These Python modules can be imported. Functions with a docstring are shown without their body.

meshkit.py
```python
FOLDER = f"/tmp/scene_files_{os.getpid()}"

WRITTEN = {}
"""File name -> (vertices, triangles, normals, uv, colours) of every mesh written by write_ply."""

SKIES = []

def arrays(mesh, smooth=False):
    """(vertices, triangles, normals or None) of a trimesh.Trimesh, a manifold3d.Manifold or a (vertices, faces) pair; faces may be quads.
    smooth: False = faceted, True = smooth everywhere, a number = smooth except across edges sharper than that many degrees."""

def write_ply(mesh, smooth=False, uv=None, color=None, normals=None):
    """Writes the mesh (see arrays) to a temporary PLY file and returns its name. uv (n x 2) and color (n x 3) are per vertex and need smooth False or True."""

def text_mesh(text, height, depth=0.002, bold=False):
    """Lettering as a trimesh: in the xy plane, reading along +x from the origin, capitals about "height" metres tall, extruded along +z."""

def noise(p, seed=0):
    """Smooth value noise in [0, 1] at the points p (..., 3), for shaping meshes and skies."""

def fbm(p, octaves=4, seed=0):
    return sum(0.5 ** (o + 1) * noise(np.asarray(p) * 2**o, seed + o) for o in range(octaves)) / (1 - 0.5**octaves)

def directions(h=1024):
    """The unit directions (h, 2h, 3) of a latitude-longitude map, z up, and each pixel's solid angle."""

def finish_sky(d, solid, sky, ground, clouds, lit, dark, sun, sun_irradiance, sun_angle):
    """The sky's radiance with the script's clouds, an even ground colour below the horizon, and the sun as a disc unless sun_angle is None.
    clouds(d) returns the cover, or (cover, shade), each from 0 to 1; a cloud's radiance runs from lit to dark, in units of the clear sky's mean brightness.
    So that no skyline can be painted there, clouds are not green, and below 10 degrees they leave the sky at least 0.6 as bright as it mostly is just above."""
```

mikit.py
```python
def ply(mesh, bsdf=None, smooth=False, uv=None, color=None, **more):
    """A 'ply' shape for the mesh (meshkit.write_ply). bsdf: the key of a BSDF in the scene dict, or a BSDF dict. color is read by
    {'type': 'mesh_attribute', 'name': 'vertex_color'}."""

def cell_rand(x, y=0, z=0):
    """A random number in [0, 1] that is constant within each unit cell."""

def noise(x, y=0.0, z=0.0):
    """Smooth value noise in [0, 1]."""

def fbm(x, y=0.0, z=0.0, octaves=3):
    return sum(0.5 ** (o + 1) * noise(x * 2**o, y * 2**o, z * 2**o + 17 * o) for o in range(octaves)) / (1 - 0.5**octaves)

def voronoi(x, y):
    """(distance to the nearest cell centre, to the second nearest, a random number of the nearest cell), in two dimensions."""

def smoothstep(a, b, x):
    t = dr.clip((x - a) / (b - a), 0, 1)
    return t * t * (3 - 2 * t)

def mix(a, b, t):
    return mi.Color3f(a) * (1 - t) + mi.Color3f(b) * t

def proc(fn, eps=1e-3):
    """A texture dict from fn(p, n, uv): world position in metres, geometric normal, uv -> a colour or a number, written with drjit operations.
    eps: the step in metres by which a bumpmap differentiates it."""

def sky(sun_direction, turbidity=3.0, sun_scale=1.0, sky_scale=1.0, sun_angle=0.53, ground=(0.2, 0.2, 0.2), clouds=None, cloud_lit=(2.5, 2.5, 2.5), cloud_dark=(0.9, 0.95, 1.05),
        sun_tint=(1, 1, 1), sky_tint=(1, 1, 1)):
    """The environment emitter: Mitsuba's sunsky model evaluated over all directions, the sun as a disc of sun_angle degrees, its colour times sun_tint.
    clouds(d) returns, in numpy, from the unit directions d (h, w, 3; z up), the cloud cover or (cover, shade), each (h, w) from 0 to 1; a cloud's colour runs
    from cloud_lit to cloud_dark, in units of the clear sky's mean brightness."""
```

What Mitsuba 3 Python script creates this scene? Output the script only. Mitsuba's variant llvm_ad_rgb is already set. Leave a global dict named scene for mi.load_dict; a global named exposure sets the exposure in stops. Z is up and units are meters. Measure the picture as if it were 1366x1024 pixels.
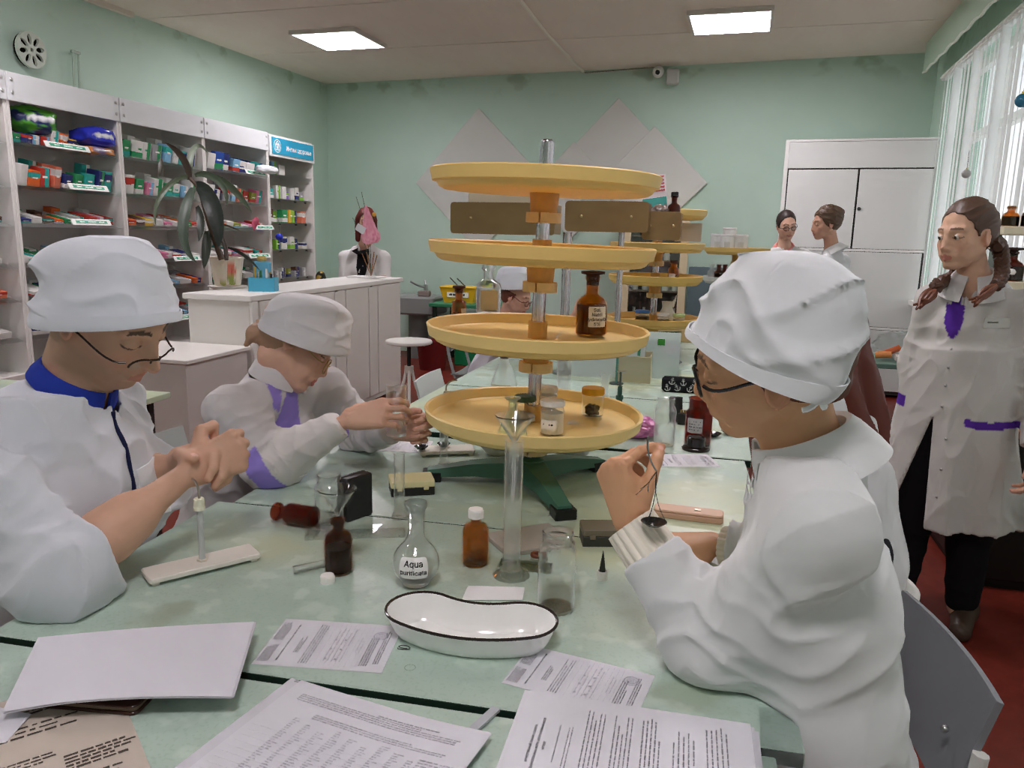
import math, random, numpy as np, trimesh, mitsuba as mi, mikit, meshkit, drjit as dr
from mikit import noise, fbm, voronoi, cell_rand, smoothstep, mix, proc
from shapely.geometry import Polygon, LineString, Point, box as sbox
from shapely import affinity
from scipy.spatial.transform import Rotation
from scipy.interpolate import CubicSpline

scene, labels = {}, {}
random.seed(7)
rng = np.random.default_rng(7)
pi = math.pi
A = np.array

# ------------------------------------------------------------------ camera, sky, lamps, exposure
exposure = 0.95
_R, _U, _B = A([0.96586844, 0.25812131, 0.02171518]), A([-0.0697836, 0.17855703, 0.9814518]), A([0.24945622, -0.94946868, 0.19047524])
EYE = A([0, 0, 1.385])
scene['camera'] = {'type': 'perspective', 'fov': 2*math.degrees(math.atan(683/1026.27)), 'fov_axis': 'x', 'near_clip': 0.05, 'far_clip': 100.0,
    'to_world': mi.ScalarTransform4f().look_at(origin=EYE.tolist(), target=(EYE-_B).tolist(), up=_U.tolist())}
def _overcast(d):
    return 0.9 + 0*d[..., 0], 0.25 + 0.3*meshkit.fbm(d*4, 3)
scene['sky'] = {**mikit.sky((0.75, -0.35, 0.55), turbidity=5, sun_scale=0.0, sky_scale=7.0, ground=(0.5, 0.5, 0.5), clouds=_overcast,
    cloud_lit=(1.1, 1.1, 1.12), cloud_dark=(0.85, 0.88, 0.92)), 'sampling_weight': 2.0}
LAMP = 14.0           # radiance of every ceiling panel
PANELS = [(x + 0.02*(y - 6.5), y) for y in (6.56, 3.26, -0.04) for x in (-3.36, -0.045)]
CEIL = 3.05
SKYG = 1.0

# ------------------------------------------------------------------ helpers
def lin(c):
    if isinstance(c, str):
        c = c.lstrip('#'); c = [int(c[i:i+2], 16)/255 for i in (0, 2, 4)]
    c = A(c, float)
    return np.where(c <= 0.04045, c/12.92, ((c + 0.055)/1.055)**2.4)
_used = {}
def numbered(name):
    n = _used.get(name, -1) + 1; _used[name] = n
    return name if n == 0 else f'{name}_{n:03d}'
def thing(name, label, cat, group=None):
    k = numbered(name); labels[k] = {'label': label, 'category': cat}
    if group: labels[k]['group'] = group
    return k
def struct(name):
    labels[name] = {'kind': 'structure'}; return name
VC = {'type': 'mesh_attribute', 'name': 'vertex_color'}
def rgb(c): return {'type': 'rgb', 'value': [float(x) for x in lin(c)]}
def two(b): return {'type': 'twosided', 'bsdf': b}
def prin(c, r, **k): return two({'type': 'principled', 'base_color': c, 'roughness': r, **k})
scene['matte'] = prin(VC, 0.8, specular=0.2)
scene['satin'] = prin(VC, 0.42, specular=0.4)
scene['gloss'] = prin(VC, 0.14, specular=0.5)
scene['cloth'] = prin(VC, 0.9, specular=0.15, sheen=0.25)
scene['skin'] = prin(VC, 0.5, specular=0.35)
scene['hair'] = prin(VC, 0.45, specular=0.4)
scene['metal'] = prin(VC, 0.28, metallic=1.0)
scene['chrome'] = two({'type': 'roughconductor', 'material': 'Cr', 'alpha': 0.07})
scene['glass'] = {'type': 'dielectric', 'int_ior': 1.5, 'ext_ior': 1.0}
scene['water'] = {'type': 'dielectric', 'int_ior': 1.33, 'ext_ior': 1.0}
scene['thin_glass'] = {'type': 'thindielectric', 'int_ior': 1.55, 'ext_ior': 1.0}
scene['thin_plastic'] = {'type': 'thindielectric', 'int_ior': 1.45, 'ext_ior': 1.0, 'specular_transmittance': {'type': 'rgb', 'value': [0.88, 0.9, 0.9]}}
scene['green_glass'] = {'type': 'dielectric', 'int_ior': 1.5, 'ext_ior': 1.0, 'specular_transmittance': {'type': 'rgb', 'value': [0.93, 0.99, 0.95]}}
scene['amber_glass'] = {'type': 'dielectric', 'int_ior': 1.5, 'ext_ior': 1.0, 'specular_transmittance': {'type': 'rgb', 'value': [0.88, 0.60, 0.26]}}
scene['red_amber_glass'] = {'type': 'dielectric', 'int_ior': 1.5, 'ext_ior': 1.0, 'specular_transmittance': {'type': 'rgb', 'value': [0.60, 0.19, 0.085]}}
scene['dark_amber_glass'] = {'type': 'dielectric', 'int_ior': 1.5, 'ext_ior': 1.0, 'specular_transmittance': {'type': 'rgb', 'value': [0.50, 0.24, 0.11]}}
USES_VC = ('matte', 'satin', 'gloss', 'cloth', 'skin', 'hair', 'metal')

def _split(m, smooth):
    if smooth is True or smooth is False: return A(m.vertices), A(m.faces)
    m = trimesh.Trimesh(m.vertices, m.faces, process=True)
    m = trimesh.graph.smooth_shade(m, angle=math.radians(smooth), facet_minarea=None)
    return A(m.vertices), A(m.faces)
def add(key, mesh, mat='matte', col=None, smooth=35, parent=None, label=None, xf=None):
    """ONE entry of the scene. mesh: a trimesh, or a list of trimeshes or of (trimesh, colour) pairs."""
    if parent is not None: key = numbered(parent + '__' + key)
    if not isinstance(mesh, list): mesh = [mesh]
    V, F, C, n = [], [], [], 0
    for it in mesh:
        m, c = it if isinstance(it, tuple) else (it, col)
        if isinstance(c, np.ndarray) and c.ndim == 2:
            v, f = A(m.vertices), A(m.faces); cc = c
        else:
            v, f = _split(m, smooth); cc = np.tile(lin(c) if c is not None else A([.5, .5, .5]), (len(v), 1))
        V.append(v); F.append(f + n); C.append(cc); n += len(v)
    V, F, C = np.vstack(V), np.vstack(F), np.vstack(C)
    d = mikit.ply((V, F), mat, smooth=smooth is not False, color=C if mat in USES_VC else None)
    if xf is not None: d['to_world'] = xf
    scene[key] = d
    if label: labels[key] = {'label': label}
    return key
def copy_thing(src, name, label, cat, group, xf):
    """A copy of a thing with its parts under the next number."""
    k = thing(name, label, cat, group)
    for s in [s for s in list(scene) if s == src or s.startswith(src + '__')]:
        scene[k + s[len(src):]] = {**scene[s], 'to_world': xf}
    return k
def TM(pos=(0, 0, 0), rz=0, s=1.0):
    return mi.ScalarTransform4f().translate(list(map(float, pos))).rotate([0, 0, 1], math.degrees(rz)).scale(float(s))
def mv(m, pos=(0, 0, 0), rz=0, rx=0, ry=0, s=1):
    """scale, turn about x, then y, then z (radians), then move; works on lists too"""
    if isinstance(m, list): return [(mv(i[0], pos, rz, rx, ry, s), i[1]) if isinstance(i, tuple) else mv(i, pos, rz, rx, ry, s) for i in m]
    m = m.copy(); R = Rotation.from_euler('xyz', [rx, ry, rz]).as_matrix()
    m.vertices = (A(m.vertices)*s) @ R.T + A(pos, float)
    return m
def frame(m, o, x, y, z):
    m = m.copy(); m.vertices = A(o) + A(m.vertices) @ np.stack([x, y, z]).astype(float); return m
def box(sx, sy, sz, c=(0, 0, 0), b=0.0):
    """box of these sizes about c, edges chamfered by b"""
    if b <= 0: m = trimesh.creation.box((sx, sy, sz))
    else:
        h = A([sx, sy, sz])/2; p = []
        for s in np.ndindex(2, 2, 2):
            s = A(s)*2 - 1
            for a in range(3):
                q = h - b; q[a] = h[a]; p.append(s*q)
        m = trimesh.convex.convex_hull(A(p))
    m.apply_translation(c); return m
def zbox(sx, sy, sz, c=(0, 0, 0), b=0.0): return box(sx, sy, sz, (c[0], c[1], c[2] + sz/2), b)
def fixvol(m):
    if m.volume < 0: m.invert()
    return m
def lathe(prof, n=32, closed=True, ang=None):
    """surface of revolution of [(r, z)...]; closed profiles start and end on the axis"""
    p = A(prof, float); a = np.arange(n)*2*pi/n; k = len(p)
    V = np.stack([p[:, None, 0]*np.cos(a), p[:, None, 0]*np.sin(a), np.repeat(p[:, 1:2], n, 1)], -1).reshape(-1, 3)
    i, j = np.meshgrid(np.arange(k-1), np.arange(n), indexing='ij'); j2 = (j+1) % n
    q = np.stack([i*n+j, i*n+j2, (i+1)*n+j2, (i+1)*n+j], -1).reshape(-1, 4)
    m = trimesh.Trimesh(V, np.vstack([q[:, [0, 1, 2]], q[:, [0, 2, 3]]]), process=False)
    m.merge_vertices(); m.update_faces(m.nondegenerate_faces()); m.remove_unreferenced_vertices()
    return fixvol(m) if closed else m
def cyl(r, h, c=(0, 0, 0), n=24, r2=None, b=0.0):
    r2 = r if r2 is None else r2
    pr = [(0, 0), (r-b, 0), (r, b), (r2, h-b), (r2-b, h), (0, h)] if b else [(0, 0), (r, 0), (r2, h), (0, h)]
    return mv(lathe(pr, n), c)
def sph(r, c=(0, 0, 0), sub=2, s=(1, 1, 1)):
    m = trimesh.creation.icosphere(subdivisions=sub, radius=r); m.vertices = A(m.vertices)*s + A(c); return m
def tube(pts, r, n=8, cap=True, flat=1.0, up=None):
    p = A(pts, float); k = len(p); rr = np.broadcast_to(r, (k,))
    t = np.gradient(p, axis=0); t /= np.linalg.norm(t, axis=1, keepdims=True) + 1e-12
    u = A(up, float) if up is not None else (A([0, 0, 1.]) if abs(t[0, 2]) < .9 else A([1., 0, 0]))
    V = []; a = np.arange(n)*2*pi/n
    for i in range(k):
        w = np.cross(t[i], u); w /= np.linalg.norm(w) + 1e-12; u = np.cross(w, t[i])
        V.append(p[i] + rr[i]*(np.cos(a)[:, None]*w + flat*np.sin(a)[:, None]*u))
    V = np.vstack(V)
    i, j = np.meshgrid(np.arange(k-1), np.arange(n), indexing='ij'); j2 = (j+1) % n
    q = np.stack([i*n+j, i*n+j2, (i+1)*n+j2, (i+1)*n+j], -1).reshape(-1, 4)
    F = [q[:, [0, 1, 2]], q[:, [0, 2, 3]]]
    if cap:
        V = np.vstack([V, p[0], p[-1]]); e = k*n; s = np.arange(n); s2 = (s+1) % n
        F += [np.stack([0*s+e, s2, s], 1), np.stack([0*s+e+1, (k-1)*n+s, (k-1)*n+s2], 1)]
    return fixvol(trimesh.Trimesh(V, np.vstack(F), process=False))
def arc(pts, n=24):
    """smooth curve through the points"""
    p = A(pts, float); t = np.r_[0, np.cumsum(np.linalg.norm(np.diff(p, axis=0), axis=1))]
    return CubicSpline(t, p)(np.linspace(0, t[-1], n))
def ext(poly, h, z=0.0):
    m = trimesh.creation.extrude_polygon(poly, h, engine='earcut'); m.apply_translation((0, 0, z)); return m
def rrect(sx, sy, r, q=4): return sbox(-sx/2+r, -sy/2+r, sx/2-r, sy/2-r).buffer(r, quad_segs=q)
def rbox(sx, sy, h, r, c=(0, 0, 0), b=0.0):
    """upright rounded block, its edges chamfered by b"""
    if b <= 0: return mv(ext(rrect(sx, sy, r), h), c)
    P = A(rrect(sx, sy, r).exterior.coords)[:-1]; Q = A(rrect(sx-2*b, sy-2*b, max(r-b, 1e-4)).exterior.coords)[:-1]
    L = [np.c_[Q, 0*Q[:, 0]], np.c_[P, 0*P[:, 0]+b], np.c_[P, 0*P[:, 0]+h-b], np.c_[Q, 0*Q[:, 0]+h]]
    return mv(trimesh.convex.convex_hull(np.vstack(L)), c)
def sheet(P, th=None):
    """grid of points (a, b, 3) as a surface, with thickness th if given"""
    P = A(P, float); a, b = P.shape[:2]
    i, j = np.meshgrid(np.arange(a-1), np.arange(b-1), indexing='ij')
    q = np.stack([i*b+j, (i+1)*b+j, (i+1)*b+j+1, i*b+j+1], -1).reshape(-1, 4)
    V = P.reshape(-1, 3); F = np.vstack([q[:, [0, 1, 2]], q[:, [0, 2, 3]]])
    m = trimesh.Trimesh(V, F, process=False)
    if th is None: return m
    n = A(m.vertex_normals); N = len(V)
    e = np.r_[np.arange(b-1), (np.arange(a-1)+1)*b-1, a*b-1-np.arange(b-1), (a-1-np.arange(a-1))*b]
    e2 = np.roll(e, -1)
    W = np.vstack([V+n*th/2, V-n*th/2])
    S = np.vstack([np.stack([e, e+N, e2], 1), np.stack([e2, e+N, e2+N], 1)])
    return fixvol(trimesh.Trimesh(W, np.vstack([F, F[:, ::-1]+N, S]), process=False))
_txt = {}
def text(s, h, bold=False, center=True):
    """flat lettering in the xy plane (front faces only)"""
    k = (s, bold)
    if k not in _txt:
        m = meshkit.text_mesh(s, 1.0, 0.1, bold); f = A(m.face_normals)[:, 2] > .5
        m = trimesh.Trimesh(m.vertices, A(m.faces)[f], process=False); m.remove_unreferenced_vertices()
        m.vertices[:, 2] = 0; _txt[k] = m
    m = _txt[k].copy(); m.vertices = A(m.vertices)*h
    if center:
        b = m.bounds; m.apply_translation([-(b[0][0]+b[1][0])/2, -h/2, 0])
    return m
def flat(poly, z=0.0):
    v, f = trimesh.creation.triangulate_polygon(poly, engine='earcut'); return trimesh.Trimesh(np.c_[v, np.full(len(v), z)], f, process=False)

# ------------------------------------------------------------------ surfaces of the room
def C3(c): return [float(x) for x in lin(c)]
def _wall(p, n, uv):
    f = fbm(p.x*0.9 + p.y*0.7, p.z*0.9, p.y*0.6, 4); g = fbm(p.x*9, p.y*9, p.z*9, 3)
    c = mix(C3('#b4cdbf'), C3('#bed5c8'), smoothstep(0.35, 0.65, f)*0.8 + 0.2*g)
    dirt = smoothstep(0.56, 0.72, fbm(p.x*5, p.y*5 + 3, p.z*5, 4))*smoothstep(2.75, 3.05, p.z)
    return mix(c, C3('#8ba088'), dirt*0.6)
scene['wall_paint'] = prin(proc(_wall), 0.62, specular=0.25)
def _ceil(p, n, uv):
    f = fbm(p.x*1.3, p.y*1.3, 5.0, 4); g = fbm(p.x*14, p.y*3, 2.0, 3)
    return mix(C3('#cdc3b8'), C3('#d9d0c5'), 0.6*f + 0.4*g)
scene['ceiling_paint'] = prin(proc(_ceil), 0.85, specular=0.1)
def _floor(p, n, uv):
    f = fbm(p.x*2.2, p.y*2.2, 0.0, 5); g = fbm(p.x*30, p.y*30, 1.0, 3)
    return mix(C3('#5e211a'), C3('#7b2f22'), 0.6*f + 0.4*g)
scene['linoleum'] = prin(proc(_floor), 0.38, specular=0.4)
def _mint(p, n, uv):
    f = fbm(p.x*3, p.y*3, 0.0, 5); g = noise(p.x*260, p.y*260, 0.0); h = fbm(p.x*24, p.y*24, 7.0, 3)
    c = mix(C3('#9eb3a6'), C3('#b0c2b6'), f)
    c = mix(c, C3('#9cb3a3'), smoothstep(0.62, 0.9, g)*0.5)
    c = mix(c, C3('#b9bf9c'), smoothstep(0.52, 0.75, fbm(p.x*2.4 + 4, p.y*3.1, 3.0, 4))*0.75)
    c = mix(c, C3('#8d9a80'), smoothstep(0.62, 0.78, fbm(p.x*6 + 1, p.y*7, 9.0, 4))*0.5)
    return mix(c, C3('#d3ddd2'), smoothstep(0.6, 0.8, h)*0.25)
scene['mint_laminate'] = prin(proc(_mint), 0.30, specular=0.45)
scene['pane_glass'] = {'type': 'thindielectric', 'int_ior': 1.5, 'ext_ior': 1.0}
scene['blind_fabric'] = {'type': 'principledthin', 'base_color': rgb('#eef0ef'), 'roughness': 0.8, 'diff_trans': 1.0, 'spec_trans': 0.0}

BL, BR, FR, FL = A([-4.546, 8.527]), A([1.75, 7.95]), A([1.29, -2.5]), A([-5.03, -2.5])
def wallbox(p, q, z0, z1, t=0.2):
    """slab along p-q whose inner face is on the line, thickness t to the left of p->q"""
    p, q = A(p), A(q); d = (q-p)/np.linalg.norm(q-p); n = A([-d[1], d[0]])
    P = Polygon([p, q, q + n*t, p + n*t]); return ext(P, z1 - z0, z0)
add(struct('floor'), ext(Polygon([BL, BR, FR, FL]).buffer(.2), 0.1, -0.1), 'linoleum', smooth=False)
add(struct('ceiling'), ext(Polygon([BL, BR, FR, FL]).buffer(.2), 0.1, CEIL + 0.012), 'ceiling_paint', smooth=False)
yb = [9.0, 6.95, 5.62, 4.2, 2.8, 1.4, 0.0, -1.4, -2.7]
room = Polygon([BL, BR, FR, FL])
for a, b in zip(yb, yb[1:]):    # the concrete slabs of the ceiling with their joints
    s = affinity.rotate(sbox(-6, b + .006, 3, a - .006), -2.0, origin=(-1.5, 5)).intersection(room)
    add('slab', ext(s, 0.02, CEIL), 'ceiling_paint', smooth=False, parent='ceiling')
add(struct('wall_back'), wallbox(BR, BL, 0, CEIL + .1)if False else wallbox(BL, BR, 0, CEIL + .1), 'wall_paint', smooth=False)
add(struct('wall_left'), wallbox(FL, BL, 0, CEIL + .1), 'wall_paint', smooth=False)
add(struct('wall_front'), wallbox(FR, FL, 0, CEIL + .1), 'wall_paint', smooth=False)
def rw(y, off=0): return A([1.75 - .044*(7.95 - y) - off, y])
parts = []
WINS = [(4.35, 7.45), (0.9, 3.75), (-2.2, 0.4)]
edges = [7.95] + [v for w in WINS for v in (w[1], w[0])] + [-2.5]
for a, b in zip(edges[::2], edges[1::2]): parts.append(wallbox(rw(a), rw(b), 0, CEIL + .1, .3))
for a, b in WINS: parts += [wallbox(rw(b), rw(a), 0, 0.88, .3), wallbox(rw(b), rw(a), 2.80, CEIL + .1, .3)]
add(struct('wall_right'), parts, 'wall_paint', smooth=False)
# a wooden strip along the left ceiling edge, up to the second slab joint
add(struct('trim_1'), wallbox(A([-4.985, 5.55])+[.32, 0], A([-5.3, -2.4])+[.32, 0], CEIL-.035, CEIL, .04), 'ceiling_paint', smooth=False)

for i, (a, b) in enumerate(WINS):
    k = struct(f'window_{i+1}')
    fr = []
    def bar(y0, y1, z0, z1, off=-.16, t=.06): fr.append(wallbox(rw(y1, off), rw(y0, off), z0, z1, t))
    for y in (a, a + (b-a)/3, a + 2*(b-a)/3, b - .07): bar(y, y + .07, .88, 2.80)
    bar(a, b, .88, .95); bar(a, b, 2.73, 2.80); bar(a, b, 2.2, 2.26)
    add(k, fr, 'satin', '#e4e4e0', smooth=False)
    add('pane', wallbox(rw(b, -.19), rw(a, -.19), .95, 2.73, .004), 'pane_glass', smooth=False, parent=k)
    add('sill', wallbox(rw(b, .10), rw(a, .10), .86, .90, .35), 'satin', '#e6e6e2', smooth=False, parent=k)
    # vertical strip blind hung in front of the window
    t = thing('vertical_blind', ['white vertical strip blind over the window at the far right', 'white vertical strip blind over the middle window', 'white vertical strip blind over the window nearest the front wall'][i], 'window blind')
    add('head_rail', wallbox(rw(b - .02, .055), rw(a, .055), 2.715, 2.76, .05), 'satin', '#dfe2de', smooth=False, parent=t)
    beads = [sph(.010, (*rw(y, .06), 2.735), 1) for y in np.arange(a + .05, b, .045)]
    labels[add('bead_chain', beads, 'satin', '#f2f3f0', parent=t)] = {'kind': 'stuff'}
    z0 = .98; n = int((b - a - .1)/.112)
    sl = box(.127, .0012, 2.715 - z0, (0, 0, (2.715 + z0)/2)); sd = mikit.ply(sl, 'blind_fabric', smooth=False)
    for j in range(n):
        y = b - .08 - j*.112; x, y = rw(y, .035)
        ang = math.radians(90 - 2.5 - 9 - 5*math.sin(j*1.7) - (28 if j in (4, 9, 15) else 0))
        scene[numbered(t + '__slat')] = {**sd, 'to_world': TM((x, y, 0), ang)}

# the scalloped pelmet board under the ceiling, in front of the windows
yy = np.linspace(-2.4, 7.62, 360)
low = 2.80 + .018*np.abs(np.sin(yy*pi/.34))
P = Polygon(list(zip(yy, low)) + [(7.62, CEIL), (-2.4, CEIL)])
pel = ext(P, .012)      # polygon axes: y, z; thickness along x
v = A(pel.vertices); pel.vertices = np.c_[1.75 - .044*(7.95 - v[:, 0]) - .17 + v[:, 2], v[:, 0], v[:, 1]]
k = thing('scalloped_pelmet', 'long pale green pelmet board with a scalloped lower edge above the window blinds', 'pelmet')
add(k, fixvol(pel), 'satin', '#b9d3c2', smooth=False)
ed = A([[1.75 - .044*(7.95 - y) - .172, y, z] for y, z in zip(yy, low)])
add('edge_band', tube(ed, .008, 5), 'satin', '#dce6dc', parent=k)

# ------------------------------------------------------------------ ceiling lamps
for i, (x, y) in enumerate(PANELS):
    t = thing('ceiling_light', ['square white LED ceiling panel on the left', 'square white LED ceiling panel on the right'][i] if i < 2 else f'square LED ceiling panel outside the picture, {["left", "right"][i % 2]} one, {["", "second", "third", "fourth"][i//2]} row from back', 'ceiling light', 'LED ceiling panels')
    rz = math.radians(-2)
    add('frame', mv([box(.62, .02, .035, (0, .30, 0)), box(.62, .02, .035, (0, -.30, 0)), box(.02, .58, .035, (.30, 0, 0)), box(.02, .58, .035, (-.30, 0, 0)), box(.6, .6, .006, (0, 0, .014))], (x, y, CEIL - .018), rz), 'satin', '#c4c0ba', smooth=False, parent=t)
    d = mv(box(.58, .58, .006), (x, y, CEIL - .030), rz)
    kk = add('diffuser', d, 'matte', '#ffffff', smooth=False, parent=t)
    scene[kk]['emitter'] = {'type': 'area', 'radiance': {'type': 'rgb', 'value': [LAMP*1.05, LAMP*0.97, LAMP*1.02]}}

# ------------------------------------------------------------------ fittings on ceiling and walls
k = thing('cable_trunking', 'white cable trunking running across the ceiling to the back wall', 'cable trunking')
add(k, tube([(-1.516, 5.677, 3.043), (-1.533, 6.747, 3.043), (-1.491, 8.281, 3.043)], .016, 6, up=(0, 0, 1)), 'satin', '#d8d2c6')
k = thing('security_camera', 'small white dome security camera high on the back wall', 'security camera')
c = A((-0.7083, 8.05, 2.975))
add('mount', [mv(cyl(.05, .03), c + [0, .10, .03], rx=pi/2), box(.03, .1, .03, c + [0, .06, .02])], 'satin', '#cfcfcb', parent=k)
add('housing', sph(.055, c, 2), 'satin', '#d9d9d5', parent=k)
add('lens', mv(cyl(.022, .012), c + [0, -.048, -.012], rx=pi/2 + .2), 'gloss', '#101010', parent=k)
k = thing('junction_box', 'grey junction box beside the security camera on the back wall', 'junction box')
add(k, box(.12, .09, .14, A((-0.5961, 8.03, 2.926)) - [-.03, -.02, 0], .01), 'satin', '#b5b8b4')
k = thing('camera_cable', 'thin dark cable along the top of the back wall', 'cable')
add(k, tube([(-1.447, 8.12, 3.003), (-1.067, 8.1, 3.016), (-0.7569, 8.08, 3.024)], .007, 5), 'satin', '#7d7a70')
# round ventilation grille with petal shaped holes
k = thing('vent_grille', 'round petal patterned ventilation grille high on the left wall', 'vent grille')
g = Point(0, 0).buffer(.118, quad_segs=16)
for j in range(8):
    a = j*pi/4 + .2; pet = affinity.rotate(affinity.translate(affinity.scale(Point(0, 0).buffer(1, quad_segs=6), .034, .0165), .069, 0), a, origin=(0, 0), use_radians=True); g = g.difference(pet)
g = g.difference(Point(0, 0).buffer(.014))
c = A([-4.655, 4.55, 2.55])
def onwall(m): v = A(m.vertices); m = m.copy(); m.vertices = np.c_[v[:, 2], v[:, 0], v[:, 1]]; return m
add('rosette', mv(onwall(ext(g, .02)), c), 'satin', '#b9c2b6', smooth=False, parent=k)
add('duct', mv(onwall(ext(Point(0, 0).buffer(.112), .004)), c - [.02, 0, 0]), 'matte', '#15140f', smooth=False, parent=k)  # black disc put in for the darkness behind the petal holes
k = thing('wall_conduit', 'thin vertical metal conduit on the left wall above the display shelving', 'conduit')
add('rail', [tube([[-4.66, 4.96, 2.30], [-4.66, 4.98, 2.62]], .008, 6), tube([[-4.66, 4.91, 2.30], [-4.66, 4.93, 2.62]], .008, 6)], 'satin', '#9fb3a4', parent=k)
add('cap', box(.02, .08, .02, (-4.66, 4.955, 2.625)), 'satin', '#8fa394', parent=k)

# white boards hung cornerwise on the back wall
def board(cx, cz, side, ang, label, lift=.0):
    k = thing('wall_board', label, 'wall board', 'square boards hung cornerwise')
    bx = mv(box(side, .018, side, b=.003), ry=math.radians(ang))
    u = (cx - BL[0])/(BR[0] - BL[0]); yw = BL[1] + u*(BR[1] - BL[1])
    add(k, mv(bx, (cx, yw - .012 - lift, cz), rz=-.0915), 'matte', '#c6c8c3', smooth=False)
board(-2.62, 1.95, 1.09, 44, 'large white square board hung cornerwise left of the yellow carousel')
board(-1.10, 2.20, .80, 45, 'white square board, topmost of the cornerwise cluster on the back wall')
board(-.72, 1.93, .78, 45, 'white square board, rightmost of the cornerwise cluster on the back wall', .02)
board(-1.55, 1.85, .70, 45, 'white square board, lowest left of the cornerwise cluster on the back wall', .02)

# ------------------------------------------------------------------ work tables pushed together end to end
TX0, TX1, TZ = -1.075, 0.130, 0.76
tabs = [(0.16, .870, .0, 'nearest'), (0.888, 1.513, .0, 'second'), (1.521, 2.205, .0, 'third'), (2.25, 3.0, .0, 'fourth'), (3.015, 3.75, .0, 'fifth'), (3.765, 4.5, .0, 'sixth'), (4.515, 5.25, 0, 'seventh')]
def table(y0, y1, label, x0=TX0, x1=TX1, rz=.0, cx=None):
    k = thing('work_table', label, 'table', 'mint laminate work tables'); w, d = x1 - x0, y1 - y0; c = ((x0+x1)/2, (y0+y1)/2, 0)
    add('tabletop', mv(box(w, d, .022, (0, 0, TZ - .011), .002), c, rz), 'mint_laminate', smooth=False, parent=k)
    for sy in (-1, 1): add('edge_strip', mv(box(w - .004, .0016, .0195, (0, sy*(d/2 + .0009), TZ - .0118)), c, rz), 'satin', '#1d3328', smooth=False, parent=k)
    for sx in (-1, 1):
        for sy in (-1, 1): add('leg', mv(box(.03, .03, TZ - .022, (sx*(w/2 - .06), sy*(d/2 - .06), (TZ - .022)/2)), c, rz), 'satin', '#2a2523', smooth=False, parent=k)
    add('apron', mv([box(w - .1, .02, .05, (0, s*(d/2 - .06), TZ - .047)) for s in (-1, 1)] + [box(.02, d - .1, .05, (s*(w/2 - .06), 0, TZ - .047)) for s in (-1, 1)], c, rz), 'satin', '#33291f', smooth=False, parent=k)
    return k
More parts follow.
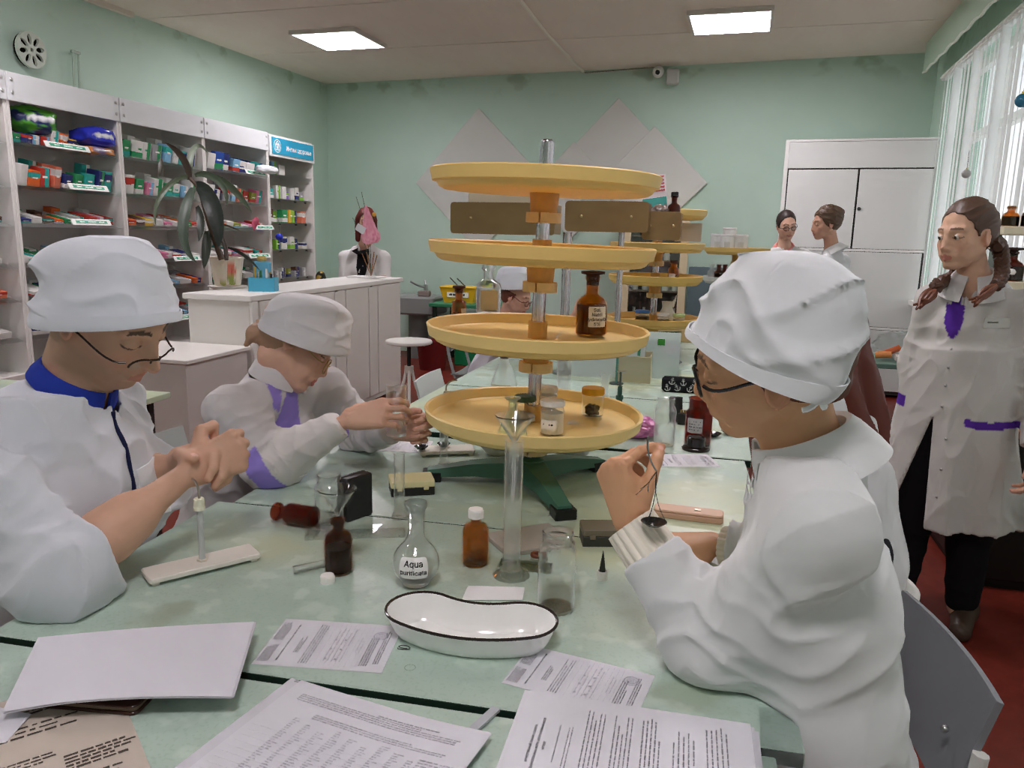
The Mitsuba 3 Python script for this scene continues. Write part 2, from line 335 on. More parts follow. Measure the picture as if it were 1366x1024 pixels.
for i, (y0, y1, rz, w) in enumerate(tabs): table(y0, y1, f'mint green laminate work table, {w} of the row', rz=[.055, .055, .055, 0, 0, 0, 0][i] if i < 3 else 0)
table(5.265, 6.0, 'mint green laminate work table under the farthest carousel, the last of the row', x0=-.80, x1=.40)
k = table(1.75, 2.46, 'small mint green table with chipped edge behind the man in the cap', x0=-3.0, x1=-2.0, rz=.03)
add('drawer_front', box(.03, .5, .16, (-2.09, 2.1, .62), .004), 'satin', '#b3441f', parent=k, label='orange painted front board')
add('side_board', box(.8, .02, .34, (-2.5, 2.42, .53), .004), 'satin', '#b3441f', parent=k, label='orange painted side board')

# ------------------------------------------------------------------ pharmacy display shelving along the left wall
FX = -4.2
bays = [(3.0, 3.90), (3.90, 4.81), (4.81, 5.75), (5.75, 6.70), (6.70, 7.56)]
nth = ['leftmost', 'second', 'third', 'fourth', 'rightmost']
TILT = [1.86, 1.60, 1.37, 1.12, .91, .66]
for i, (y0, y1) in enumerate(bays):
    glass_bay = i == 4
    k = thing('display_cabinet', ['white pharmacy display cabinet cut by the left edge of the picture', 'white pharmacy display cabinet, first full bay from the left', 'white pharmacy display cabinet behind the hanging plant leaves', 'white pharmacy display cabinet next to the blue sign', 'narrow white display cabinet with glass shelves under the blue sign'][i], 'display cabinet')
    for y in (y0 + .012, y1 - .012): add('side_panel', box(.40, .022, 2.26, (FX - .2, y, 1.13), .002), 'satin', '#dcdad6', smooth=False, parent=k)
    add('back_panel', box(.012, y1 - y0 - .05, 2.2, (FX - .39, (y0+y1)/2, 1.12)), 'satin', '#c9c4bf', smooth=False, parent=k)
    add('top_panel', box(.40, y1 - y0 - .05, .018, (FX - .2, (y0+y1)/2, 2.262)), 'satin', '#dcdcda', smooth=False, parent=k)
    add('plinth', box(.38, y1 - y0 - .05, .45, (FX - .2, (y0+y1)/2, .226), .003), 'satin', '#d5d2ce', smooth=False, parent=k)
    if not glass_bay:
        add('fascia', box(.014, y1 - y0 - .012, .165, (FX + .008, (y0+y1)/2, 2.195), .002), 'satin', '#d5d8da', smooth=False, parent=k)
        for y in (y0 + .035, y1 - .035):
            for z in (2.16, 2.235): add('bolt', mv(cyl(.011, .008, n=14, b=.003), (FX + .015, y, z), ry=pi/2), 'metal', '#c8c8c8', parent=k)
        for j, z in enumerate(TILT):    # clear sloping trays
            n = 9 if i else 3
            P = A([[(FX - .02 + dx, y, z + dz) for y in np.linspace(y0 + .03, y1 - .03, 5)] for dx, dz in ((-.36, .085), (.02, -.005), (.025, .03))])
            add('tray', sheet(P, .004), 'thin_plastic', smooth=False, parent=k)
        for z in TILT[:5]:
            for y in (y0 + .03, y1 - .03): add('bracket', box(.3, .006, .02, (FX - .23, y, z + .015)), 'satin', '#e3e2df', smooth=False, parent=k)
    else:
        add('sign_board', box(.03, y1 - y0 - .02, .19, (FX + .005, (y0+y1)/2, 2.165), .002), 'satin', '#e4e6e6', smooth=False, parent=k)
        s = add('sign_panel', box(.012, y1 - y0 - .09, .15, (FX + .022, (y0+y1)/2, 2.17)), 'satin', '#2f9fc4', smooth=False, parent=k, label='light blue sign panel')
        def onx_(m): v = A(m.vertices); m = m.copy(); m.vertices = np.c_[v[:, 2], v[:, 0], v[:, 1]]; return m
        ym = (y0+y1)/2
        add('lettering', mv(onx_(text('Интим здоровье', .044, True)), (FX + .029, ym + .10, 2.165)), 'matte', '#f4f8fa', smooth=False, parent=s, label='white lettering')
        ring = Point(0, 0).buffer(.062).difference(Point(0, 0).buffer(.055))
        loops = [LineString([(x + .020*math.cos(a)*sx, .030*math.sin(a) + zo) for a in np.linspace(0, 2*pi, 20)]).buffer(.005) for x, sx, zo in ((-.018, .9, -.008), (.018, .9, -.008), (0, .9, .012))]
        from shapely import unary_union
        add('emblem', mv(onx_(flat(ring)), (FX + .029, y0 + .13, 2.17)), 'matte', '#f4f8fa', smooth=False, parent=s)
        em = unary_union(loops)
        add('emblem_figure', mv([onx_(flat(g)) for g in getattr(em, 'geoms', [em])], (FX + .029, y0 + .13, 2.17)), 'matte', '#f4f8fa', smooth=False, parent=s)
        for z in (1.68, 1.45, 1.185, .90): 
            s = add('glass_shelf', box(.34, y1 - y0 - .06, .007, (FX - .19, ym, z)), 'green_glass', smooth=False, parent=k)
            for y in (y0 + .3, y1 - .25, y1 - .05): add('shelf_pin', box(.02, .012, .02, (FX - .08, y, z - .013)), 'metal', '#777777', smooth=False, parent=s)
        for z in (1.94,): add('glass_shelf', box(.34, y1 - y0 - .06, .007, (FX - .19, ym, z - .03)), 'green_glass', smooth=False, parent=k)

# ------------------------------------------------------------------ goods on the shelves: every carton its own object
CN = {'white': '#d9d8d4', 'orange': '#d8662c', 'red': '#b93a30', 'green': '#2f8c58', 'blue': '#2b4fa2', 'teal': '#2fa39a', 'yellow': '#e0b53a', 'pink': '#d77fa0', 'navy': '#27306b', 'lime': '#7cb43a', 'light blue': '#7fb4d6', 'grey': '#9a9a9e', 'brown': '#5a3a2c', 'purple': '#7d62a8', 'olive': '#8a8f3c', 'coral': '#dd7a5e'}
TN = ['top', 'second', 'third', 'fourth', 'fifth', 'lowest']
bayname = ['cut-off left bay', 'first full bay', 'bay behind the plant', 'bay left of the sign', 'glass-shelved bay']
seen = {}
def carton_mesh(w, d, h, c1, c2):
    """a carton with a printed band and a lid flap line; front face towards +x"""
    r = rng.random(); L = [(box(d, w, h, (0, 0, h/2), .001), c1)]
    if r < .55: L.append((box(d + .001, w + .001, h*.32, (0, 0, h*(.2 if r < .3 else .72))), c2))
    else: L.append((box(d + .001, w*.4, h + .001, (0, w*.2, h/2)), c2))
    L.append((box(.001, w*.5, h*.10, (d/2 + .0006, 0, h*.55)), '#f2f2ee' if c1 != CN['white'] else c2))
    return L
ords = ['first', 'second', 'third', 'fourth', 'fifth', 'sixth', 'seventh', 'eighth', 'ninth', 'tenth', 'eleventh', 'twelfth']
def goods(bay, level, cn, mesh, pos, what='carton', two_=None, **kw):
    q = (bay, level, cn, what); n = seen.get(q, 0); seen[q] = n + 1
    lvl = TN[level]
    lab = f'{ords[min(n, 11)]} {cn} {what} from the left, {lvl} shelf, {bayname[bay]}'
    k = thing('medicine_' + what, lab, 'box' if what == 'carton' else what, f'medicine {what}s on the display shelving')
    add(k, mv(mesh, pos, **kw), 'satin', smooth=False)
pal = {1: [['green', 'navy', 'light blue', 'red', 'white', 'orange', 'yellow'], ['white', 'orange', 'red', 'coral', 'navy', 'green', 'teal', 'navy', 'teal'], ['navy', 'white', 'brown', 'orange', 'green', 'white', 'red', 'pink', 'red'], ['white', 'green', 'pink', 'white', 'light blue'], ['white', 'navy', 'white', 'brown'], ['white', 'blue', 'white', 'grey']],
       2: [['green', 'white', 'white', 'grey', 'light blue', 'white', 'teal', 'white'], ['white', 'green', 'pink', 'white', 'green', 'white', 'light blue', 'white'], ['orange', 'brown', 'yellow', 'white', 'pink', 'white', 'orange', 'red'], ['white', 'light blue', 'white', 'pink', 'white', 'navy', 'white'], ['navy', 'green', 'red', 'grey', 'white', 'orange'], ['brown', 'orange', 'red', 'brown', 'grey']],
       3: [['white', 'blue', 'navy', 'light blue', 'white', 'white', 'teal'], ['white', 'navy', 'grey', 'white', 'coral', 'red', 'olive', 'pink'], ['white', 'orange', 'white', 'olive', 'white', 'pink', 'red'], ['white', 'white', 'pink', 'white', 'teal'], ['green', 'red', 'green', 'white', 'grey'], ['brown', 'orange', 'yellow', 'brown']],
       0: [['grey', 'white'], ['white', 'grey'], ['white', 'brown'], ['pink', 'white'], ['white', 'coral'], ['grey', 'white']]}
for bay in (0, 1, 2, 3):
    y0, y1 = bays[bay]
    for lv, names in enumerate(pal[bay]):
        n = len(names); ya = y0 + .06 if bay else y0 + .45; y = ya; step = (y1 - .06 - ya - (.30 if bay == 1 and lv == 0 else 0))/n
        for q, cn in enumerate(names):
            tall = lv < 2
            w = step*rng.uniform(.70, .94); d = rng.uniform(.05, .10) if tall else rng.uniform(.12, .2); h = rng.uniform(.09, .15) if tall else rng.uniform(.025, .055)
            if bay == 1 and lv == 0: h = .055 if q < 4 or q > 6 else h*.7
            c2 = CN[random.choice(['white', 'navy', 'green', 'red', 'teal', 'white', 'light blue'])]
            x = FX - .03 - d/2 - rng.uniform(0, .03); z = TILT[lv] + .012 + (d/2)*.2 + .008
            goods(bay, lv, cn, carton_mesh(w, d, h, CN[cn], c2), (x, y + step/2, z), ry=.2, rz=rng.uniform(-.25, .25) if tall else rng.uniform(-.12, .12))
            if tall and not (bay == 1 and lv == 0) and rng.random() < .6 or (not tall and rng.random() < .45):   # a second carton behind it
                cn2 = random.choice(names); w2 = step*rng.uniform(.6, .9); h2 = h*rng.uniform(.9, 1.25)
                x2 = x - d/2 - .07; goods(bay, lv, cn2, carton_mesh(w2, .08, h2, CN[cn2], CN['white']), (x2, y + step/2 + .01, TILT[lv] + .016 + .2*(FX - x2)), ry=.2, rz=rng.uniform(-.2, .2))
            y += step
pal4 = [(1.9145, 'top', ['white', 'light blue', 'white']), (1.683, 'second', ['coral', 'teal', 'white', 'white', 'purple', 'white', 'white', 'grey']), (1.453, 'third', ['brown', 'lime', 'green', 'yellow', 'lime', 'coral']), (1.188, 'fourth', ['purple', 'lime', 'white', 'white', 'olive', 'white']), (.903, 'fifth', ['white', 'grey', 'white', 'white', 'olive', 'grey', 'brown', 'grey'])]
for lv, (z, nm_, names) in enumerate(pal4):
    y0, y1 = bays[4]; step = (y1 - y0 - .12)/max(len(names), 6); y = y0 + .06
    for cn in names:
        h = rng.uniform(.06, .13); goods(4, lv, cn, carton_mesh(step*.78, .06, h, CN[cn], CN[random.choice(['white', 'navy', 'lime'])]), (FX - .09 - rng.uniform(0, .05), y + step/2, z + .0015), rz=rng.uniform(-.1, .1)); y += step
# bags and bundles on the top shelf
def bag(k, c, s, c1, c2, seed=0):
    m = trimesh.creation.icosphere(subdivisions=3); v = A(m.vertices); r = 1 + .5*(meshkit.fbm(v*1.6 + seed, 3) - .5)
    v = np.sign(v)*np.abs(v)**.7*r[:, None]*A(s); m.vertices = v + A(c)
    n = meshkit.fbm(v/np.max(s)*2.2 + seed + 5, 2)
    col = np.where((n > .52)[:, None], lin(c1), lin(c2)); col = np.where((np.abs(v[:, 2]/s[2] - .15) < .16)[:, None] & (np.abs(v[:, 1]/s[1]) < .6)[:, None], lin('#e6e8ea'), col)
    add(k, m, 'gloss', col, smooth=True)
bag(thing('nappy_pack', 'green and navy plastic pack lying on the top shelf of the first full bay', 'package'), (-4.32, 4.17, 2.035), (.11, .16, .085), '#1e2b5a', '#4f9a2e', 1)
bag(thing('nappy_pack', 'bright blue plastic pack on the top shelf between the first two full bays', 'package'), (-4.26, 4.63, 1.985), (.10, .145, .065), '#2a34b0', '#2a34b0', 2)
bag(thing('nappy_pack', 'orange and grey plastic pack under the bright blue one', 'package'), (-4.24, 4.63, 1.893), (.06, .14, .028), '#d38a4c', '#8f7fa6', 3)
bag(thing('wipes_pack', 'white and turquoise pack of wipes on the top shelf left of the blue sign', 'package'), (-4.10, 6.52, 1.925), (.05, .15, .035), '#e4eaec', '#dfe8ea', 4)
# green price strips clipped to the trays
def strip(y, z, w, bay, what):
    k = thing('shelf_label', f'green and white price strip on the {what} shelf of the {bayname[bay]}', 'shelf label', 'shelf price strips')
    add('holder', mv(box(.004, w, .045, (0, 0, 0)), (FX + .035, y, z), ry=-.5), 'satin', '#e8ece8', smooth=False, parent=k)
    add('print', mv([box(.002, w*.8, .020, (.003, 0, 0))], (FX + .035, y, z), ry=-.5), 'satin', '#3f9f7f', smooth=False, parent=k)
    add('pale_lettering', mv([box(.001, w*u, .008, (.0045, w*v_, 0)) for u, v_ in ((.12, -.25), (.2, 0), (.14, .25))], (FX + .035, y, z), ry=-.5), 'satin', '#d9efe6', smooth=False, parent=k)
strip(4.30, 1.885, .36, 1, 'top'); strip(4.45, 1.635, .34, 1, 'second'); strip(4.45, 1.405, .34, 1, 'third'); strip(4.10, 1.14, .2, 1, 'fourth')
strip(5.42, 1.14, .32, 2, 'fourth'); strip(6.45, 1.89, .34, 3, 'top'); strip(6.55, 1.40, .30, 3, 'third'); strip(6.45, 1.14, .34, 3, 'fourth'); strip(5.35, .67, .3, 2, 'lowest')

# ------------------------------------------------------------------ long white counter in front of the shelving
CX, CY0, CY1, CZ = -2.64, 3.98, 6.22, 1.0
k = thing('counter_cabinet', 'long white counter with plain doors carrying the potted plant', 'counter')
add('carcass', box(.42, CY1 - CY0, .93, (CX - .225, (CY0+CY1)/2, .50), .003), 'satin', '#d3d0cb', smooth=False, parent=k)
add('worktop', box(.47, CY1 - CY0 + .03, .035, (CX - .225, (CY0+CY1)/2, CZ - .0175), .004), 'satin', '#e0dfdb', smooth=False, parent=k)
dy = [4.06, 5.0, 5.17, 5.56, 5.73, 6.19]
for a, b in zip(dy, dy[1:]): add('door', box(.018, b - a - .014, .88, (CX - .006, (a+b)/2, .52), .002), 'satin', '#dbd8d3', smooth=False, parent=k)
add('corner_post', box(.02, .06, .93, (CX - .004, CY0 + .03, .50), .002), 'satin', '#e3e2de', smooth=False, parent=k)
[add('gap_strip', box(.006, .010, .88, (CX - .014, y, .52)), 'matte', '#2a2a2a', smooth=False, parent=k) for y in dy[1:-1]]
[add('hinge_plate', box(.004, .03, .012, (CX + .006, y, .962)), 'metal', '#888888', smooth=False, parent=k) for y in (5.02, 5.6)]
k = thing('low_cabinet', 'low pale cabinet standing against the near end of the white counter', 'cabinet')
add('body', box(.64, .55, .66, (-2.985, 3.68, .35), .003), 'satin', '#c5bfbb', smooth=False, parent=k)
add('top', box(.68, .58, .022, (-2.985, 3.68, .692), .003), 'satin', '#d9d6d1', smooth=False, parent=k)
add('door_seam', box(.004, .002, .62, (-3.2, 3.402, .36)), 'matte', '#55504d', smooth=False, parent=k)

# ------------------------------------------------------------------ tall white cabinet on the back wall
def bw(x, off=0): u = (x - BL[0])/(BR[0] - BL[0]); return BL[1] + u*(BR[1] - BL[1]) - off
k = thing('tall_cabinet', 'tall white cabinet with four flat doors against the back wall', 'cabinet')
ang = -.0915; W_ = 1.26; D_ = .42; c = A([1.15, bw(1.15) - .25, 0])
def B(sx, sy, sz, x, y, z, b=.002): return mv(box(sx, sy, sz, (x, y, z), b), c, ang)
add('side_panel', B(.035, D_, 2.26, -W_/2 + .017, 0, 1.13), 'satin', '#e4e5e3', smooth=False, parent=k)
add('side_panel', B(.035, D_, 2.26, W_/2 - .017, 0, 1.13), 'satin', '#e4e5e3', smooth=False, parent=k)
add('carcass', B(W_ - .07, D_ - .05, 2.2, 0, .02, 1.12), 'satin', '#4a4a48', smooth=False, parent=k)
add('header', B(W_ - .07, .02, .225, 0, -D_/2 + .012, 2.14), 'satin', '#dfe1df', smooth=False, parent=k)
add('top', B(W_, D_, .02, 0, 0, 2.265), 'satin', '#e9eae8', smooth=False, parent=k)
for z0, z1 in ((1.33, 2.015), (.64, 1.30), (.06, .61)):
    if z0 > 1.2:
        for s in (-1, 1): d = add('door', B(W_/2 - .052, .02, z1 - z0, s*(W_/4 - .018), -D_/2 + .008, (z0+z1)/2), 'satin', '#e0e2e0', smooth=False, parent=k)
        add('lock', mv(mv(cyl(.016, .006, n=12), (.03, -D_/2 - .004, 1.675), rx=pi/2), c, ang), 'satin', '#333333', parent=d)
    else: add('door', B(W_ - .10, .02, z1 - z0, -.008, -D_/2 + .008, (z0+z1)/2), 'satin', '#dbdddb', smooth=False, parent=k)
for z in (1.315, .625): add('rail', B(W_ - .07, .022, .022, 0, -D_/2 + .008, z), 'satin', '#e8e9e7', smooth=False, parent=k)
add('maker_plate', mv(mv(frame(text('Агролаб', .022), (0, 0, 0), A([1, 0, 0]), A([0, 0, 1]), A([0, -1, 0])), (-.48, -D_/2 - .0005, 2.075)), c, ang), 'matte', '#9a9c9a', smooth=False, parent=k) if False else None

# ------------------------------------------------------------------ glazed cream cabinet and blue grey screen by the back wall
k = thing('glass_cabinet', 'cream wooden cabinet with glazed door behind the second carousel', 'cabinet')
x0, x1 = -.90, -.34; y = bw(-.6) - .22
for x in (x0, x1): add('post', box(.075, .05, 1.62, (x, y - .16, .81), .004), 'satin', '#cdbf9e', smooth=False, parent=k)
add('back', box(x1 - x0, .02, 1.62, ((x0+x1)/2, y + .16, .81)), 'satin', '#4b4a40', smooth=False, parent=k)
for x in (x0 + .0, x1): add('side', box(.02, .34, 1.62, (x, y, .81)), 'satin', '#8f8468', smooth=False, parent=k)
add('top', box(x1 - x0 + .08, .38, .03, ((x0+x1)/2, y, 1.63), .004), 'satin', '#cdbf9e', smooth=False, parent=k)
add('door_glass', box(x1 - x0 - .07, .004, 1.5, ((x0+x1)/2, y - .16, .82)), 'pane_glass', smooth=False, parent=k)
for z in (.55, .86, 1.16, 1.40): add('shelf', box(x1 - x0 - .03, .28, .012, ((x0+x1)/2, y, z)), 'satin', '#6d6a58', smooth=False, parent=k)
for q in range(14):
    cx_, zz = x0 + .09 + (q % 5)*.10, [.557, .867, 1.167][q//5]
    kk = thing('stored_flask', f'small clear glass flask inside the glazed cream cabinet, {ords[q % 5]} on its shelf {["below", "in the middle", "above"][q//5]}', 'flask', 'glassware in the glazed cabinet')
    add(kk, mv(lathe([(0, 0), (.032, 0), (.034, .05), (.014, .09), (.014, .13), (.018, .135), (0, .135)], 14), (cx_, y - .04, zz)), 'satin', '#a9b0a4')
k = thing('blue_screen', 'blue grey panel standing beside the glazed cream cabinet', 'panel')
add(k, box(.42, .03, .86, (-.08, bw(0) - .12, .68), .003), 'satin', '#61757c', smooth=False)

# ------------------------------------------------------------------ organic shapes: distance fields turned into one continuous mesh
f4 = np.float32
def unit(v): v = A(v, float); return v/np.linalg.norm(v)
def nrm(q): return np.sqrt(np.einsum('ij,ij->i', q, q))
def rc(p, a, b, ra, rb):
    a, b = A(a, f4), A(b, f4); ba = b - a; pa = p - a
    t = np.clip(pa @ ba/f4(ba @ ba + 1e-12), 0, 1)
    return nrm(pa - t[:, None]*ba) - (f4(ra) + t*f4(rb - ra))
def ell(p, c, r, R=None):
    q = p - A(c, f4)
    if R is not None: q = q @ A(R, f4).T
    r = A(r, f4); u = q/r; k0 = nrm(u); k1 = nrm(u/r) + 1e-9
    return k0*(k0 - 1)/k1
def smin(a, b, k):
    h = np.clip(.5 + .5*(b - a)/f4(k), 0, 1); return b + (a - b)*h - f4(k)*h*(1 - h)
def smax(a, b, k): return -smin(-a, -b, k)
def chain(p, pts, rs, k=.0):
    d = None
    for i in range(len(pts) - 1):
        e = rc(p, pts[i], pts[i+1], rs[i], rs[i+1]); d = e if d is None else (np.minimum(d, e) if k == 0 else smin(d, e, k))
    return d
def sdf_mesh(fn, lo, hi, h, pad=1.6, skip=None):
    """surface nets on a sparse grid: coarse cells first, then only the cells that the surface crosses"""
    lo, hi = A(lo, float), A(hi, float); n = (np.ceil((hi - lo)/(4*h)).astype(int))*4 + 1
    N = n.astype(np.int64); lo = lo.astype(f4); h = f4(h)
    key = lambda c: (c[:, 0]*N[1] + c[:, 1])*N[2] + c[:, 2]
    unkey = lambda k: np.stack([k//(N[1]*N[2]), k//N[2] % N[1], k % N[2]], 1)
    o = np.stack(np.meshgrid(*[[-1, 0, 1]]*3, indexing='ij'), -1).reshape(-1, 3)
    step = 4
    c = np.stack(np.meshgrid(*[np.arange(0, m, step) for m in N], indexing='ij'), -1).reshape(-1, 3)
    K, D = np.zeros(0, np.int64), np.zeros(0, f4)
    while True:
        k = key(c); d = np.empty(len(c), f4); old = np.searchsorted(K, k); oc = np.minimum(old, max(len(K) - 1, 0))
        have = (K[oc] == k) if len(K) else np.zeros(len(k), bool)
        d[have] = D[oc[have]] if len(K) else 0
        nw = ~have
        if nw.any(): d[nw] = fn(lo + c[nw].astype(f4)*h)
        K, D = k, d
        if step == 1: break
        near = c[np.abs(d) < pad*step*h*1.2]
        if skip is not None: near = near[skip(lo + near.astype(f4)*h) > -(.02 + step*h)]
        step //= 2
        k = np.unique(key(np.clip((near[:, None] + o[None]*step).reshape(-1, 3), 0, N - 1))); c = unkey(k)
    off = A(list(np.ndindex(2, 2, 2)))
    c = c[((c < N - 1)).all(1) & (np.abs(D) < 2.5*h)]
    vals = np.empty((len(c), 8), f4); ok = np.ones(len(c), bool)
    for i, q in enumerate(off):
        k = key(c + q); j = np.minimum(np.searchsorted(K, k), len(K) - 1); ok &= K[j] == k; vals[:, i] = D[j]
    c, vals = c[ok], vals[ok]
    s = vals < 0; act = s.any(1) & ~s.all(1); c, vals, s = c[act], vals[act], s[act]
    acc = np.zeros((len(c), 3), f4); cnt = np.zeros(len(c), f4)
    for a in range(8):
        for ax in range(3):
            if off[a][ax]: continue
            b = a + (4, 2, 1)[ax]; x = s[:, a] != s[:, b]
            t = np.where(x, vals[:, a]/np.where(x, vals[:, a] - vals[:, b], 1), 0)
            pos = np.tile(off[a].astype(f4), (len(c), 1)); pos[:, ax] = t; acc += np.where(x[:, None], pos, 0); cnt += x
    V = lo + (c + acc/cnt[:, None])*h
    CK = key(c); F = []
    def I(e): k = key(e); j = np.minimum(np.searchsorted(CK, k), len(CK) - 1); return np.where(CK[j] == k, j, -1)
    for ax in range(3):
        u, w = [(1, 2), (2, 0), (0, 1)][ax]; b = (4, 2, 1)[ax]
        x = (s[:, 0] != s[:, b]) & (c[:, u] > 0) & (c[:, w] > 0); e = c[x]
        du, dw = np.eye(3, dtype=int)[u], np.eye(3, dtype=int)[w]
        q = [I(e - a*du - bb*dw) for a, bb in ((0, 0), (1, 0), (1, 1), (0, 1))]
        q = np.stack(q, 1); flip = s[x][:, 0]; good = (q >= 0).all(1); q, flip = q[good], flip[good]
        q = np.where(flip[:, None], q, q[:, ::-1]); F += [q[:, [0, 1, 2]], q[:, [0, 2, 3]]]
    m = trimesh.Trimesh(V, np.vstack(F), process=False)
    return m

# ---- a head: x forward, y left, z up, the origin between the ears; metres for a head 0.225 high
def head_sdf(p, fem=0, jaw=1.0, open_eyes=False):
    d = ell(p, (-.014, 0, .040), (.098, .077, .088))
    d = smin(d, ell(p, (.028, 0, -.018), (.066, .060, .084)), .03)
    yp = np.abs(p[:, 1]); q = np.stack([p[:, 0], yp, p[:, 2]], 1)
    d = smin(d, rc(q, (.0, .050, -.045), (.066, .016, -.094), .021, .017*jaw), .028)
    d = smin(d, ell(p, (.078, 0, -.093), (.017, .019, .014)), .016)
    d = smin(d, ell(q, (.054, .040, -.022), (.026, .024, .020)), .022)
    d = smin(d, ell(q, (.064, .030, -.052), (.020, .022, .024)), .02)
    d = smin(d, ell(p, (.092, 0, -.018), (.016, .017, .032)), .014)
    d = smin(d, rc(q, (.088, .012, .028), (.074, .046, .030), .010 if fem else .0115, .009), .016)
    d = smax(d, -ell(q, (.105, .033, .007), (.020, .021, .012)), .012)
    d = smin(d, ell(q, (.0795, .032, .006), (.0145, .0165, .0125)), .006)
    n = .0 if fem else .009
    d = smin(d, rc(p, (.092, 0, .020), (.1085 + n, 0, -.029), .0065, .0098), .012)
    d = smin(d, ell(p, (.109 + n, 0, -.033), (.0105, .0105, .0088)), .007)
    d = smin(d, ell(q, (.0985, .0125, -.036), (.0115, .0075, .0080)), .008)
    d = smin(d, ell(p, (.088, 0, -.058), (.016, .030, .022)), .014)
    d = smin(d, rc(q, (.1015, .0, -.0595), (.0915, .0205, -.0650), .0058, .0028), .004)
    d = smin(d, rc(q, (.0995, .0, -.0725), (.0905, .0190, -.0680), .0066, .0030), .004)
    d = smax(d, -rc(q, (.1075, 0, -.0655), (.0945, .0225, -.0665), .0014, .0008), .003)
    R = Rotation.from_euler('yz', [-.25, .35]).as_matrix()
    e = ell(q, (-.010, .077, -.004), (.020, .0085, .034), R.T); e = smax(e, -ell(q, (-.006, .087, -.001), (.012, .008, .022), R.T), .005)
    d = smin(d, e, .006)
    return d
def head_color(q, base, fem=0, brow='#4a3526', lip='#a8605a', stubble=0.0):
    c = np.tile(lin(base), (len(q), 1)); x, y, z = q[:, 0], np.abs(q[:, 1]), q[:, 2]
    def blend(w, col): c[:] = c*(1 - w[:, None]) + lin(col)*w[:, None]
    g = lambda v, m, s: np.exp(-((v - m)/s)**2)
    blend(.22*g(x, .075, .03)*g(y, .042, .022)*g(z, -.032, .022), '#c4766a')
    blend(.20*g(x, .118, .014)*g(y, 0, .014)*g(z, -.034, .012), '#c4766a')
    blend(.25*((x < .012) & (x > -.03) & (y > .077) & (z < .035)), '#c4766a')
    if stubble: blend(stubble*((x > -.02))*np.clip((-.025 - z)/.03, 0, 1)*np.clip((x + .02)/.03, 0, 1)*(1 - g(z, -.066, .010)*(y < .022)), '#7d6a5c')
    blend(((x > .080) & (y < .0225) & (np.abs(z + .066) < .0125 - .28*y))*.75, lip)
    blend(((x > .06) & (np.abs(z - (.0345 - .0045*((y - .030)/.022)**2)) < .0036) & (y > .013) & (y < .052))*(.85 if fem else .9), brow)
    blend(((x > .068) & (np.abs(z - (.0005 - .0015*((y - .032)/.016)**2*-1)) < .0020) & (np.abs(y - .033) < .0165))*.8, '#2b1d16')
    return c

# ---- a right hand: x towards the fingers, z the back of the hand, y the thumb side; the origin at the wrist
def reach(P, tgt, it=12):
    P = [A(p, float) for p in P]; L = [np.linalg.norm(P[i+1] - P[i]) for i in range(len(P)-1)]; o = P[0].copy()
    for _ in range(it):
        P[-1] = A(tgt, float)
        for i in range(len(L)-1, -1, -1): P[i] = P[i+1] + unit(P[i] - P[i+1])*L[i]
        P[0] = o.copy()
        for i in range(len(L)): P[i+1] = P[i] + unit(P[i+1] - P[i])*L[i]
    return P
def hand_joints(curl=(.5, .5, .5, .5), spread=0.05, thumb=(.5, .3, .3), pinch=None):
    J = []
    base = [(.088, .027, .0), (.092, .007, .002), (.087, -.012, .0), (.079, -.029, -.004)]
    L = [(.044, .025, .020), (.048, .029, .021), (.045, .027, .021), (.035, .020, .018)]
    for i in range(4):
        p = A(base[i]); yaw = spread*(1.5 - i); P = [p]; a = 0
        c = curl[i] if np.ndim(curl[i]) else (curl[i]*.9, curl[i]*1.2, curl[i]*.8)
        for l, da in zip(L[i], c):
            a += da; p = p + l*A([math.cos(a)*math.cos(yaw), math.cos(a)*math.sin(yaw), -math.sin(a)]); P.append(p)
        J.append(P)
    t0 = A([.022, .026, -.010]); az, dn, fl = thumb
    d1 = unit([math.cos(az), math.sin(az), -dn]); t1 = t0 + .043*d1
    d2 = unit(d1 + fl*A([.35, -.75, -.35])); t2 = t1 + .032*d2; d3 = unit(d2 + fl*.6*A([.35, -.75, -.3])); t3 = t2 + .025*d3
    T = [t0, t1, t2, t3]
    if pinch is not None: T = reach(T, A(J[0][3]) + A(pinch))
    J.append(T); return J
def hand_sdf(p, J, fat=1.0):
    R = [(.0095, .0085, .0078, .0068), (.0098, .0088, .0080, .0070), (.0094, .0083, .0076, .0066), (.0084, .0073, .0068, .0060)]
    palm = None
    for i in range(4):
        e = rc(p, (.004, .012 - .008*i, 0), J[i][0], .0175*fat, .0125*fat); palm = e if palm is None else smin(palm, e, .012)
    palm = smin(palm, rc(p, (.025, .015, -.010), (.060, .022, -.012), .014, .012), .012)
    palm = smin(palm, rc(p, (.020, -.014, -.008), (.062, -.022, -.010), .014, .011), .012)
    f = None
    for i in range(4):
        r = [x*fat for x in R[i]]; e = chain(p, J[i], r, .003)
        for k in (1, 2): e = smin(e, rc(p, A(J[i][k]) + [0, 0, .001], A(J[i][k]) + [0, 0, .0011], r[k]*1.03, r[k]*1.03), .003)
        f = e if f is None else np.minimum(f, e)
    d = smin(palm, f, .007)
    return smin(d, chain(p, J[4], (.0145*fat, .0115*fat, .0100*fat, .0080*fat), .004), .009)
def nails(J, rows=(0, 1, 2, 3, 4)):
    out = []
    for i in rows:
        a, b = A(J[i][2]), A(J[i][3]); t = unit(b - a); up = A([0, .0, 1.]) if i < 4 else A([.2, .6, .8])
        s = unit(np.cross(up, t)); n = np.cross(t, s); r = [.0068, .0070, .0066, .0060, .0080][i]
        out.append((b + t*.001 + n*r*.55, t, s, n))
    return out

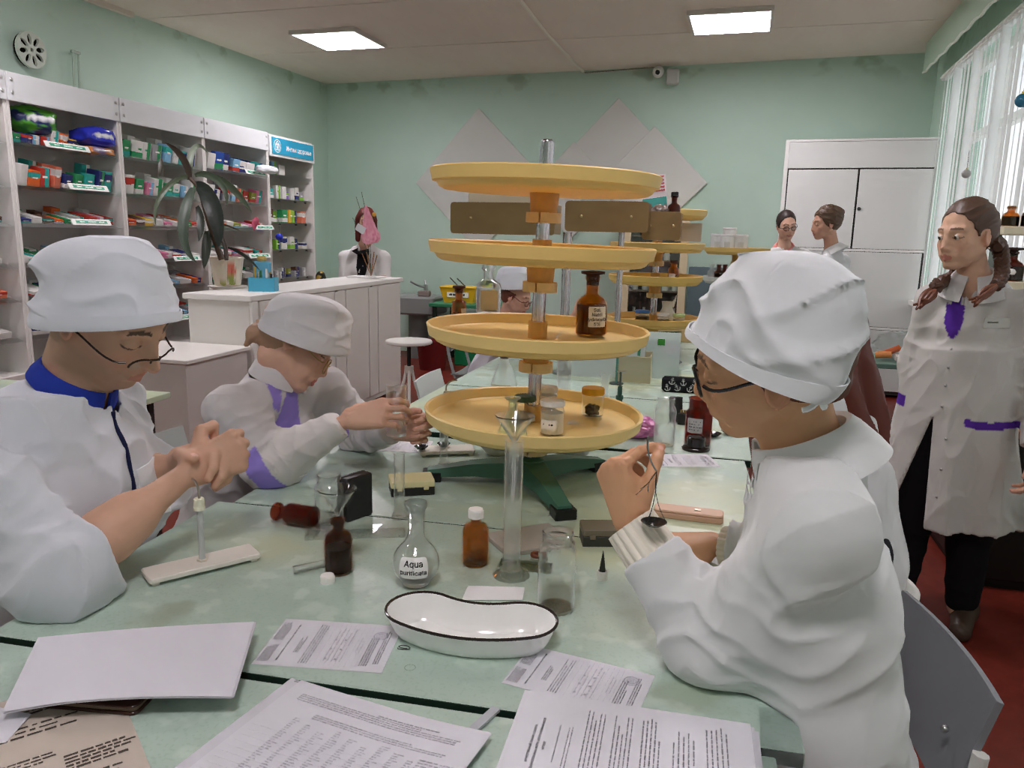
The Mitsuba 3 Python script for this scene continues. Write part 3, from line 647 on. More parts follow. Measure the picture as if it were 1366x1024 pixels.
# ------------------------------------------------------------------ people: one continuous body, clothes and hair as its children
def axes(yaw, pitch, roll): return Rotation.from_euler('ZYX', [yaw, pitch, roll], degrees=True).as_matrix()   # columns: forward, left, up
def local(p, c, r, fn):
    d = nrm(p - A(c, f4)) - f4(r); m = d < 0; d = d + f4(r*.12)
    if m.any(): d[m] = fn(p[m])
    return d
def folds(p, amp, scale, dirv, seed=0, stretch=.22, power=2.0):
    dirv = unit(dirv); a = p @ A(dirv); q = (p - a[:, None]*dirv)*scale + (a*stretch*scale)[:, None]*dirv
    q = q + .35*meshkit.noise(q*.5 + 9, seed + 3)[:, None]
    r = 1 - np.abs(2*meshkit.noise(q, seed) - 1); return amp*(.55*r**power + .45*r**(3*power) - .3)
def hand_frame(x, z): x = unit(x); z = A(z, float) - (A(z) @ x)*x; z = unit(z); return np.stack([x, np.cross(z, x), z], 1)
class Body: pass
TX0, TX1 = -1.075, .130
def person(key, head, neck, shR, shL, hip, elR, wrR, elL, wrL, hR=None, hL=None, skin='#c79a80', fem=0, h=.003, stubble=0., brow='#4a3526', lip='#b06a62', arm=.030, hs=1.0, legs=None, lowneck=.052, red=0):
    b = Body(); b.key = key; b.fem = fem; b.hs = hs
    pos, yaw, pitch, roll, s = head; b.Rh = axes(yaw, pitch, roll); b.hc = A(pos, float); b.s = s
    b.neck, b.shR, b.shL, b.hip, b.elR, b.wrR, b.elL, b.wrL = [A(v, float) for v in (neck, shR, shL, hip, elR, wrR, elL, wrL)]
    b.up = unit(b.neck - b.hip); b.left = b.shL - b.shR; b.left = unit(b.left - (b.left @ b.up)*b.up); b.fwd = np.cross(b.left, b.up)
    b.loc = lambda q: (q - b.hc) @ b.Rh/s
    b.W = lambda x, y, z: b.hc + b.Rh @ (A([x, y, z])*s)
    hands = []
    for side, wr, el, H in ((1, b.wrR, b.elR, hR), (-1, b.wrL, b.elL, hL)):
        H = H or {}
        F = hand_frame(H.get('x', wr - el), H.get('z', (0, 0, 1))); J = hand_joints(H.get('curl', (.5, .55, .6, .65)), H.get('spread', .05), H.get('thumb', (.5, .3, .3)), H.get('pinch'))
        hands.append((side, A(wr), F, J))
    b.hands = hands
    chin_n = b.W(-.022, 0, -.055)
    def fn(p):
        d = local(p, b.W(.01, 0, 0), .20*s, lambda q: head_sdf(b.loc(q), fem)*s)
        nk = rc(p, chin_n, b.neck, .054*s*(.9 if fem else 1.05), lowneck*1.05); d = smin(d, nk, .022)
        d = smin(d, rc(p, b.neck - .03*b.up, b.neck*.55 + b.hip*.45, .050, .048), .05)
        d = smin(d, rc(p, b.neck*.55 + b.hip*.45, b.hip, .048, .052), .04)
        d = smin(d, rc(p, b.shR - .025*b.up, b.neck - .05*b.up, .022, .036), .02); d = smin(d, rc(p, b.shL - .025*b.up, b.neck - .05*b.up, .022, .036), .02)
        for (side, wr, F, J), sh, el in zip(hands, (b.shR, b.shL), (b.elR, b.elL)):
            d = smin(d, rc(p, sh - .025*b.up, el, .022, .026), .015)
            ar = rc(p, el, wr, .036*arm/.03, .0170*arm/.03); ar = smin(ar, rc(p, el*.7 + wr*.3, el*.55 + wr*.45, .040*arm/.03, .036*arm/.03), .03); d = smin(d, ar, .015)
            def hd(q, wr=wr, F=F, J=J, side=side):
                l = (q - wr.astype(f4)) @ F.astype(f4)/f4(hs); l = l*A([1, side, 1], f4); return hand_sdf(l, J, .94 if fem else 1.05)*hs
            d = smin(d, local(p, wr + F[:, 0]*.07, .16, hd), .010)
        if legs:
            for k, a in legs: d = smin(d, rc(p, b.hip, k, .09, .06), .04); d = smin(d, rc(p, k, a, .06, .04), .03)
        return d
    pts = np.vstack([b.W(0, 0, .14), b.W(-.12, 0, 0), b.W(.13, 0, 0), b.W(0, .1, -.1), b.W(0, -.1, .1), b.shR, b.shL, b.hip, b.elR, b.elL] + [wr for _, wr, _, _ in hands] + [wr + F @ (A(q)*[1, sd, 1]) for sd, wr, F, J in hands for f in J for q in f] + [q for l in (legs or []) for q in l])
    b.fn, b.pts, b.h, b.paint = fn, pts, h, (skin, fem, brow, lip, stubble); return b
def finish_body(b, cover=None, deep=.016, capped=None):
    """the body's skin; what lies deep inside the clothing is left out"""
    key, hands = b.key, b.hands; skin, fem, brow, lip, stubble = b.paint
    m = sdf_mesh(b.fn, b.pts.min(0) - .06, b.pts.max(0) + .06, b.h)
    v = A(m.vertices); q = b.loc(v); col = np.tile(lin(skin), (len(v), 1)); near = np.linalg.norm(q, axis=1) < .16
    col[near] = head_color(q[near], skin, fem, brow, lip, stubble)
    col *= (1 + .10*(meshkit.fbm(v*60, 3) - .5))[:, None]
    for sd, wr, H, J in hands:
        for f in J:     # knuckles and finger tips a little redder, nails paler
            for k, w, r in ((0, .18, .014), (1, .22, .010), (3, .35, .013)):
                c = wr + H @ (A(f[k])*[1, sd, 1]); g = np.exp(-(np.linalg.norm(v - c, axis=1)/r)**2)*w; col = col*(1 - g[:, None]) + lin('#c87868')*g[:, None]
        for c, t, sx, n in nails(J):
            M = A([1, sd, 1]); c = wr + H @ (c*M*b.hs); t, sx, n = [H @ (w*M) for w in (t, sx, n)]; e = v - c
            mk = (np.abs(e @ t) < .0058) & (np.abs(e @ sx) < .0046) & (e @ n > -.005) & (e @ n < .006); col[mk] = col[mk]*.4 + lin('#e3b7ab')*.6
    F = A(m.faces); col = np.clip(col, 0, 1)
    if capped is not None: q = b.loc(A(m.vertices)); F = F[~((q[F][:, :, 2] > capped).all(1) & (np.linalg.norm(q[F], axis=2) < .2).all(1))]
    u, inv = np.unique(F, return_inverse=True); m = trimesh.Trimesh(A(m.vertices)[u], inv.reshape(-1, 3), process=False)
    add(b.key + '__body', m, 'skin', col[u], smooth=True)
def legs(b, hipL, hipR, kneeL, kneeR, footL, footR, color='#26262b', h=.014):
    fn = lambda p: smin(smin(rc(p, hipL, kneeL, .095, .070), rc(p, kneeL, footL, .070, .050), .03), smin(rc(p, hipR, kneeR, .095, .070), rc(p, kneeR, footR, .070, .050), .03), .03)
    P = A([hipL, hipR, kneeL, kneeR, footL, footR]); add('trousers', sdf_mesh(fn, P.min(0) - .13, P.max(0) + .13, h), 'cloth', color, smooth=True, parent=b.key, label='dark trousers')
def coat(b, name, color, cuffR=.8, cuffL=.8, torso=((.0, .15), (.33, .125), (.62, .135), (.88, .105)), sl=(.070, .062, .050), knees=None, kr=(.125, .10), hem=None, h=.005, wr_=None, neckhole=.062, squash=1.32, opening=None, shade=None, extra=None, necktop=.02, cut=None, label=None, mat='cloth', shr=.050, elbow=.010, trap=.035, arm_k=.035, nbr=.058):
    """coat or tunic over the body: torso, sleeves to the cuffs (fraction of the forearm), skirt over the thighs or down to a hem"""
    L = np.linalg.norm(b.neck - b.hip); B3 = np.stack([b.left, b.fwd, b.up], 1)
    cuffs = [(b.elR + (b.wrR - b.elR)*cuffR, b.elR, b.shR), (b.elL + (b.wrL - b.elL)*cuffL, b.elL, b.shL)]
    chin_n = b.W(-.022, 0, -.055)
    def fade(p): return np.clip(np.min([np.linalg.norm(p - c[0], axis=1) for c in cuffs], axis=0)/.10 - .3, .15, 1)
    def fn(p):
        q = (p - b.hip.astype(f4)) @ B3.astype(f4); q = q/A([squash, 1, 1], f4)
        d = chain(q, [(0, 0, t*L) for t, _ in torso], [r for _, r in torso], .03)
        nb = b.neck - trap*b.up
        for sh in (b.shR, b.shL): d = smin(d, rc(p, sh - .012*b.up, nb, shr, nbr), .045)
        if knees:
            for k in knees: d = smin(d, rc(p, b.hip + .06*(k - b.hip) + 0*b.up, k, kr[0], kr[1]), .06)
        if hem: d = smin(d, hem(p), .06)
        for cf, el, sh in cuffs:
            s = rc(p, sh, el, sl[0], sl[1]); s = smin(s, rc(p, el, cf, sl[1], sl[2]), .03); fx = unit(cf - el)
            s = smax(s, (p - cf) @ fx.astype(f4), .004)
            dl = np.linalg.norm(p - el, axis=1); ax = unit(el - sh); m = (dl < .26) & (np.abs(s) < .05)
            if m.any():     # creases that gather on the inner side of the elbow
                q = p[m] - el.astype(f4); inn = unit(-ax + fx).astype(f4); t = np.maximum(q @ -ax.astype(f4), q @ fx.astype(f4)); side = np.clip((q @ inn)/(np.linalg.norm(q, axis=1) + 1e-6)*.6 + .55, .1, 1)
                s[m] -= (elbow*side*np.exp(-((dl[m] - .05)/.10)**2)*((1 - np.abs(np.sin(t*78 + 6*meshkit.noise(p[m]*11, 5))))**1.5 - .35)).astype(f4)
            d = smin(d, s, arm_k)
        m = np.abs(d) < .04
        if m.any():
            pm, fd = p[m], fade(p[m])
            for (amp, sc, dv, sd) in (wr_ or [(.006, 12, (0, 0, 1), 1)]): d[m] -= (folds(pm, amp, sc, dv, sd)*fd).astype(f4)
        tb = (p[:, 0] > TX0) & (p[:, 0] < TX1 + .01) & (p[:, 2] > .735) & (p[:, 1] < 3); d = np.where(tb, np.maximum(d, f4(.7606) - p[:, 2]), d)
        nk = rc(p, b.neck - .10*b.up + .012*b.fwd, chin_n + (chin_n - b.neck)*1.2, neckhole, neckhole*.95); d = smax(d, -nk, .004)
        d = np.maximum(d, (p - b.neck - necktop*b.up) @ b.up.astype(f4)) if necktop is not None else d
        if opening is not None: d = opening(p, d)
        if cut is not None: d = np.maximum(d, cut(p))
        return d
    pts = np.vstack([b.neck + .05*b.up, b.shR, b.shL, b.hip, b.elR, b.elL] + [c[0] for c in cuffs] + [A(k) for k in (knees or [])])
    lo, hi = pts.min(0) - .20, pts.max(0) + .20
    if hem: lo[2] = hem.z0 - .03; lo[:2] -= .1; hi[:2] += .1
    m = sdf_mesh(fn, lo, hi, h); v = A(m.vertices); col = np.tile(lin(color), (len(v), 1))
    if shade: col = shade(v, col)
    add(name, m, mat, col, smooth=True, parent=b.key, label=label)
    return fn
def band(b, name, center, axis, front, rx, ry, rows, gap=.0, th=.004, color='#dcdde2', mat='cloth', label=None, n=48, lift=0.0, parent=None):
    """collar: rows of (outward, along axis) round an ellipse about the neck, open at the front by gap radians"""
    axis = unit(axis); front = unit(A(front) - (A(front) @ axis)*axis); side = np.cross(axis, front); P = []
    for u in np.linspace(gap, 2*pi - gap, n):
        d = math.cos(u)*front*1 + math.sin(u)*side; ra = 1/math.sqrt((math.cos(u)/rx)**2 + (math.sin(u)/ry)**2)
        P.append([A(center) + d*(ra + o) + axis*(a + lift*(math.cos(u) - 1)*-.5) for o, a in rows])
    return add(name, sheet(A(P), th), mat, color, smooth=50, parent=parent or b.key, label=label)
def capmesh(b, rows, view, seed=0, amp=.006, n=88, top=None, power=2.3, bandrows=None, color='#dadde3', dents=()):
    """cloth cap: rings through (front point, back point, half depth, lift of the near side), from the rim up to the crown"""
    view = unit(view); rows = [(A(a), A(c), d, l) for a, c, d, l in rows]
    t = np.arange(len(rows)); C = CubicSpline(t, A([np.r_[(a+c)/2, (c-a)/2, d, l] for a, c, d, l in rows])); tt = np.linspace(0, t[-1], 60)
    G = []
    for q in tt:
        w = C(q); m_, x_, d, l = w[:3], w[3:6], w[6], w[7]; u = np.arange(n)*2*pi/n; cu, su = np.cos(u), np.sin(u)
        e = 2/power; ca, sa = np.sign(cu)*np.abs(cu)**e, np.sign(su)*np.abs(su)**e
        G.append(m_ + ca[:, None]*x_ + sa[:, None]*(d*-view) + (su*l)[:, None]*A([0, 0, 1.]))
    G = A(G); k = len(tt); cen = G.mean(1, keepdims=True); o = G - cen; o /= np.linalg.norm(o, axis=2, keepdims=True) + 1e-9
    P3 = G.reshape(-1, 3); f = folds(P3, amp*.7, 15, _R*.9 + _U*.5, seed, .3, 4.0) + folds(P3, amp, 9, _R*.8 - _U*.6, seed + 7, .35, 3.0) + .25*amp*(meshkit.fbm(P3*38, 2, seed) - .5)
    fade = np.repeat(np.clip(np.linspace(0, 1, k)/.18, 0, 1)**1.2, n); V = P3 + o.reshape(-1, 3)*(f*fade)[:, None]
    for (tc, w_, dep, u0, u1) in dents:
        T = np.repeat(np.linspace(0, 1, k), n); U = np.tile(np.arange(n)*2*pi/n, k); g = np.exp(-((T - tc - .03*np.sin(U*1.3))/w_)**2)*np.clip(np.cos((U - (u0+u1)/2)/((u1-u0)/2)*pi/2), 0, 1)**.5*(np.abs(U - (u0+u1)/2) < (u1-u0)/2)
        V = V - o.reshape(-1, 3)*(dep*g)[:, None]
    i, j = np.meshgrid(np.arange(k-1), np.arange(n), indexing='ij'); j2 = (j+1) % n
    q = np.stack([i*n+j, i*n+j2, (i+1)*n+j2, (i+1)*n+j], -1).reshape(-1, 4)
    F = [q[:, [0, 1, 2]], q[:, [0, 2, 3]]]; N0 = len(V)
    V = np.vstack([V, V[(k-1)*n:].mean(0) + (top if top is not None else 0)]); s = np.arange(n); F.append(np.stack([s + (k-1)*n, (s+1) % n + (k-1)*n, 0*s + N0], 1))
    # the rim turned in
    I = G[0]*.93 + cen[0]*.07 + A([0, 0, .012]); V = np.vstack([V, I]); F.append(np.vstack([np.stack([s, N0+1+s, (s+1) % n], 1), np.stack([(s+1) % n, N0+1+s, N0+1+(s+1) % n], 1)]))
    m = fixvol(trimesh.Trimesh(V, np.vstack(F), process=False))
    c = add('cap', m, 'cloth', color, smooth=True, parent=b.key)
    if bandrows:
        B = G[:int(60*bandrows)] + o[:int(60*bandrows)]*.003; a = len(B); B = np.concatenate([B, B[:, :1]], 1)
        add('cap_band', sheet(B, .002), 'cloth', color, smooth=60, parent=c)
    return c, G
def glasses(b, col, wx=.0215, wz=.017, mat='gloss', r=.0013, fx=.108, zz=-.006, temple=True, both=True, rimless_bottom=False, drop=0.0, tilt=0.0, half=False):
    g = b.key
    def w(x, y, z): return b.W(x, y, z - drop)
    rims = []
    for s in (-1, 1):
        ring = [w(fx - .010*abs(math.cos(u)*.6 + .4) + tilt*math.sin(u), s*(.033 + wx*math.cos(u)), zz + wz*math.sin(u)*(1 if math.sin(u) > 0 else 1)) for u in (np.linspace(-.15, pi + .15, 17) if half else np.linspace(0, 2*pi, 29))]
        rims.append(tube(ring, r, 6, cap=False))
    rims.append(tube(arc([w(fx - .004, -.012, zz + .004), w(fx + .003, 0, zz + .008), w(fx - .004, .012, zz + .004)], 8), r, 6))
    f = add('glasses', rims, mat, col, parent=g, label='eyeglass frame')
    for s in (-1, 1): add('temple', tube(arc([w(fx - .016, s*.056, zz + .004), w(.05, s*.079, zz + .006), w(-.005, s*.083, zz + .010), w(-.022, s*.082, zz - .012)], 14), r, 6), mat, col, parent=f)
    for s in (-1, 1):
        P = flat(Polygon([((wx - .001)*math.cos(u), (wz - .001)*math.sin(u)) for u in np.linspace(0, 2*pi, 24)][:-1])); v = A(P.vertices); P.vertices = A([w(fx - .009, s*.033 + a, zz + c) for a, c, _ in v])
        add('lens', P, 'thin_glass', smooth=False, parent=f)
    return f

# ---- the man in the cap at the left edge of the table
k = thing('person', 'man in a tall white cap and white coat with royal blue collar, holding hand scales', 'person')
M = person(k, ((-1.09, 1.186, 1.224), 3, 34, 8, 1.05), (-1.165, 1.17, 1.095), (-1.215, .985, 1.025), (-1.235, 1.31, 1.02), (-1.25, 1.165, .50),
    (-1.025, .985, .822), (-.945, 1.205, .930), (-1.19, 1.31, .835), (-1.02, 1.275, .925),
    hR=dict(x=(0.753, 0.536, 0.381), z=(0.430, -0.871, 0.239), curl=((1.35, 1.25, .35), (1.45, 1.4, .7), (1.5, 1.4, .7), (1.5, 1.3, .7)), spread=.05, thumb=(1.0, .55, .35), pinch=(-.004, .013, .004)),
    hL=dict(x=(.75, -.1, .25), z=(-.2, .6, .8), curl=(.7, .8, .9, .9), thumb=(.6, .2, .4)), skin='#c39a82', stubble=.30, lip='#b27466', arm=.037, h=.0034, hs=1.06, lowneck=.058, brow='#3c2c22')
def _man_shade(v, col): return col
manc = coat(M, 'coat', '#c6c9cf', cuffR=.16, cuffL=.55, torso=((-.05, .155), (.30, .130), (.64, .135), (.80, .100)), sl=(.070, .086, .080), neckhole=.064, h=.006, elbow=.014,
    wr_=[(.024, 7, (.2, .3, 1), 1), (.009, 17, (.5, -.3, .6), 4)], necktop=-.004, squash=1.36)
legs(M, (-1.25, 1.26, .50), (-1.25, 1.07, .50), (-.86, 1.30, .53), (-.86, 1.05, .53), (-.88, 1.32, .06), (-.88, 1.03, .06))
finish_body(M, manc, capped=.055)
band(M, 'collar', M.neck + .002*M.up + .006*M.fwd, (0.476, 0.171, 0.863), M.fwd, .074, .074, [(.004, -.022), (.003, -.008), (-.004, .012), (-.007, .014)], gap=.10, th=.005, color='#23358f', label='royal blue stand collar')
def on_front(b, fn, t, side=0.0, r=.5, h=None):
    """the first point of the clothing met from in front of the body, at the fraction t of the trunk and a sideways offset"""
    L = np.linalg.norm(b.neck - b.hip); o = b.hip + b.up*t*L + b.left*side; s = np.arange(.34, 0, -.002)
    p = (o[None] + s[:, None]*b.fwd[None]).astype(f4); d = fn(p); i = np.argmax(d < 0); return p[i].astype(float)
pl = A([on_front(M, manc, t, .0) for t in np.linspace(.93, .30, 14)])
add('front_piping', tube(arc(pl, 30) + .002*M.fwd, .0045, 6), 'cloth', '#1c2140', parent=k, label='dark navy front piping')
for t in (.36,): add('button', mv(cyl(.008, .003, n=12, b=.001), on_front(M, manc, t, -.022)), 'satin', '#b9b2a5', parent=k)
pk = A([[on_front(M, manc, t, s) + .003*M.fwd for s in (.02, .06, .10)] for t in (.74, .66, .56)])
add('chest_pocket', sheet(pk, .003), 'cloth', '#e2e4e8', smooth=50, parent=k)
cap, G = capmesh(M, [((-1.22, 1.171, 1.206), (-0.9552, 1.189, 1.215), .116, -.026), ((-1.213, 1.179, 1.238), (-0.9596, 1.193, 1.239), .120, -.020), ((-1.208, 1.186, 1.266), (-0.9685, 1.197, 1.271), .118, -.006), ((-1.225, 1.188, 1.298), (-0.9756, 1.201, 1.297), .118, .004), ((-1.201, 1.19, 1.329), (-0.994, 1.212, 1.326), .104, .004), ((-1.16, 1.195, 1.351), (-1.025, 1.23, 1.352), .072, .0), ((-1.126, 1.205, 1.36), (-1.042, 1.228, 1.363), .030, 0)],
    view=(-0.249, 0.949, -0.190), seed=3, amp=.012, bandrows=.16, color='#c9cdd4', power=2.5, top=(0, 0, .001), dents=[(.42, .035, .008, 3.4, 5.8)])
add('tie_knot', [tube(arc([(-1.166, 1.143, 1.261), (-1.133, 1.122, 1.269), (-1.119, 1.114, 1.262)], 8), .007, 6), tube(arc([(-1.122, 1.114, 1.266), (-1.148, 1.125, 1.249), (-1.172, 1.136, 1.231)], 8), .005, 5)], 'cloth', '#cfd3da', parent=cap)
glasses(M, '#2e2018', wx=.0225, wz=.012, r=.0019, fx=.118, zz=-.016, drop=.002, half=True)
hk = sdf_mesh(lambda p: np.maximum(np.maximum(ell(M.loc(p), (-.022, 0, .035), (.098, .083, .098)), -ell(M.loc(p), (.10, 0, -.02), (.125, .10, .125))), np.maximum(-.03 - M.loc(p)[:, 2], M.loc(p)[:, 2] - .03)), M.hc - .16, M.hc + .16, .005)
add('hair', hk, 'hair', '#2e231c', smooth=True, parent=k)

# ---- the woman with the gold rimmed glasses, second on the left
k = thing('person', 'woman in a white cap and gold glasses, white tunic with lilac inserts, holding a beaker', 'person')
W2 = person(k, ((-1.07, 1.80, 1.094), 24, 33, -16, .97), (-1.115, 1.80, 1.015), (-1.150, 1.635, .935), (-1.07, 1.96, .94), (-1.31, 1.83, .46),
    (-1.045, 1.635, .805), (-.868, 1.705, .925), (-.99, 2.02, .80), (-.812, 1.865, .862),
    hR=dict(x=(0.947, 0.237, 0.218), z=(0.155, -0.804, 0.575), curl=((.35, .75, .5), (.45, .8, .5), (.5, .85, .5), (.55, .8, .5)), spread=.04, thumb=(.35, .55, .3)),
    hL=dict(x=(0.973, -0.090, 0.211), z=(0.719, 0.679, 0.150), curl=(.8, .9, 1.0, 1.0), thumb=(.5, .3, .4)), skin='#cfa48e', fem=1, lip='#b2585a', brow='#6b5140', arm=.029, h=.0036, lowneck=.046)
def _w2_shade(v, col):
    el, sh, wr = W2.elR, W2.shR, W2.wrR; ax = unit(el - sh); d = (v - el) @ ax; fx = unit(wr - el); t = (v - el) @ fx; rad = np.linalg.norm(v - el, axis=1)
    m = (rad < .13) & (t > -.075) & (t < .012) & (d > -.055) ; col[m & (t > -.040)] = lin('#8f7fcb')
    fo = (t > .012) & (np.linalg.norm(v - el - t[:, None]*fx, axis=1) < .075) & (t < .25); col[fo] = lin('#cdcac8')
    fl = unit(W2.wrL - W2.elL); t2 = (v - W2.elL) @ fl; fo = (t2 > .0) & (np.linalg.norm(v - W2.elL - t2[:, None]*fl, axis=1) < .07); col[fo] = lin('#cdcac8')
    L = np.linalg.norm(W2.neck - W2.hip); u = ((v - W2.hip) @ W2.up)/L; s = (v - W2.hip) @ W2.left; f = (v - W2.hip) @ W2.fwd
    tri = (f > .05) & (u > .58) & (u < .96) & (np.abs(s + .02) < .018 + .05*np.clip((.97 - u)/.3, 0, 1)) & (u > .62 + .8*np.abs(s + .02)); col[tri] = lin('#8f7fcb')
    yo = (s < -.055) & (s > -.085) & (u > .84) & (f > -.02) & (f < .14) & (np.linalg.norm(v - el, axis=1) > .15); col[yo] = lin('#8f7fcb')
    return col
w2c = coat(W2, 'tunic', '#c3c0c1', cuffR=.90, cuffL=.9, torso=((-.05, .145), (.30, .120), (.64, .125), (.82, .088)), sl=(.066, .058, .037), neckhole=.060, h=.005, shade=_w2_shade,
    wr_=[(.020, 8, (.1, .4, 1), 11), (.006, 18, (.5, -.3, .6), 14)], necktop=-.004)
legs(W2, (-1.30, 1.92, .48), (-1.30, 1.74, .48), (-.95, 1.95, .52), (-.95, 1.70, .52), (-.97, 1.96, .06), (-.97, 1.69, .06))
finish_body(W2, w2c, capped=.055)
band(W2, 'collar', W2.neck + .0*W2.up + .006*W2.fwd, (0.352, 0.171, 0.920), W2.fwd, .066, .066, [(.012, -.030), (.008, -.005), (.003, .026), (-.002, .034), (-.006, .026)], gap=.30, th=.004, color='#c6c3c4')
bd = A([[on_front(W2, w2c, t, s) + .004*W2.fwd for s in (-.115, -.090, -.065)] for t in (.72, .66, .58)])
add('name_badge', sheet(bd, .002), 'satin', '#dfe0dd', smooth=50, parent=k, label='white name badge')
cap, G = capmesh(W2, [((-1.144, 1.777, 1.137), (-0.9423, 1.836, 1.061), .116, -.016), ((-1.14, 1.782, 1.156), (-0.9368, 1.844, 1.092), .114, -.012), ((-1.126, 1.79, 1.18), (-0.9347, 1.854, 1.143), .110, -.004), ((-1.114, 1.798, 1.201), (-0.9275, 1.841, 1.173), .100, 0), ((-1.104, 1.803, 1.213), (-0.9521, 1.84, 1.197), .085, 0), ((-1.081, 1.811, 1.221), (-0.997, 1.831, 1.214), .04, 0)],
    view=(-0.249, 0.949, -0.190), seed=9, bandrows=.2, color='#c6c5c8', power=2.5, amp=.010)
add('tie_end', tube(arc([(-1.116, 1.754, 1.143), (-1.119, 1.732, 1.139), (-1.129, 1.731, 1.148)], 6), .006, 5), 'cloth', '#cfcdd0', parent=cap)
glasses(W2, '#b79a62', wx=.025, wz=.022, mat='metal', r=.0015, fx=.112, zz=-.012, drop=.002)
def _w2_hair(p):
    q = W2.loc(p); d = np.maximum(ell(q, (-.022, 0, .020), (.092, .080, .090)), -ell(q, (.11, 0, -.03), (.130, .11, .14)))
    d = np.maximum(d, q[:, 2] - .0); n = W2.W(-.098, -.01, -.035); d = smin(d, rc(p, W2.W(-.080, 0, -.02), n, .026, .022), .015); d = smin(d, rc(p, n, n + [-.018, -.01, -.03], .014, .007), .01)
    return d - folds(p, .004, 60, unit(A([-1, .2, -1.2])), 5)
add('hair', sdf_mesh(_w2_hair, W2.hc - [.3, .18, .22], W2.hc + .16, .004), 'hair', '#a5836a', smooth=True, parent=k, label='light brown hair tied at the nape')

# ---- the woman on the right in the large cap
k = thing('person', 'woman in the foreground right, large loose white cap, black glasses, white coat, hand raised', 'person')
W3 = person(k, ((.080, 1.115, 1.222), 172, 14, -20, .97), (.132, 1.128, 1.108), (.160, 1.28, 1.040), (.150, .992, 1.035), (.222, 1.13, .46),
    (.14, 1.46, .80), (.03, 1.495, .792), (.030, 1.075, .808), (-.105, 1.130, .955),
    hL=dict(x=(-0.369, 0.140, 0.919), z=(-0.690, -0.712, 0.134), curl=((1.30, .30, .25), (1.45, .85, .5), (1.5, 1.0, .6), (1.5, 1.0, .6)), spread=.05, thumb=(.6, .3, .3), pinch=(-.006, .006, .013)),
    hR=dict(x=(-1, -.25, -.05), z=(.0, -.25, 1), curl=(.7, .8, .9, .9), thumb=(.5, .3, .4)), skin='#c89873', fem=1, lip='#b4605a', brow='#3a2a20', arm=.027, h=.0034, lowneck=.042)
def _w3_hemline(p): return .47 - p[:, 2]
w3c = coat(W3, 'coat', '#cdcfcf', cuffR=.70, cuffL=.74, torso=((-.12, .145), (.15, .128), (.40, .112), (.64, .108), (.82, .080)), sl=(.050, .062, .050), knees=[(.02, 1.02, .54), (.02, 1.27, .54)], kr=(.12, .10), neckhole=.070, trap=.026, shr=.054, nbr=.066, arm_k=.055, h=.005, elbow=.009,
    wr_=[(.010, 6, (.5, .1, 1), 21), (.006, 15, (.9, .2, .5), 24)], necktop=-.002, squash=1.36)
finish_body(W3, w3c, capped=.048)
legs(W3, (.22, 1.22, .46), (.22, 1.04, .46), (-.14, 1.27, .53), (-.14, 1.02, .53), (-.12, 1.28, .06), (-.12, 1.0, .06))
band(W3, 'collar', W3.neck + .010*W3.up + .004*W3.fwd, W3.up*1 + W3.fwd*.45, W3.fwd, .070, .068, [(.026, -.052), (.021, -.032), (.009, .000), (.002, .013), (-.004, .011), (-.004, -.01)], gap=.42, th=.004, color='#d2d4d4', label='wide turned-down collar', lift=-.02)
band(W3, 'sweater_neck', W3.neck + .0*W3.up + .006*W3.fwd, W3.up + W3.fwd*.35, W3.fwd, .052, .052, [(.012, -.05), (.006, -.015), (0, .004), (-.004, .0)], gap=.02, th=.006, color='#ded7c6', label='cream sweater neckline')
def cuff(b, el, wr, t0, t1, r0, r1, color, n=40, rib=.0022):
    fx = unit(wr - el); s = unit(np.cross(fx, [0, .3, 1])); w = np.cross(fx, s); P = []
    for u in np.linspace(0, 2*pi, n*4 + 1): P.append([el + (wr - el)*t + (s*math.cos(u) + w*math.sin(u))*((r0 + (r1 - r0)*(t - t0)/(t1 - t0))*(1 + .08*math.cos(2*u)) + rib*math.cos(u*n*.5)) for t in np.linspace(t0, t1, 8)] )
    return add('knit_cuff', sheet(A(P), .004), 'cloth', color, smooth=60, parent=b.key, label='cream ribbed sweater cuff')
cuff(W3, W3.elL, W3.wrL, .66, .99, .044, .040, '#e3ddcf'); cuff(W3, W3.elR, W3.wrR, .6, .86, .040, .037, '#d8d0bf')
cap, G = capmesh(W3, [((-0.03171, 1.136, 1.24), (0.1387, 1.092, 1.196), .126, -.044), ((-0.02455, 1.138, 1.259), (0.1637, 1.093, 1.232), .132, -.036), ((-0.01084, 1.142, 1.288), (0.1762, 1.098, 1.273), .138, -.012), ((0.003898, 1.145, 1.316), (0.173, 1.104, 1.305), .135, -.002), ((0.01863, 1.147, 1.34), (0.153, 1.112, 1.332), .120, .002), ((0.03276, 1.148, 1.357), (0.1281, 1.126, 1.353), .085, .002), ((0.03417, 1.143, 1.363), (0.08944, 1.134, 1.363), .030, 0)],
    view=(-0.249, 0.949, -0.190), seed=15, amp=.016, bandrows=.14, color='#cdd0d2', power=2.4, dents=[(.50, .05, .010, 3.3, 5.2), (.33, .04, .008, 4.2, 6.2)])
add('tie_bow', [tube(arc([(0.09961, 1.026, 1.199), (0.1261, 1.019, 1.197), (0.1335, 1.013, 1.196)], 6), .0032, 5), tube(arc([(0.1327, 1.014, 1.196), (0.1287, 1.009, 1.186), (0.113, 1.004, 1.177)], 8), [.004]*8, 5), tube(arc([(0.1327, 1.014, 1.196), (0.1358, 1.011, 1.188), (0.1402, 1.013, 1.18)], 6), [.005]*6, 5)], 'cloth', '#e3e5e6', parent=cap, label='white tie bow at the nape')
glasses(W3, '#141416', wx=.025, wz=.020, r=.0026, fx=.108, zz=.000)
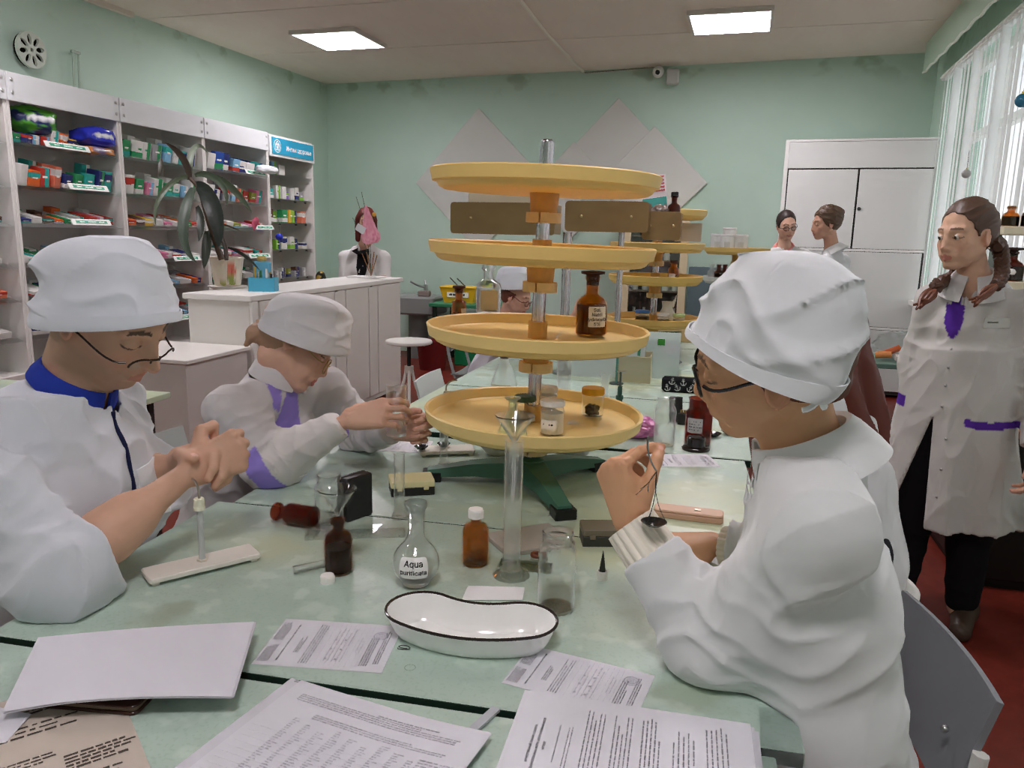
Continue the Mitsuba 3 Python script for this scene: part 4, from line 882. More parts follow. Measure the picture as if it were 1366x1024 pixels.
def _w3_hair(p):
    q = W3.loc(p); d = np.maximum(ell(q, (-.022, 0, .030), (.100, .081, .100)), -ell(q, (.12, 0, -.03), (.140, .11, .15)))
    d = np.maximum(d, q[:, 2] - .03); d = smin(d, ell(q, (-.070, 0, -.045), (.030, .045, .024)), .02); return d - folds(p, .003, 60, unit(A([1, .2, -1.2])), 6)
add('hair', sdf_mesh(_w3_hair, W3.hc - .19, W3.hc + .19, .004), 'hair', '#5a3322', smooth=True, parent=k, label='dark brown hair under the cap')

# ---- the girl with two braids standing on the right
k = thing('person', 'girl with two brown braids standing at the right in a white coat with purple trim', 'person')
GI = person(k, ((.812, 3.0, 1.411), 217, 5, 2, .95), (.862, 3.02, 1.262), (.755, 3.065, 1.185), (1.015, 2.96, 1.185), (.865, 3.04, .78),
    (.735, 3.09, .95), (.755, 3.0, .80), (1.075, 2.95, .93), (1.06, 2.84, .72), hR=dict(x=(.5, .0, -.8), curl=(.4, .5, .5, .5), z=(-.9, 0, .2)), hL=dict(curl=(.4, .5, .5, .5), z=(.9, 0, .2)),
    skin='#cfa68c', fem=1, lip='#b5655c', brow='#5a4334', h=.004, arm=.027, legs=[((.76, 3.02, .42), (.755, 3.04, .06)), ((.94, 2.98, .42), (.95, 3.0, .06))], lowneck=.047)
class Hem:
    z0 = .40
    def __call__(s, p):
        t = np.clip((.80 - p[:, 2])/.4, -.6, 1); q = (p - A([.862, 3.03, 0], f4)) @ A([[.96, -.30, 0], [.30, .96, 0], [0, 0, 1]], f4).T
        r = np.sqrt((q[:, 0]/1.32)**2 + q[:, 1]**2) - (.145 + .045*t); r = r - .012*np.maximum(t, 0)*np.sin(np.arctan2(q[:, 1], q[:, 0])*7)
        return np.maximum(r.astype(f4), np.maximum(s.z0 - p[:, 2], p[:, 2] - 1.02))
def _g_open(p, d):
    """the front edges part below the waist, over the dark trousers"""
    s = (p - GI.hip.astype(f4)) @ GI.left.astype(f4) + .052; f = (p - GI.hip.astype(f4)) @ GI.fwd.astype(f4); w = .085*np.clip((.80 - p[:, 2])/.42, 0, 1)
    cutter = np.maximum(np.maximum(np.abs(s + .5*w) - w*.8, -(f - .02)), p[:, 2] - .79); return np.maximum(d, -cutter)
def _g_shade(v, col):
    s = (v - GI.hip) @ GI.left; f = (v - GI.hip) @ GI.fwd; L = np.linalg.norm(GI.neck - GI.hip); u = ((v - GI.hip) @ GI.up)/L
    P = '#57309a'
    tie = (f > .02) & (u > .60) & (u < .98) & (np.abs(s + .035 + .03*(u - .7)) < np.where(u < .84, .030*np.sqrt(np.clip((u - .60)/.12, 0, 1)), .014 + .05*np.clip(u - .86, 0, 1))); col[tie] = lin(P)
    pk = (f > .0) & (v[:, 2] > .765 + .35*np.clip(np.abs(s - .12) - .01, 0, 1)*.4) & (v[:, 2] < .792 + .12*np.abs(s - .12)) & (s > .045) & (s < .20) ; col[pk] = lin(P)
    p2 = (f > -.05) & (v[:, 2] > .80) & (v[:, 2] < .845) & (s < -.155) & (s > -.25) & (np.linalg.norm(v - GI.elR, axis=1) > .12); col[p2] = lin(P)
    return col
gc = coat(GI, 'coat', '#c4c2be', cuffR=.95, cuffL=.95, torso=((-.05, .125), (.25, .112), (.45, .104), (.66, .108), (.84, .074)), sl=(.052, .052, .046), hem=Hem(), neckhole=.056, h=.006, shade=_g_shade, opening=_g_open,
    wr_=[(.016, 7, (.15, .1, 1), 31), (.006, 18, (.1, -.3, 1), 34)], necktop=.0, squash=1.20, shr=.044)
finish_body(GI, gc)
band(GI, 'collar', GI.neck + .014*GI.up + .006*GI.fwd, GI.up + GI.fwd*.32, GI.fwd, .058, .058, [(.058, -.050), (.036, -.022), (.008, .012), (.0, .022), (-.005, .018), (-.005, -.02)], gap=.24, th=.003, color='#cfcecd', label='white turned-down shirt collar')
bd = A([[on_front(GI, gc, t, s) + .004*GI.fwd for s in (.055, .09, .125)] for t in (.765, .73, .695)])
bk = add('name_badge', sheet(bd, .003), 'satin', '#b9bab4', smooth=50, parent=k, label='grey name badge')
bd2 = A([[on_front(GI, gc, t, s) + .0065*GI.fwd for s in (.065, .09, .115)] for t in (.74, .735, .73)])
add('badge_lettering', sheet(bd2, .001), 'matte', '#77776f', smooth=50, parent=bk)
for t in (.53, .40, .27, .12, -.10, -.32, -.52): 
    try: add('snap_button', sph(.005, on_front(GI, gc, t, -.028 if t > 0 else .0), 1), 'metal', '#b7b7b7', parent=k)
    except Exception: pass
add('trousers', sdf_mesh(lambda p: smin(smin(smin(rc(p, (.78, 3.03, .74), (.755, 3.02, .40), .095, .078), rc(p, (.755, 3.02, .40), (.75, 3.04, .10), .078, .055), .03), smin(rc(p, (.93, 2.99, .74), (.945, 2.985, .40), .095, .078), rc(p, (.945, 2.985, .40), (.955, 3.0, .10), .078, .056), .03), .012), ell(p, (.86, 3.03, .78), (.13, .105, .10)), .03) - folds(p, .006, 12, (0, .2, .3), 41, .8), (.55, 2.8, .0), (1.15, 3.2, .95), .007), 'cloth', '#17161a', smooth=True, parent=k, label='black trousers')
for i, (c, rz) in enumerate((((.745, 3.00), -1.9), ((.955, 2.96), -1.9))):
    sh = sdf_mesh(lambda p: np.maximum(smin(rc(p, (-.08, 0, .035), (.10, 0, .025), .042, .036), rc(p, (-.06, 0, .05), (-.06, 0, .12), .045, .042), .03), -p[:, 2]), (-.16, -.07, -.01), (.18, .07, .19), .006)
    add('boot', mv(sh, (*c, .002), rz), 'satin', '#4a3a30', smooth=True, parent=k)
for s in (-1, 1):
    e = add('eye', sph(.0118*GI.s, GI.W(.0835, s*.032, .0050), 3), 'gloss', None, smooth=True, parent=k); m = sph(.0118*GI.s, (0, 0, 0), 3); v = A(m.vertices); dirs = v/np.linalg.norm(v, axis=1, keepdims=True); look = GI.Rh @ unit([1, -.25, -.28])
    c_ = dirs @ look; col = np.where((c_ > .95)[:, None], lin('#120c09'), np.where((c_ > .80)[:, None], lin('#3d2a1c'), lin('#c9c0b8')))
    m.vertices = v + GI.W(.0835, s*.032, .0050); scene.pop(e); add(e, m, 'gloss', col, smooth=True); labels[e] = {'label': 'brown eye'}
def _g_hair(p):
    q = GI.loc(p); d = np.maximum(ell(q, (-.020, 0, .036), (.105, .084, .104)), -ell(q, (.098, 0, -.036), (.094, .112, .132)))
    d = np.maximum(d, -.075 - q[:, 2] + .0*q[:, 0]); d = np.maximum(d, -ell(q, (.004, .085, -.006), (.026, .03, .036)))
    return d - folds(q*A([1, 1, 1], f4), .006, 45, unit(A([-1, .0, .35])), 8, .12)
def braid(b, pts, r0, r1, n=8, seed=0):
    P = arc(pts, 60); L = np.linspace(0, 1, 60); t = np.gradient(P, axis=0); t /= np.linalg.norm(t, axis=1, keepdims=True); s = np.cross(t, b.fwd); s /= np.linalg.norm(s, axis=1, keepdims=True); w = np.cross(t, s); out = []
    for j in range(3):
        ph = L*n*pi + j*2*pi/3; R = r0 + (r1 - r0)*L
        out.append(tube(P + s*(np.sin(ph)*R*.75)[:, None] + w*(np.sin(2*ph)*R*.38)[:, None], R*.72, 7))
    return out
add('hair', sdf_mesh(_g_hair, GI.hc - .17, GI.hc + .17, .0034), 'hair', '#503a2d', smooth=True, parent=k, label='brown hair drawn back from the forehead')
bL = [GI.W(-.055, .070, -.03), (0.9308, 3.045, 1.378), (0.9227, 2.97, 1.334), (0.9059, 2.904, 1.288), (0.874, 2.837, 1.256)]
bR = [GI.W(-.06, -.055, -.05), GI.W(-.055, -.060, -.10), (0.8297, 3.115, 1.284), (0.7724, 3.022, 1.26), (0.7147, 2.917, 1.233)]
add('braid', braid(GI, bL, .021, .015), 'hair', '#4a3023', parent=k, label='braid over her left shoulder'); add('braid', braid(GI, bR, .021, .016, 7), 'hair', '#4a3023', parent=k, label='braid over her right shoulder')
def tuft(b, c, d, r, seed): return [tube(arc([A(c), A(c) + A(d)*.6 + rng.normal(0, .006, 3), A(c) + A(d)*rng.uniform(.8, 1.1) + rng.normal(0, .007, 3)], 7), np.linspace(r, r*.45, 7), 6) for _ in range(14)]
for c, d in ((A(bL[-1]), A((0.7968, 2.764, 1.203)) - A(bL[-1])), (A(bR[-1]), A((0.6563, 2.85, 1.185)) - A(bR[-1]))): labels[add('loose_end', tuft(GI, c, d, .009, 1), 'hair', '#6b3d28', parent=k)] = {'kind': 'stuff', 'label': 'reddish loose braid end'}
add('earring', sph(.004, GI.W(-.008, .083, -.042), 1), 'metal', '#cfc8b8', parent=k)

# ---- the woman behind the counter, arms folded, half hidden by the pink ornament
k = thing('person', 'woman with long dark red hair and crossed arms behind the white counter', 'person')
P = person(k, (A((-3.214, 6.75, 1.471)) + [0, 0, 0], -62, 8, 0, .97), (-3.256, 6.8, 1.27), (-3.451, 6.78, 1.139), (-3.083, 6.84, 1.155), (-3.292, 6.85, 0.5145), (-3.433, 6.7, 0.8237), (-3.083, 6.6, 0.9268), (-3.035, 6.76, 0.8497), (-3.235, 6.6, 0.8935), hR=dict(x=(1, .1, .1), z=(.2, -1, .2)), hL=dict(x=(-1, 0, .05), z=(-.2, -1, .2)), skin='#c69c86', fem=1, h=.007)
fn = coat(P, 'coat', '#cfcfcd', cuffR=.95, cuffL=.95, torso=((-.4, .135), (.25, .115), (.66, .110), (.84, .080)), sl=(.055, .052, .045), h=.009, neckhole=.058, necktop=-.002, wr_=[(.018, 9, (.3, 0, 1), 3)], cut=lambda p: .40 - p[:, 2])
finish_body(P, fn, .03)
def vneck(b, fn, color, t0=.70, w=.045, key='blouse', label='black blouse'):
    G = A([[on_front(b, fn, t, s*w*min(1.1, (t - t0)/.22 + .03)) + .004*b.fwd for s in (-1, -.5, 0, .5, 1)] for t in np.linspace(t0, .95, 7)]); add(key, sheet(G, .003), 'cloth', color, smooth=60, parent=b.key, label=label)
legs(P, P.hip + [.09, 0, -.05], P.hip + [-.09, 0, -.05], P.hip + [.09, 0, -.45], P.hip + [-.09, 0, -.45], A([P.hip[0] + .09, P.hip[1], .055]), A([P.hip[0] - .09, P.hip[1], .055]))
vneck(P, fn, '#17171a', .48, .05)
def longhair(b, low, back, r=.034, side=.07, front=.098, seed=2, cutz=None):
    def f(p):
        q = b.loc(p); d = np.maximum(ell(q, (-.018, 0, .036), (.106, .088, .106)), -ell(q, (front, 0, -.036), (.096, .105, .132)))
        for s in (-1, 1): d = smin(d, rc(p, b.W(-.03, s*side, .02), b.W(back, s*(side + .012), low), r, r*.8), .03)
        d = smin(d, rc(p, b.W(-.07, 0, .0), b.W(back - .03, 0, low - .02), r*1.5, r), .03)
        return d - folds(q*A([1, 1, 1], f4), .008, 40, (0, 0, 1), seed, .15)
    return f
add('hair', sdf_mesh(longhair(P, -.17, -.03), P.hc - .30, P.hc + .17, .007), 'hair', '#5a1f1a', smooth=True, parent=k, label='long dark red hair')

# ---- the woman in a cap seated at the farther tables
k = thing('person', 'woman in a white cap at the far tables, seen between the yellow trays', 'person')
P = person(k, (A((-1.288, 4.95, 0.98)), -8, 22, -4, .97), (-1.355, 4.98, 0.8344), (-1.379, 4.85, 0.7667), (-1.3, 5.1, 0.7428), (-1.505, 5.05, 0.3699), (-1.181, 4.8, 0.6753), (-0.963, 4.8, 0.8135), (-1.162, 5.15, 0.6663), (-0.8942, 5.02, 0.8827), hR=dict(x=(.8, .1, .3), curl=(.9, 1, 1, 1)), hL=dict(x=(.3, -.1, 1), z=(-.7, -.5, .1), curl=(.9, 1.0, 1.1, 1.1)), skin='#c49883', fem=1, h=.006)
fn = coat(P, 'coat', '#cbccd4', cuffR=.9, cuffL=.9, torso=((-.1, .14), (.25, .12), (.66, .115), (.84, .085)), sl=(.058, .055, .046), h=.008, neckhole=.058, necktop=-.002, wr_=[(.02, 9, (.3, 0, 1), 5)])
finish_body(P, fn, .03); legs(P, P.hip + [0, .09, .02], P.hip + [0, -.09, .02], P.hip + [.40, .1, .04], P.hip + [.40, -.1, .04], P.hip + [.38, .1, -.40], P.hip + [.38, -.1, -.40])
vneck(P, fn, '#4a2326', .6, .03, label='dark red blouse')
cap, G = capmesh(P, [((-1.429, 4.95, 1.024), (-1.182, 4.95, 1.034), .115, -.016), ((-1.434, 4.95, 1.063), (-1.178, 4.95, 1.078), .116, -.012), ((-1.425, 4.95, 1.113), (-1.19, 4.95, 1.121), .112, -.004), ((-1.41, 4.95, 1.153), (-1.206, 4.95, 1.16), .1, 0), ((-1.369, 4.95, 1.169), (-1.247, 4.95, 1.173), .06, 0)], view=(-0.249, 0.949, -0.190), seed=21, bandrows=.3, color='#d4dae2', n=48, amp=.008)
glasses(P, '#5a2a28', wx=.022, wz=.018, r=.0022, fx=.110, zz=-.004)
add('hair', sdf_mesh(lambda p: np.maximum(np.maximum(ell(P.loc(p), (-.022, 0, .02), (.100, .083, .100)), -ell(P.loc(p), (.11, 0, -.03), (.130, .11, .14))), P.loc(p)[:, 2] - .03), P.hc - .17, P.hc + .16, .007), 'hair', '#6b3a2a', smooth=True, parent=k)

# ---- the young woman with the pink collar
k = thing('person', 'young woman in glasses with a salmon pink coat collar by the tall cabinet', 'person')
P = person(k, (A((0.5274, 7.05, 1.51)), 285, 14, 6, .95), (0.5273, 7.1, 1.34), (0.3763, 7.1, 1.227), (0.7089, 7.14, 1.255), (0.605, 7.15, 0.6122), (0.3249, 7.05, 0.9043), (0.4159, 6.9, 0.7591), (0.8017, 7.1, 0.9204), (0.737, 6.9, 0.7426), skin='#cfa690', fem=1, h=.007, brow='#2e211b')
fn = coat(P, 'coat', '#d3d2d0', cuffR=.95, cuffL=.95, torso=((-.5, .13), (.25, .11), (.66, .105), (.84, .078)), sl=(.055, .05, .045), h=.009, neckhole=.058, necktop=-.002, wr_=[(.014, 9, (.3, 0, 1), 7)], cut=lambda p: .45 - p[:, 2])
finish_body(P, fn, .03); legs(P, P.hip + [.09, 0, -.05], P.hip + [-.09, 0, -.05], P.hip + [.09, 0, -.42], P.hip + [-.09, 0, -.42], A([P.hip[0] + .09, P.hip[1], .06]), A([P.hip[0] - .09, P.hip[1], .06]))
band(P, 'collar', P.neck - .0*P.up + .006*P.fwd, P.up + P.fwd*.6, P.fwd, .066, .070, [(.034, -.05), (.026, -.03), (.006, .006), (-.004, .010)], gap=.25, th=.005, color='#e08f8c', label='salmon pink collar')
def tied(p):
    q = P.loc(p); d = np.maximum(ell(q, (-.018, 0, .036), (.103, .083, .103)), -ell(q, (.100, 0, -.036), (.094, .105, .134))); d = np.maximum(d, -.06 - q[:, 2]); return smin(d, ell(q, (-.11, 0, .02), (.045, .045, .045)), .02)
add('hair', sdf_mesh(tied, P.hc - .18, P.hc + .17, .006), 'hair', '#2f2320', smooth=True, parent=k, label='dark hair tied back')
glasses(P, '#2a2224', wx=.022, wz=.017, r=.0024, fx=.108, zz=-.002)

# ---- the older woman
k = thing('person', 'older woman with pinned up hair and maroon top by the tall white cabinet', 'person')
P = person(k, (A((0.7822, 6.55, 1.518)), 195, 8, 0, 1.0), (0.8476, 6.58, 1.329), (0.9475, 6.76, 1.234), (0.7838, 6.42, 1.215), (0.9301, 6.62, 0.6282), (0.9024, 6.75, 0.8575), (0.6765, 6.6, 0.7692), (0.8744, 6.36, 0.8602), (0.7001, 6.4, 0.79), skin='#c2957f', fem=1, h=.007, lowneck=.052)
fn = coat(P, 'coat', '#c9cbcc', cuffR=.95, cuffL=.95, torso=((-.5, .15), (.25, .145), (.62, .140), (.84, .088)), sl=(.064, .058, .048), h=.009, neckhole=.060, necktop=-.002, wr_=[(.018, 9, (.3, 0, 1), 9)], cut=lambda p: .45 - p[:, 2])
finish_body(P, fn, .03); legs(P, P.hip + [0, .09, -.05], P.hip + [0, -.09, -.05], P.hip + [0, .09, -.42], P.hip + [0, -.09, -.42], A([P.hip[0], P.hip[1] + .09, .06]), A([P.hip[0], P.hip[1] - .09, .06]))
vneck(P, fn, '#5c1f2c', .66, .05, label='maroon top')
band(P, 'collar', P.neck + .006*P.up + .004*P.fwd, P.up + P.fwd*.5, P.fwd, .070, .072, [(.044, -.05), (.030, -.03), (.006, .008), (-.004, .010)], gap=.45, th=.005, color='#d8dadb')
def updo(p):
    q = P.loc(p); d = np.maximum(ell(q, (-.022, 0, .042), (.108, .090, .106)), -ell(q, (.100, 0, -.040), (.100, .115, .122))); d = np.maximum(d, -.05 - q[:, 2]); d = smin(d, ell(q, (-.085, 0, .075), (.055, .055, .045)), .02); return d - folds(q, .008, 50, (1, 0, .6), 4, .2)
add('hair', sdf_mesh(updo, P.hc - .18, P.hc + .18, .006), 'hair', '#55402f', smooth=True, parent=k, label='pinned up brown hair')

# ---- the student behind the woman in the foreground: only her hair and coat show
k = thing('person', 'student with long auburn hair behind the woman in the large white cap', 'person')
P = person(k, (A((0.2438, 2.068, 1.136)), 170, 15, 0, .97), (0.2777, 2.077, 1.031), (0.3234, 2.211, 0.9578), (0.2387, 1.902, 0.9964), (0.3644, 2.038, 0.6706), (0.3581, 2.178, 0.7474), (0.3502, 2.229, 0.6977), (0.2932, 1.883, 0.832), (0.2755, 1.851, 0.8033), skin='#c69c82', fem=1, h=.007)
fn = coat(P, 'coat', '#d6d7d9', cuffR=.9, cuffL=.9, torso=((-.3, .125), (.25, .115), (.66, .105), (.84, .078)), sl=(.055, .052, .045), h=.008, neckhole=.058, necktop=-.002, wr_=[(.016, 9, (.3, 0, 1), 6)])
finish_body(P, fn, .03)
add('hair', sdf_mesh(longhair(P, -.26, -.085, r=.036), P.hc - .36, P.hc + .17, .006), 'hair', '#5a2417', smooth=True, parent=k, label='long auburn hair')
legs(P, P.hip + [0, .09, -.04], P.hip + [0, -.09, -.04], P.hip + [-.38, .10, -.02], P.hip + [-.38, -.10, -.02], A([P.hip[0] - .36, P.hip[1] + .1, .06]), A([P.hip[0] - .36, P.hip[1] - .1, .06]))
STUDENT = P

# ------------------------------------------------------------------ yellow carousels
TRAYP = [(0, 0), (.245, 0), (.256, .006), (.262, .016), (.272, .018), (.2775, .044), (.2735, .047), (.2685, .044), (.261, .020), (.250, .014), (0, .014)]
def carousel(label, pos, zs, R=.275, pole_r=.0165, top=1.61, tilt=0.0, cols=('#d3b26a',), legs=None, legc='#3f6a57', base_r=None, group='yellow tray carousels'):
    k = thing('carousel', label, 'carousel', group); s = R/.275
    X = mi.ScalarTransform4f().translate(list(map(float, pos))).rotate([0, 1, 0], math.degrees(tilt))
    z0 = .05
    add('pole', lathe([(0, z0 - .01), (pole_r, z0), (pole_r, top - pos[2] - .008), (pole_r*.7, top - pos[2]), (0, top - pos[2] + .001)], 32), 'chrome', parent=k, xf=X)
    for i, z in enumerate(zs):
        t = add('tray', lathe([(r*s, h + z - pos[2]) for r, h in TRAYP], 72), 'tray_plastic' if cols[i % len(cols)] is None else 'satin', cols[i % len(cols)], smooth=40, parent=k, xf=X)
        add('hub', [cyl(.032*s**.5, .05, (0, 0, z - pos[2] - .05), 28, .036*s**.5), cyl(.024, .045, (0, 0, z - pos[2] + .012), 24)], 'satin', '#c89b52', parent=t, xf=X)
        c = ext(Point(0, 0).buffer(.043*s**.5).difference(Point(0, 0).buffer(pole_r)).difference(sbox(-.002, -.2, .002, 0)), .024)
        add('clamp_ring', mv(c, (0, 0, z - pos[2] - .070)), 'satin', '#d9c08c', smooth=40, parent=t, xf=X)
    if legs:
        hub = add('hub_casting', lathe([(0, .004), (.050, .004), (.050, .03), (.036, .058), (.022, .064), (0, .064)], 32), 'satin', legc, parent=k)
        sc = scene[hub]; sc['to_world'] = TM(pos)
        for a, L, bend in legs:
            d = A([math.cos(a), math.sin(a), 0]); n = A([-d[1], d[0], 0]); P = []
            for t, w, h0, h1 in ((.02, .040, .010, .056), (.55*L, .030, .018, .048), (L, .022, .012, .030)):
                for sgn in (-1, 1): P += [d*t + n*w*sgn + A([0, 0, h0]), d*t + n*w*.72*sgn + A([0, 0, h1])]
            P = A(P); lg = add('leg', trimesh.util.concatenate([trimesh.convex.convex_hull(P[:8]), trimesh.convex.convex_hull(P[4:])]), 'satin', legc, smooth=20, parent=k, xf=TM(pos))
            f = [d*t + n*w*sgn + A([0, 0, h]) for t in (L - .035, L + .012) for sgn, w in ((-1, .025), (1, .025)) for h in (0.001, .024)]
            add('rubber_foot', trimesh.convex.convex_hull(A(f)), 'satin', '#151716', smooth=20, parent=lg, xf=TM(pos))
    elif base_r: add('base_plate', cyl(base_r, .02, (0, 0, .0), 40, base_r*.8), 'satin', '#55605c', parent=k, xf=TM(pos))
    return k
scene['tray_plastic'] = prin(rgb('#dab972'), 0.33, specular=0.45)
carousel('nearest yellow tray carousel on the green three-legged foot', (-.437, 1.868, .76), (1.485, 1.318, 1.118, .905), tilt=.024, cols=('#f0cd7e', '#eec97c', '#eecf88', '#ecd08c'), legs=[(math.atan2(1.604+.02-1.868, -.299+.437), .285, 0), (math.atan2(1.79-1.868, -.68+.437), .265, 0), (math.atan2(2.02-1.868, -.285+.437), .225, 0)])
CAR2 = (-.31, 4.0, .76)
carousel('second yellow tray carousel in front of the glazed cream cabinet', CAR2, (1.475, 1.315, 1.155, .945), R=.235, top=1.60, cols=('#e6c67a', '#dfbf76', '#dfbd6c', '#d6b067'), base_r=.16)
CAR3 = (.11, 5.5, .76)
carousel('farthest carousel, yellow top tray above grey trays, carrying white jars', CAR3, (1.285, 1.09, .93), R=.215, top=1.34, cols=('#cdb069', '#b9bdb8', '#b9bdb8'), base_r=.15)

# ------------------------------------------------------------------ glassware and bottles
def vessel(outer, t, base=.003):
    """closed wall: the outer profile up, then the inner one down, wall thickness t"""
    o = A(outer, float); tang = np.gradient(o, axis=0); n = np.stack([tang[:, 1], -tang[:, 0]], 1); n /= np.linalg.norm(n, axis=1, keepdims=True) + 1e-9
    i = o - n*t; i[:, 0] = np.maximum(i[:, 0], .0006); i[:, 1] = np.maximum(i[:, 1], o[0, 1] + base); i[-1] = [o[-1, 0] - t, o[-1, 1]]
    return [(0, o[0, 1])] + [tuple(x) for x in o] + [tuple(x) for x in i[::-1]] + [(0, o[0, 1] + base)]
def prof(pts, n=40):
    """smooth profile through the points; a repeated point keeps a corner"""
    p = A(pts, float); t = np.r_[0, np.cumsum(np.maximum(np.linalg.norm(np.diff(p, axis=0), axis=1), 1e-5))]
    from scipy.interpolate import PchipInterpolator
    q = np.linspace(0, t[-1], n); return np.c_[PchipInterpolator(t, p[:, 0])(q), PchipInterpolator(t, p[:, 1])(q)]
def inner_fill(outer, t, z, base=.003):
    """the liquid or powder inside a vessel up to the height z"""
    o = A(outer, float); zz = np.linspace(o[0, 1] + base + .0004, z, 20); r = np.interp(zz, o[:, 1], o[:, 0]) - t - .0004
    return [(0, zz[0])] + list(zip(np.maximum(r, .001), zz)) + [(0, z)]
def wrap_sphere(m, c, R, az, el): v = A(m.vertices); m = m.copy(); lo, la = az + v[:, 0]/R, el + v[:, 1]/R; m.vertices = A(c) + (R + v[:, 2])[:, None]*np.stack([np.cos(la)*np.cos(lo), np.cos(la)*np.sin(lo), np.sin(la)], 1); return m
def wrap_cyl(m, R, az, z): v = A(m.vertices); m = m.copy(); lo = az + v[:, 0]/R; m.vertices = np.stack([(R + v[:, 2])*np.cos(lo), (R + v[:, 2])*np.sin(lo), z + v[:, 1]], 1); return m
def patch(w, h, r=.003, n=12):
    """rounded label sheet cut into strips so that it can be wrapped"""
    P = rrect(w, h, r); out = []
    for i in range(n):
        g = P.intersection(sbox(-w/2 + i*w/n, -h, -w/2 + (i+1)*w/n, h)); out.append(flat(g))
    return trimesh.util.concatenate(out)
def toward(p): return math.atan2(-p[1], -p[0] + .0)
def bottle_profile(R, H, neck_r, neck_z, lip=True, sh=.25, square=False):
    s = neck_z - (R - neck_r)*(1.15 if not square else .55)
    p = [(R - .004, 0), (R, .005), (R, s - .01), (R - .001, s), ((R+neck_r)/2 + .004, (s + neck_z)/2), (neck_r, neck_z), (neck_r, H - .012)]
    if lip: p += [(neck_r + .004, H - .009), (neck_r + .004, H - .002), (neck_r + .001, H)]
    else: p += [(neck_r, H)]
    return A(p, float)
def glass_thing(name, label, cat, profile, mat, pos, t=.0022, n=40, xf=None, base=.003, body='body', fill=None, smooth=50, group=None):
    k = thing(name, label, cat, group)
    X = xf if xf is not None else TM(pos)
    add(body, lathe(vessel(profile, t, base), n), mat, smooth=smooth, parent=k, xf=X)
    if fill: add(fill[2], lathe(inner_fill(profile, t, fill[0], base), n), fill[1], fill[3] if len(fill) > 3 else None, parent=k, xf=X)
    return k
def print_lines(w, h, rows, seed, th=.35, fill=.9):
    """rows of small word-like bars, flat in the xy plane"""
    r = np.random.default_rng(seed); V, F = [], []; dy = h/rows
    for i in range(rows):
        y = h/2 - (i + .5)*dy; x = -w/2; end = w/2*(2*fill*r.uniform(.7, 1) - 1) if r.random() < .3 else w/2*(2*fill - 1)
        while x < end:
            l = dy*r.uniform(.5, 2.2); hh = dy*th*r.uniform(.7, 1.1); b = len(V)
            V += [(x, y - hh/2, 0), (x + l, y - hh/2, 0), (x + l, y + hh/2, 0), (x, y + hh/2, 0)]; F += [(b, b+1, b+2), (b, b+2, b+3)]; x += l + dy*r.uniform(.2, .45)
    return trimesh.Trimesh(A(V), A(F), process=False)
# round flask with its label
p0 = A((-0.4902, 1.214, 0.76)); Rb = .0425
fl = prof([(.0200, 0), (.0235, .0015), (.0301, .013), (.0370, .022), (.0413, .033), (Rb, .043), (.0413, .053), (.0370, .064), (.0301, .073), (.0220, .082), (.0165, .092), (.0150, .104), (.0150, .140), (.0190, .146), (.0205, .151), (.0195, .156)], 80)
k = glass_thing('round_flask', 'round glass flask with a white printed label in the middle of the table', 'flask', fl, 'glass', p0, t=.0016, n=56, fill=(.014, 'water', 'water'))
az = toward(p0) - .12; c = p0 + [0, 0, .043]
add('label', wrap_sphere(patch(.054, .040, .006, 16).subdivide().subdivide().subdivide(), c, Rb + .0006, az, .12), 'matte', '#e9e9e6', smooth=True, parent=k, label='white paper label')
add('lettering', [wrap_sphere(mv(text('Aqua', .0105, True), (0, .0085, .0006)), c, Rb + .0006, az, .12), wrap_sphere(mv(text('purificata', .0082, True), (0, -.0075, .0006)), c, Rb + .0006, az, .12)], 'matte', '#1c1c1c', smooth=False, parent=k)
add('frosted_mouth', lathe([(.0152, .128), (.0156, .128), (.0156, .140), (.0195, .146), (.0210, .151), (.0205, .1565), (.0170, .1565), (.0160, .145), (.0152, .128)], 40, closed=False), 'thin_plastic', parent=k, xf=TM(p0))
# amber bottle with a white screw cap
def amber(name, label, pos, R, H, mat='red_amber_glass', cap=None, xf=None, neck=.0105, nz=None, fill=None, lip=True, lab=None, n=40, sh=1.15, group=None):
    nz = nz or H*.80; pr = prof(bottle_profile(R, H, neck, nz, lip), 50); X = xf if xf is not None else TM(pos)
    k = thing(name, label, 'bottle', group); add('body', lathe(vessel(pr, .0026, .004), n), mat, smooth=40, parent=k, xf=X)
    if fill: add('contents', lathe(inner_fill(pr, .0026, fill, .004), n), 'satin', '#4a2410', parent=k, xf=X)
    if cap:
        add('screw_cap', screwcap(.0145, .017, (0, 0, H - .014)), 'satin', cap, smooth=30, parent=k, xf=X)
    return k
def screwcap(r, h, c=(0, 0, 0), n=36):
    P = Polygon([((r + (.0006 if i % 2 else 0))*math.cos(i*pi/n), (r + (.0006 if i % 2 else 0))*math.sin(i*pi/n)) for i in range(2*n)])
    return trimesh.util.concatenate([mv(ext(P, h*.82), c), mv(cyl(r, h*.18, (0, 0, h*.82), 36, r*.93), c)])
amber('amber_bottle', 'amber glass bottle with a white screw cap standing in the middle of the table', (-0.4156, 1.332, 0.76), .0262, .108, mat='amber_glass', cap='#e7e5e0')
amber('amber_bottle', 'dark brown open bottle with a glass funnel in its neck', (-0.6472, 1.22, 0.76), .0265, .105, mat='dark_amber_glass', fill=.05)
pb = A((-0.6472, 1.22, 0.76))
FUN = [(.0030, 0), (.0036, .050), (.0060, .056), (.0350, .100), (.0362, .1015), (.0350, .1030), (.0338, .1010), (.0045, .0575), (.0022, .051), (.0016, 0), (.0030, 0)]
def funnel(label, pos, s=1.0, stem=.0):
    k = thing('glass_funnel', label, 'funnel'); add(k, lathe([(r*s, z*s if z > .052 else z*s - stem*(z < .04)) for r, z in FUN], 48, closed=False), 'glass', smooth=50, xf=TM(pos)); return k
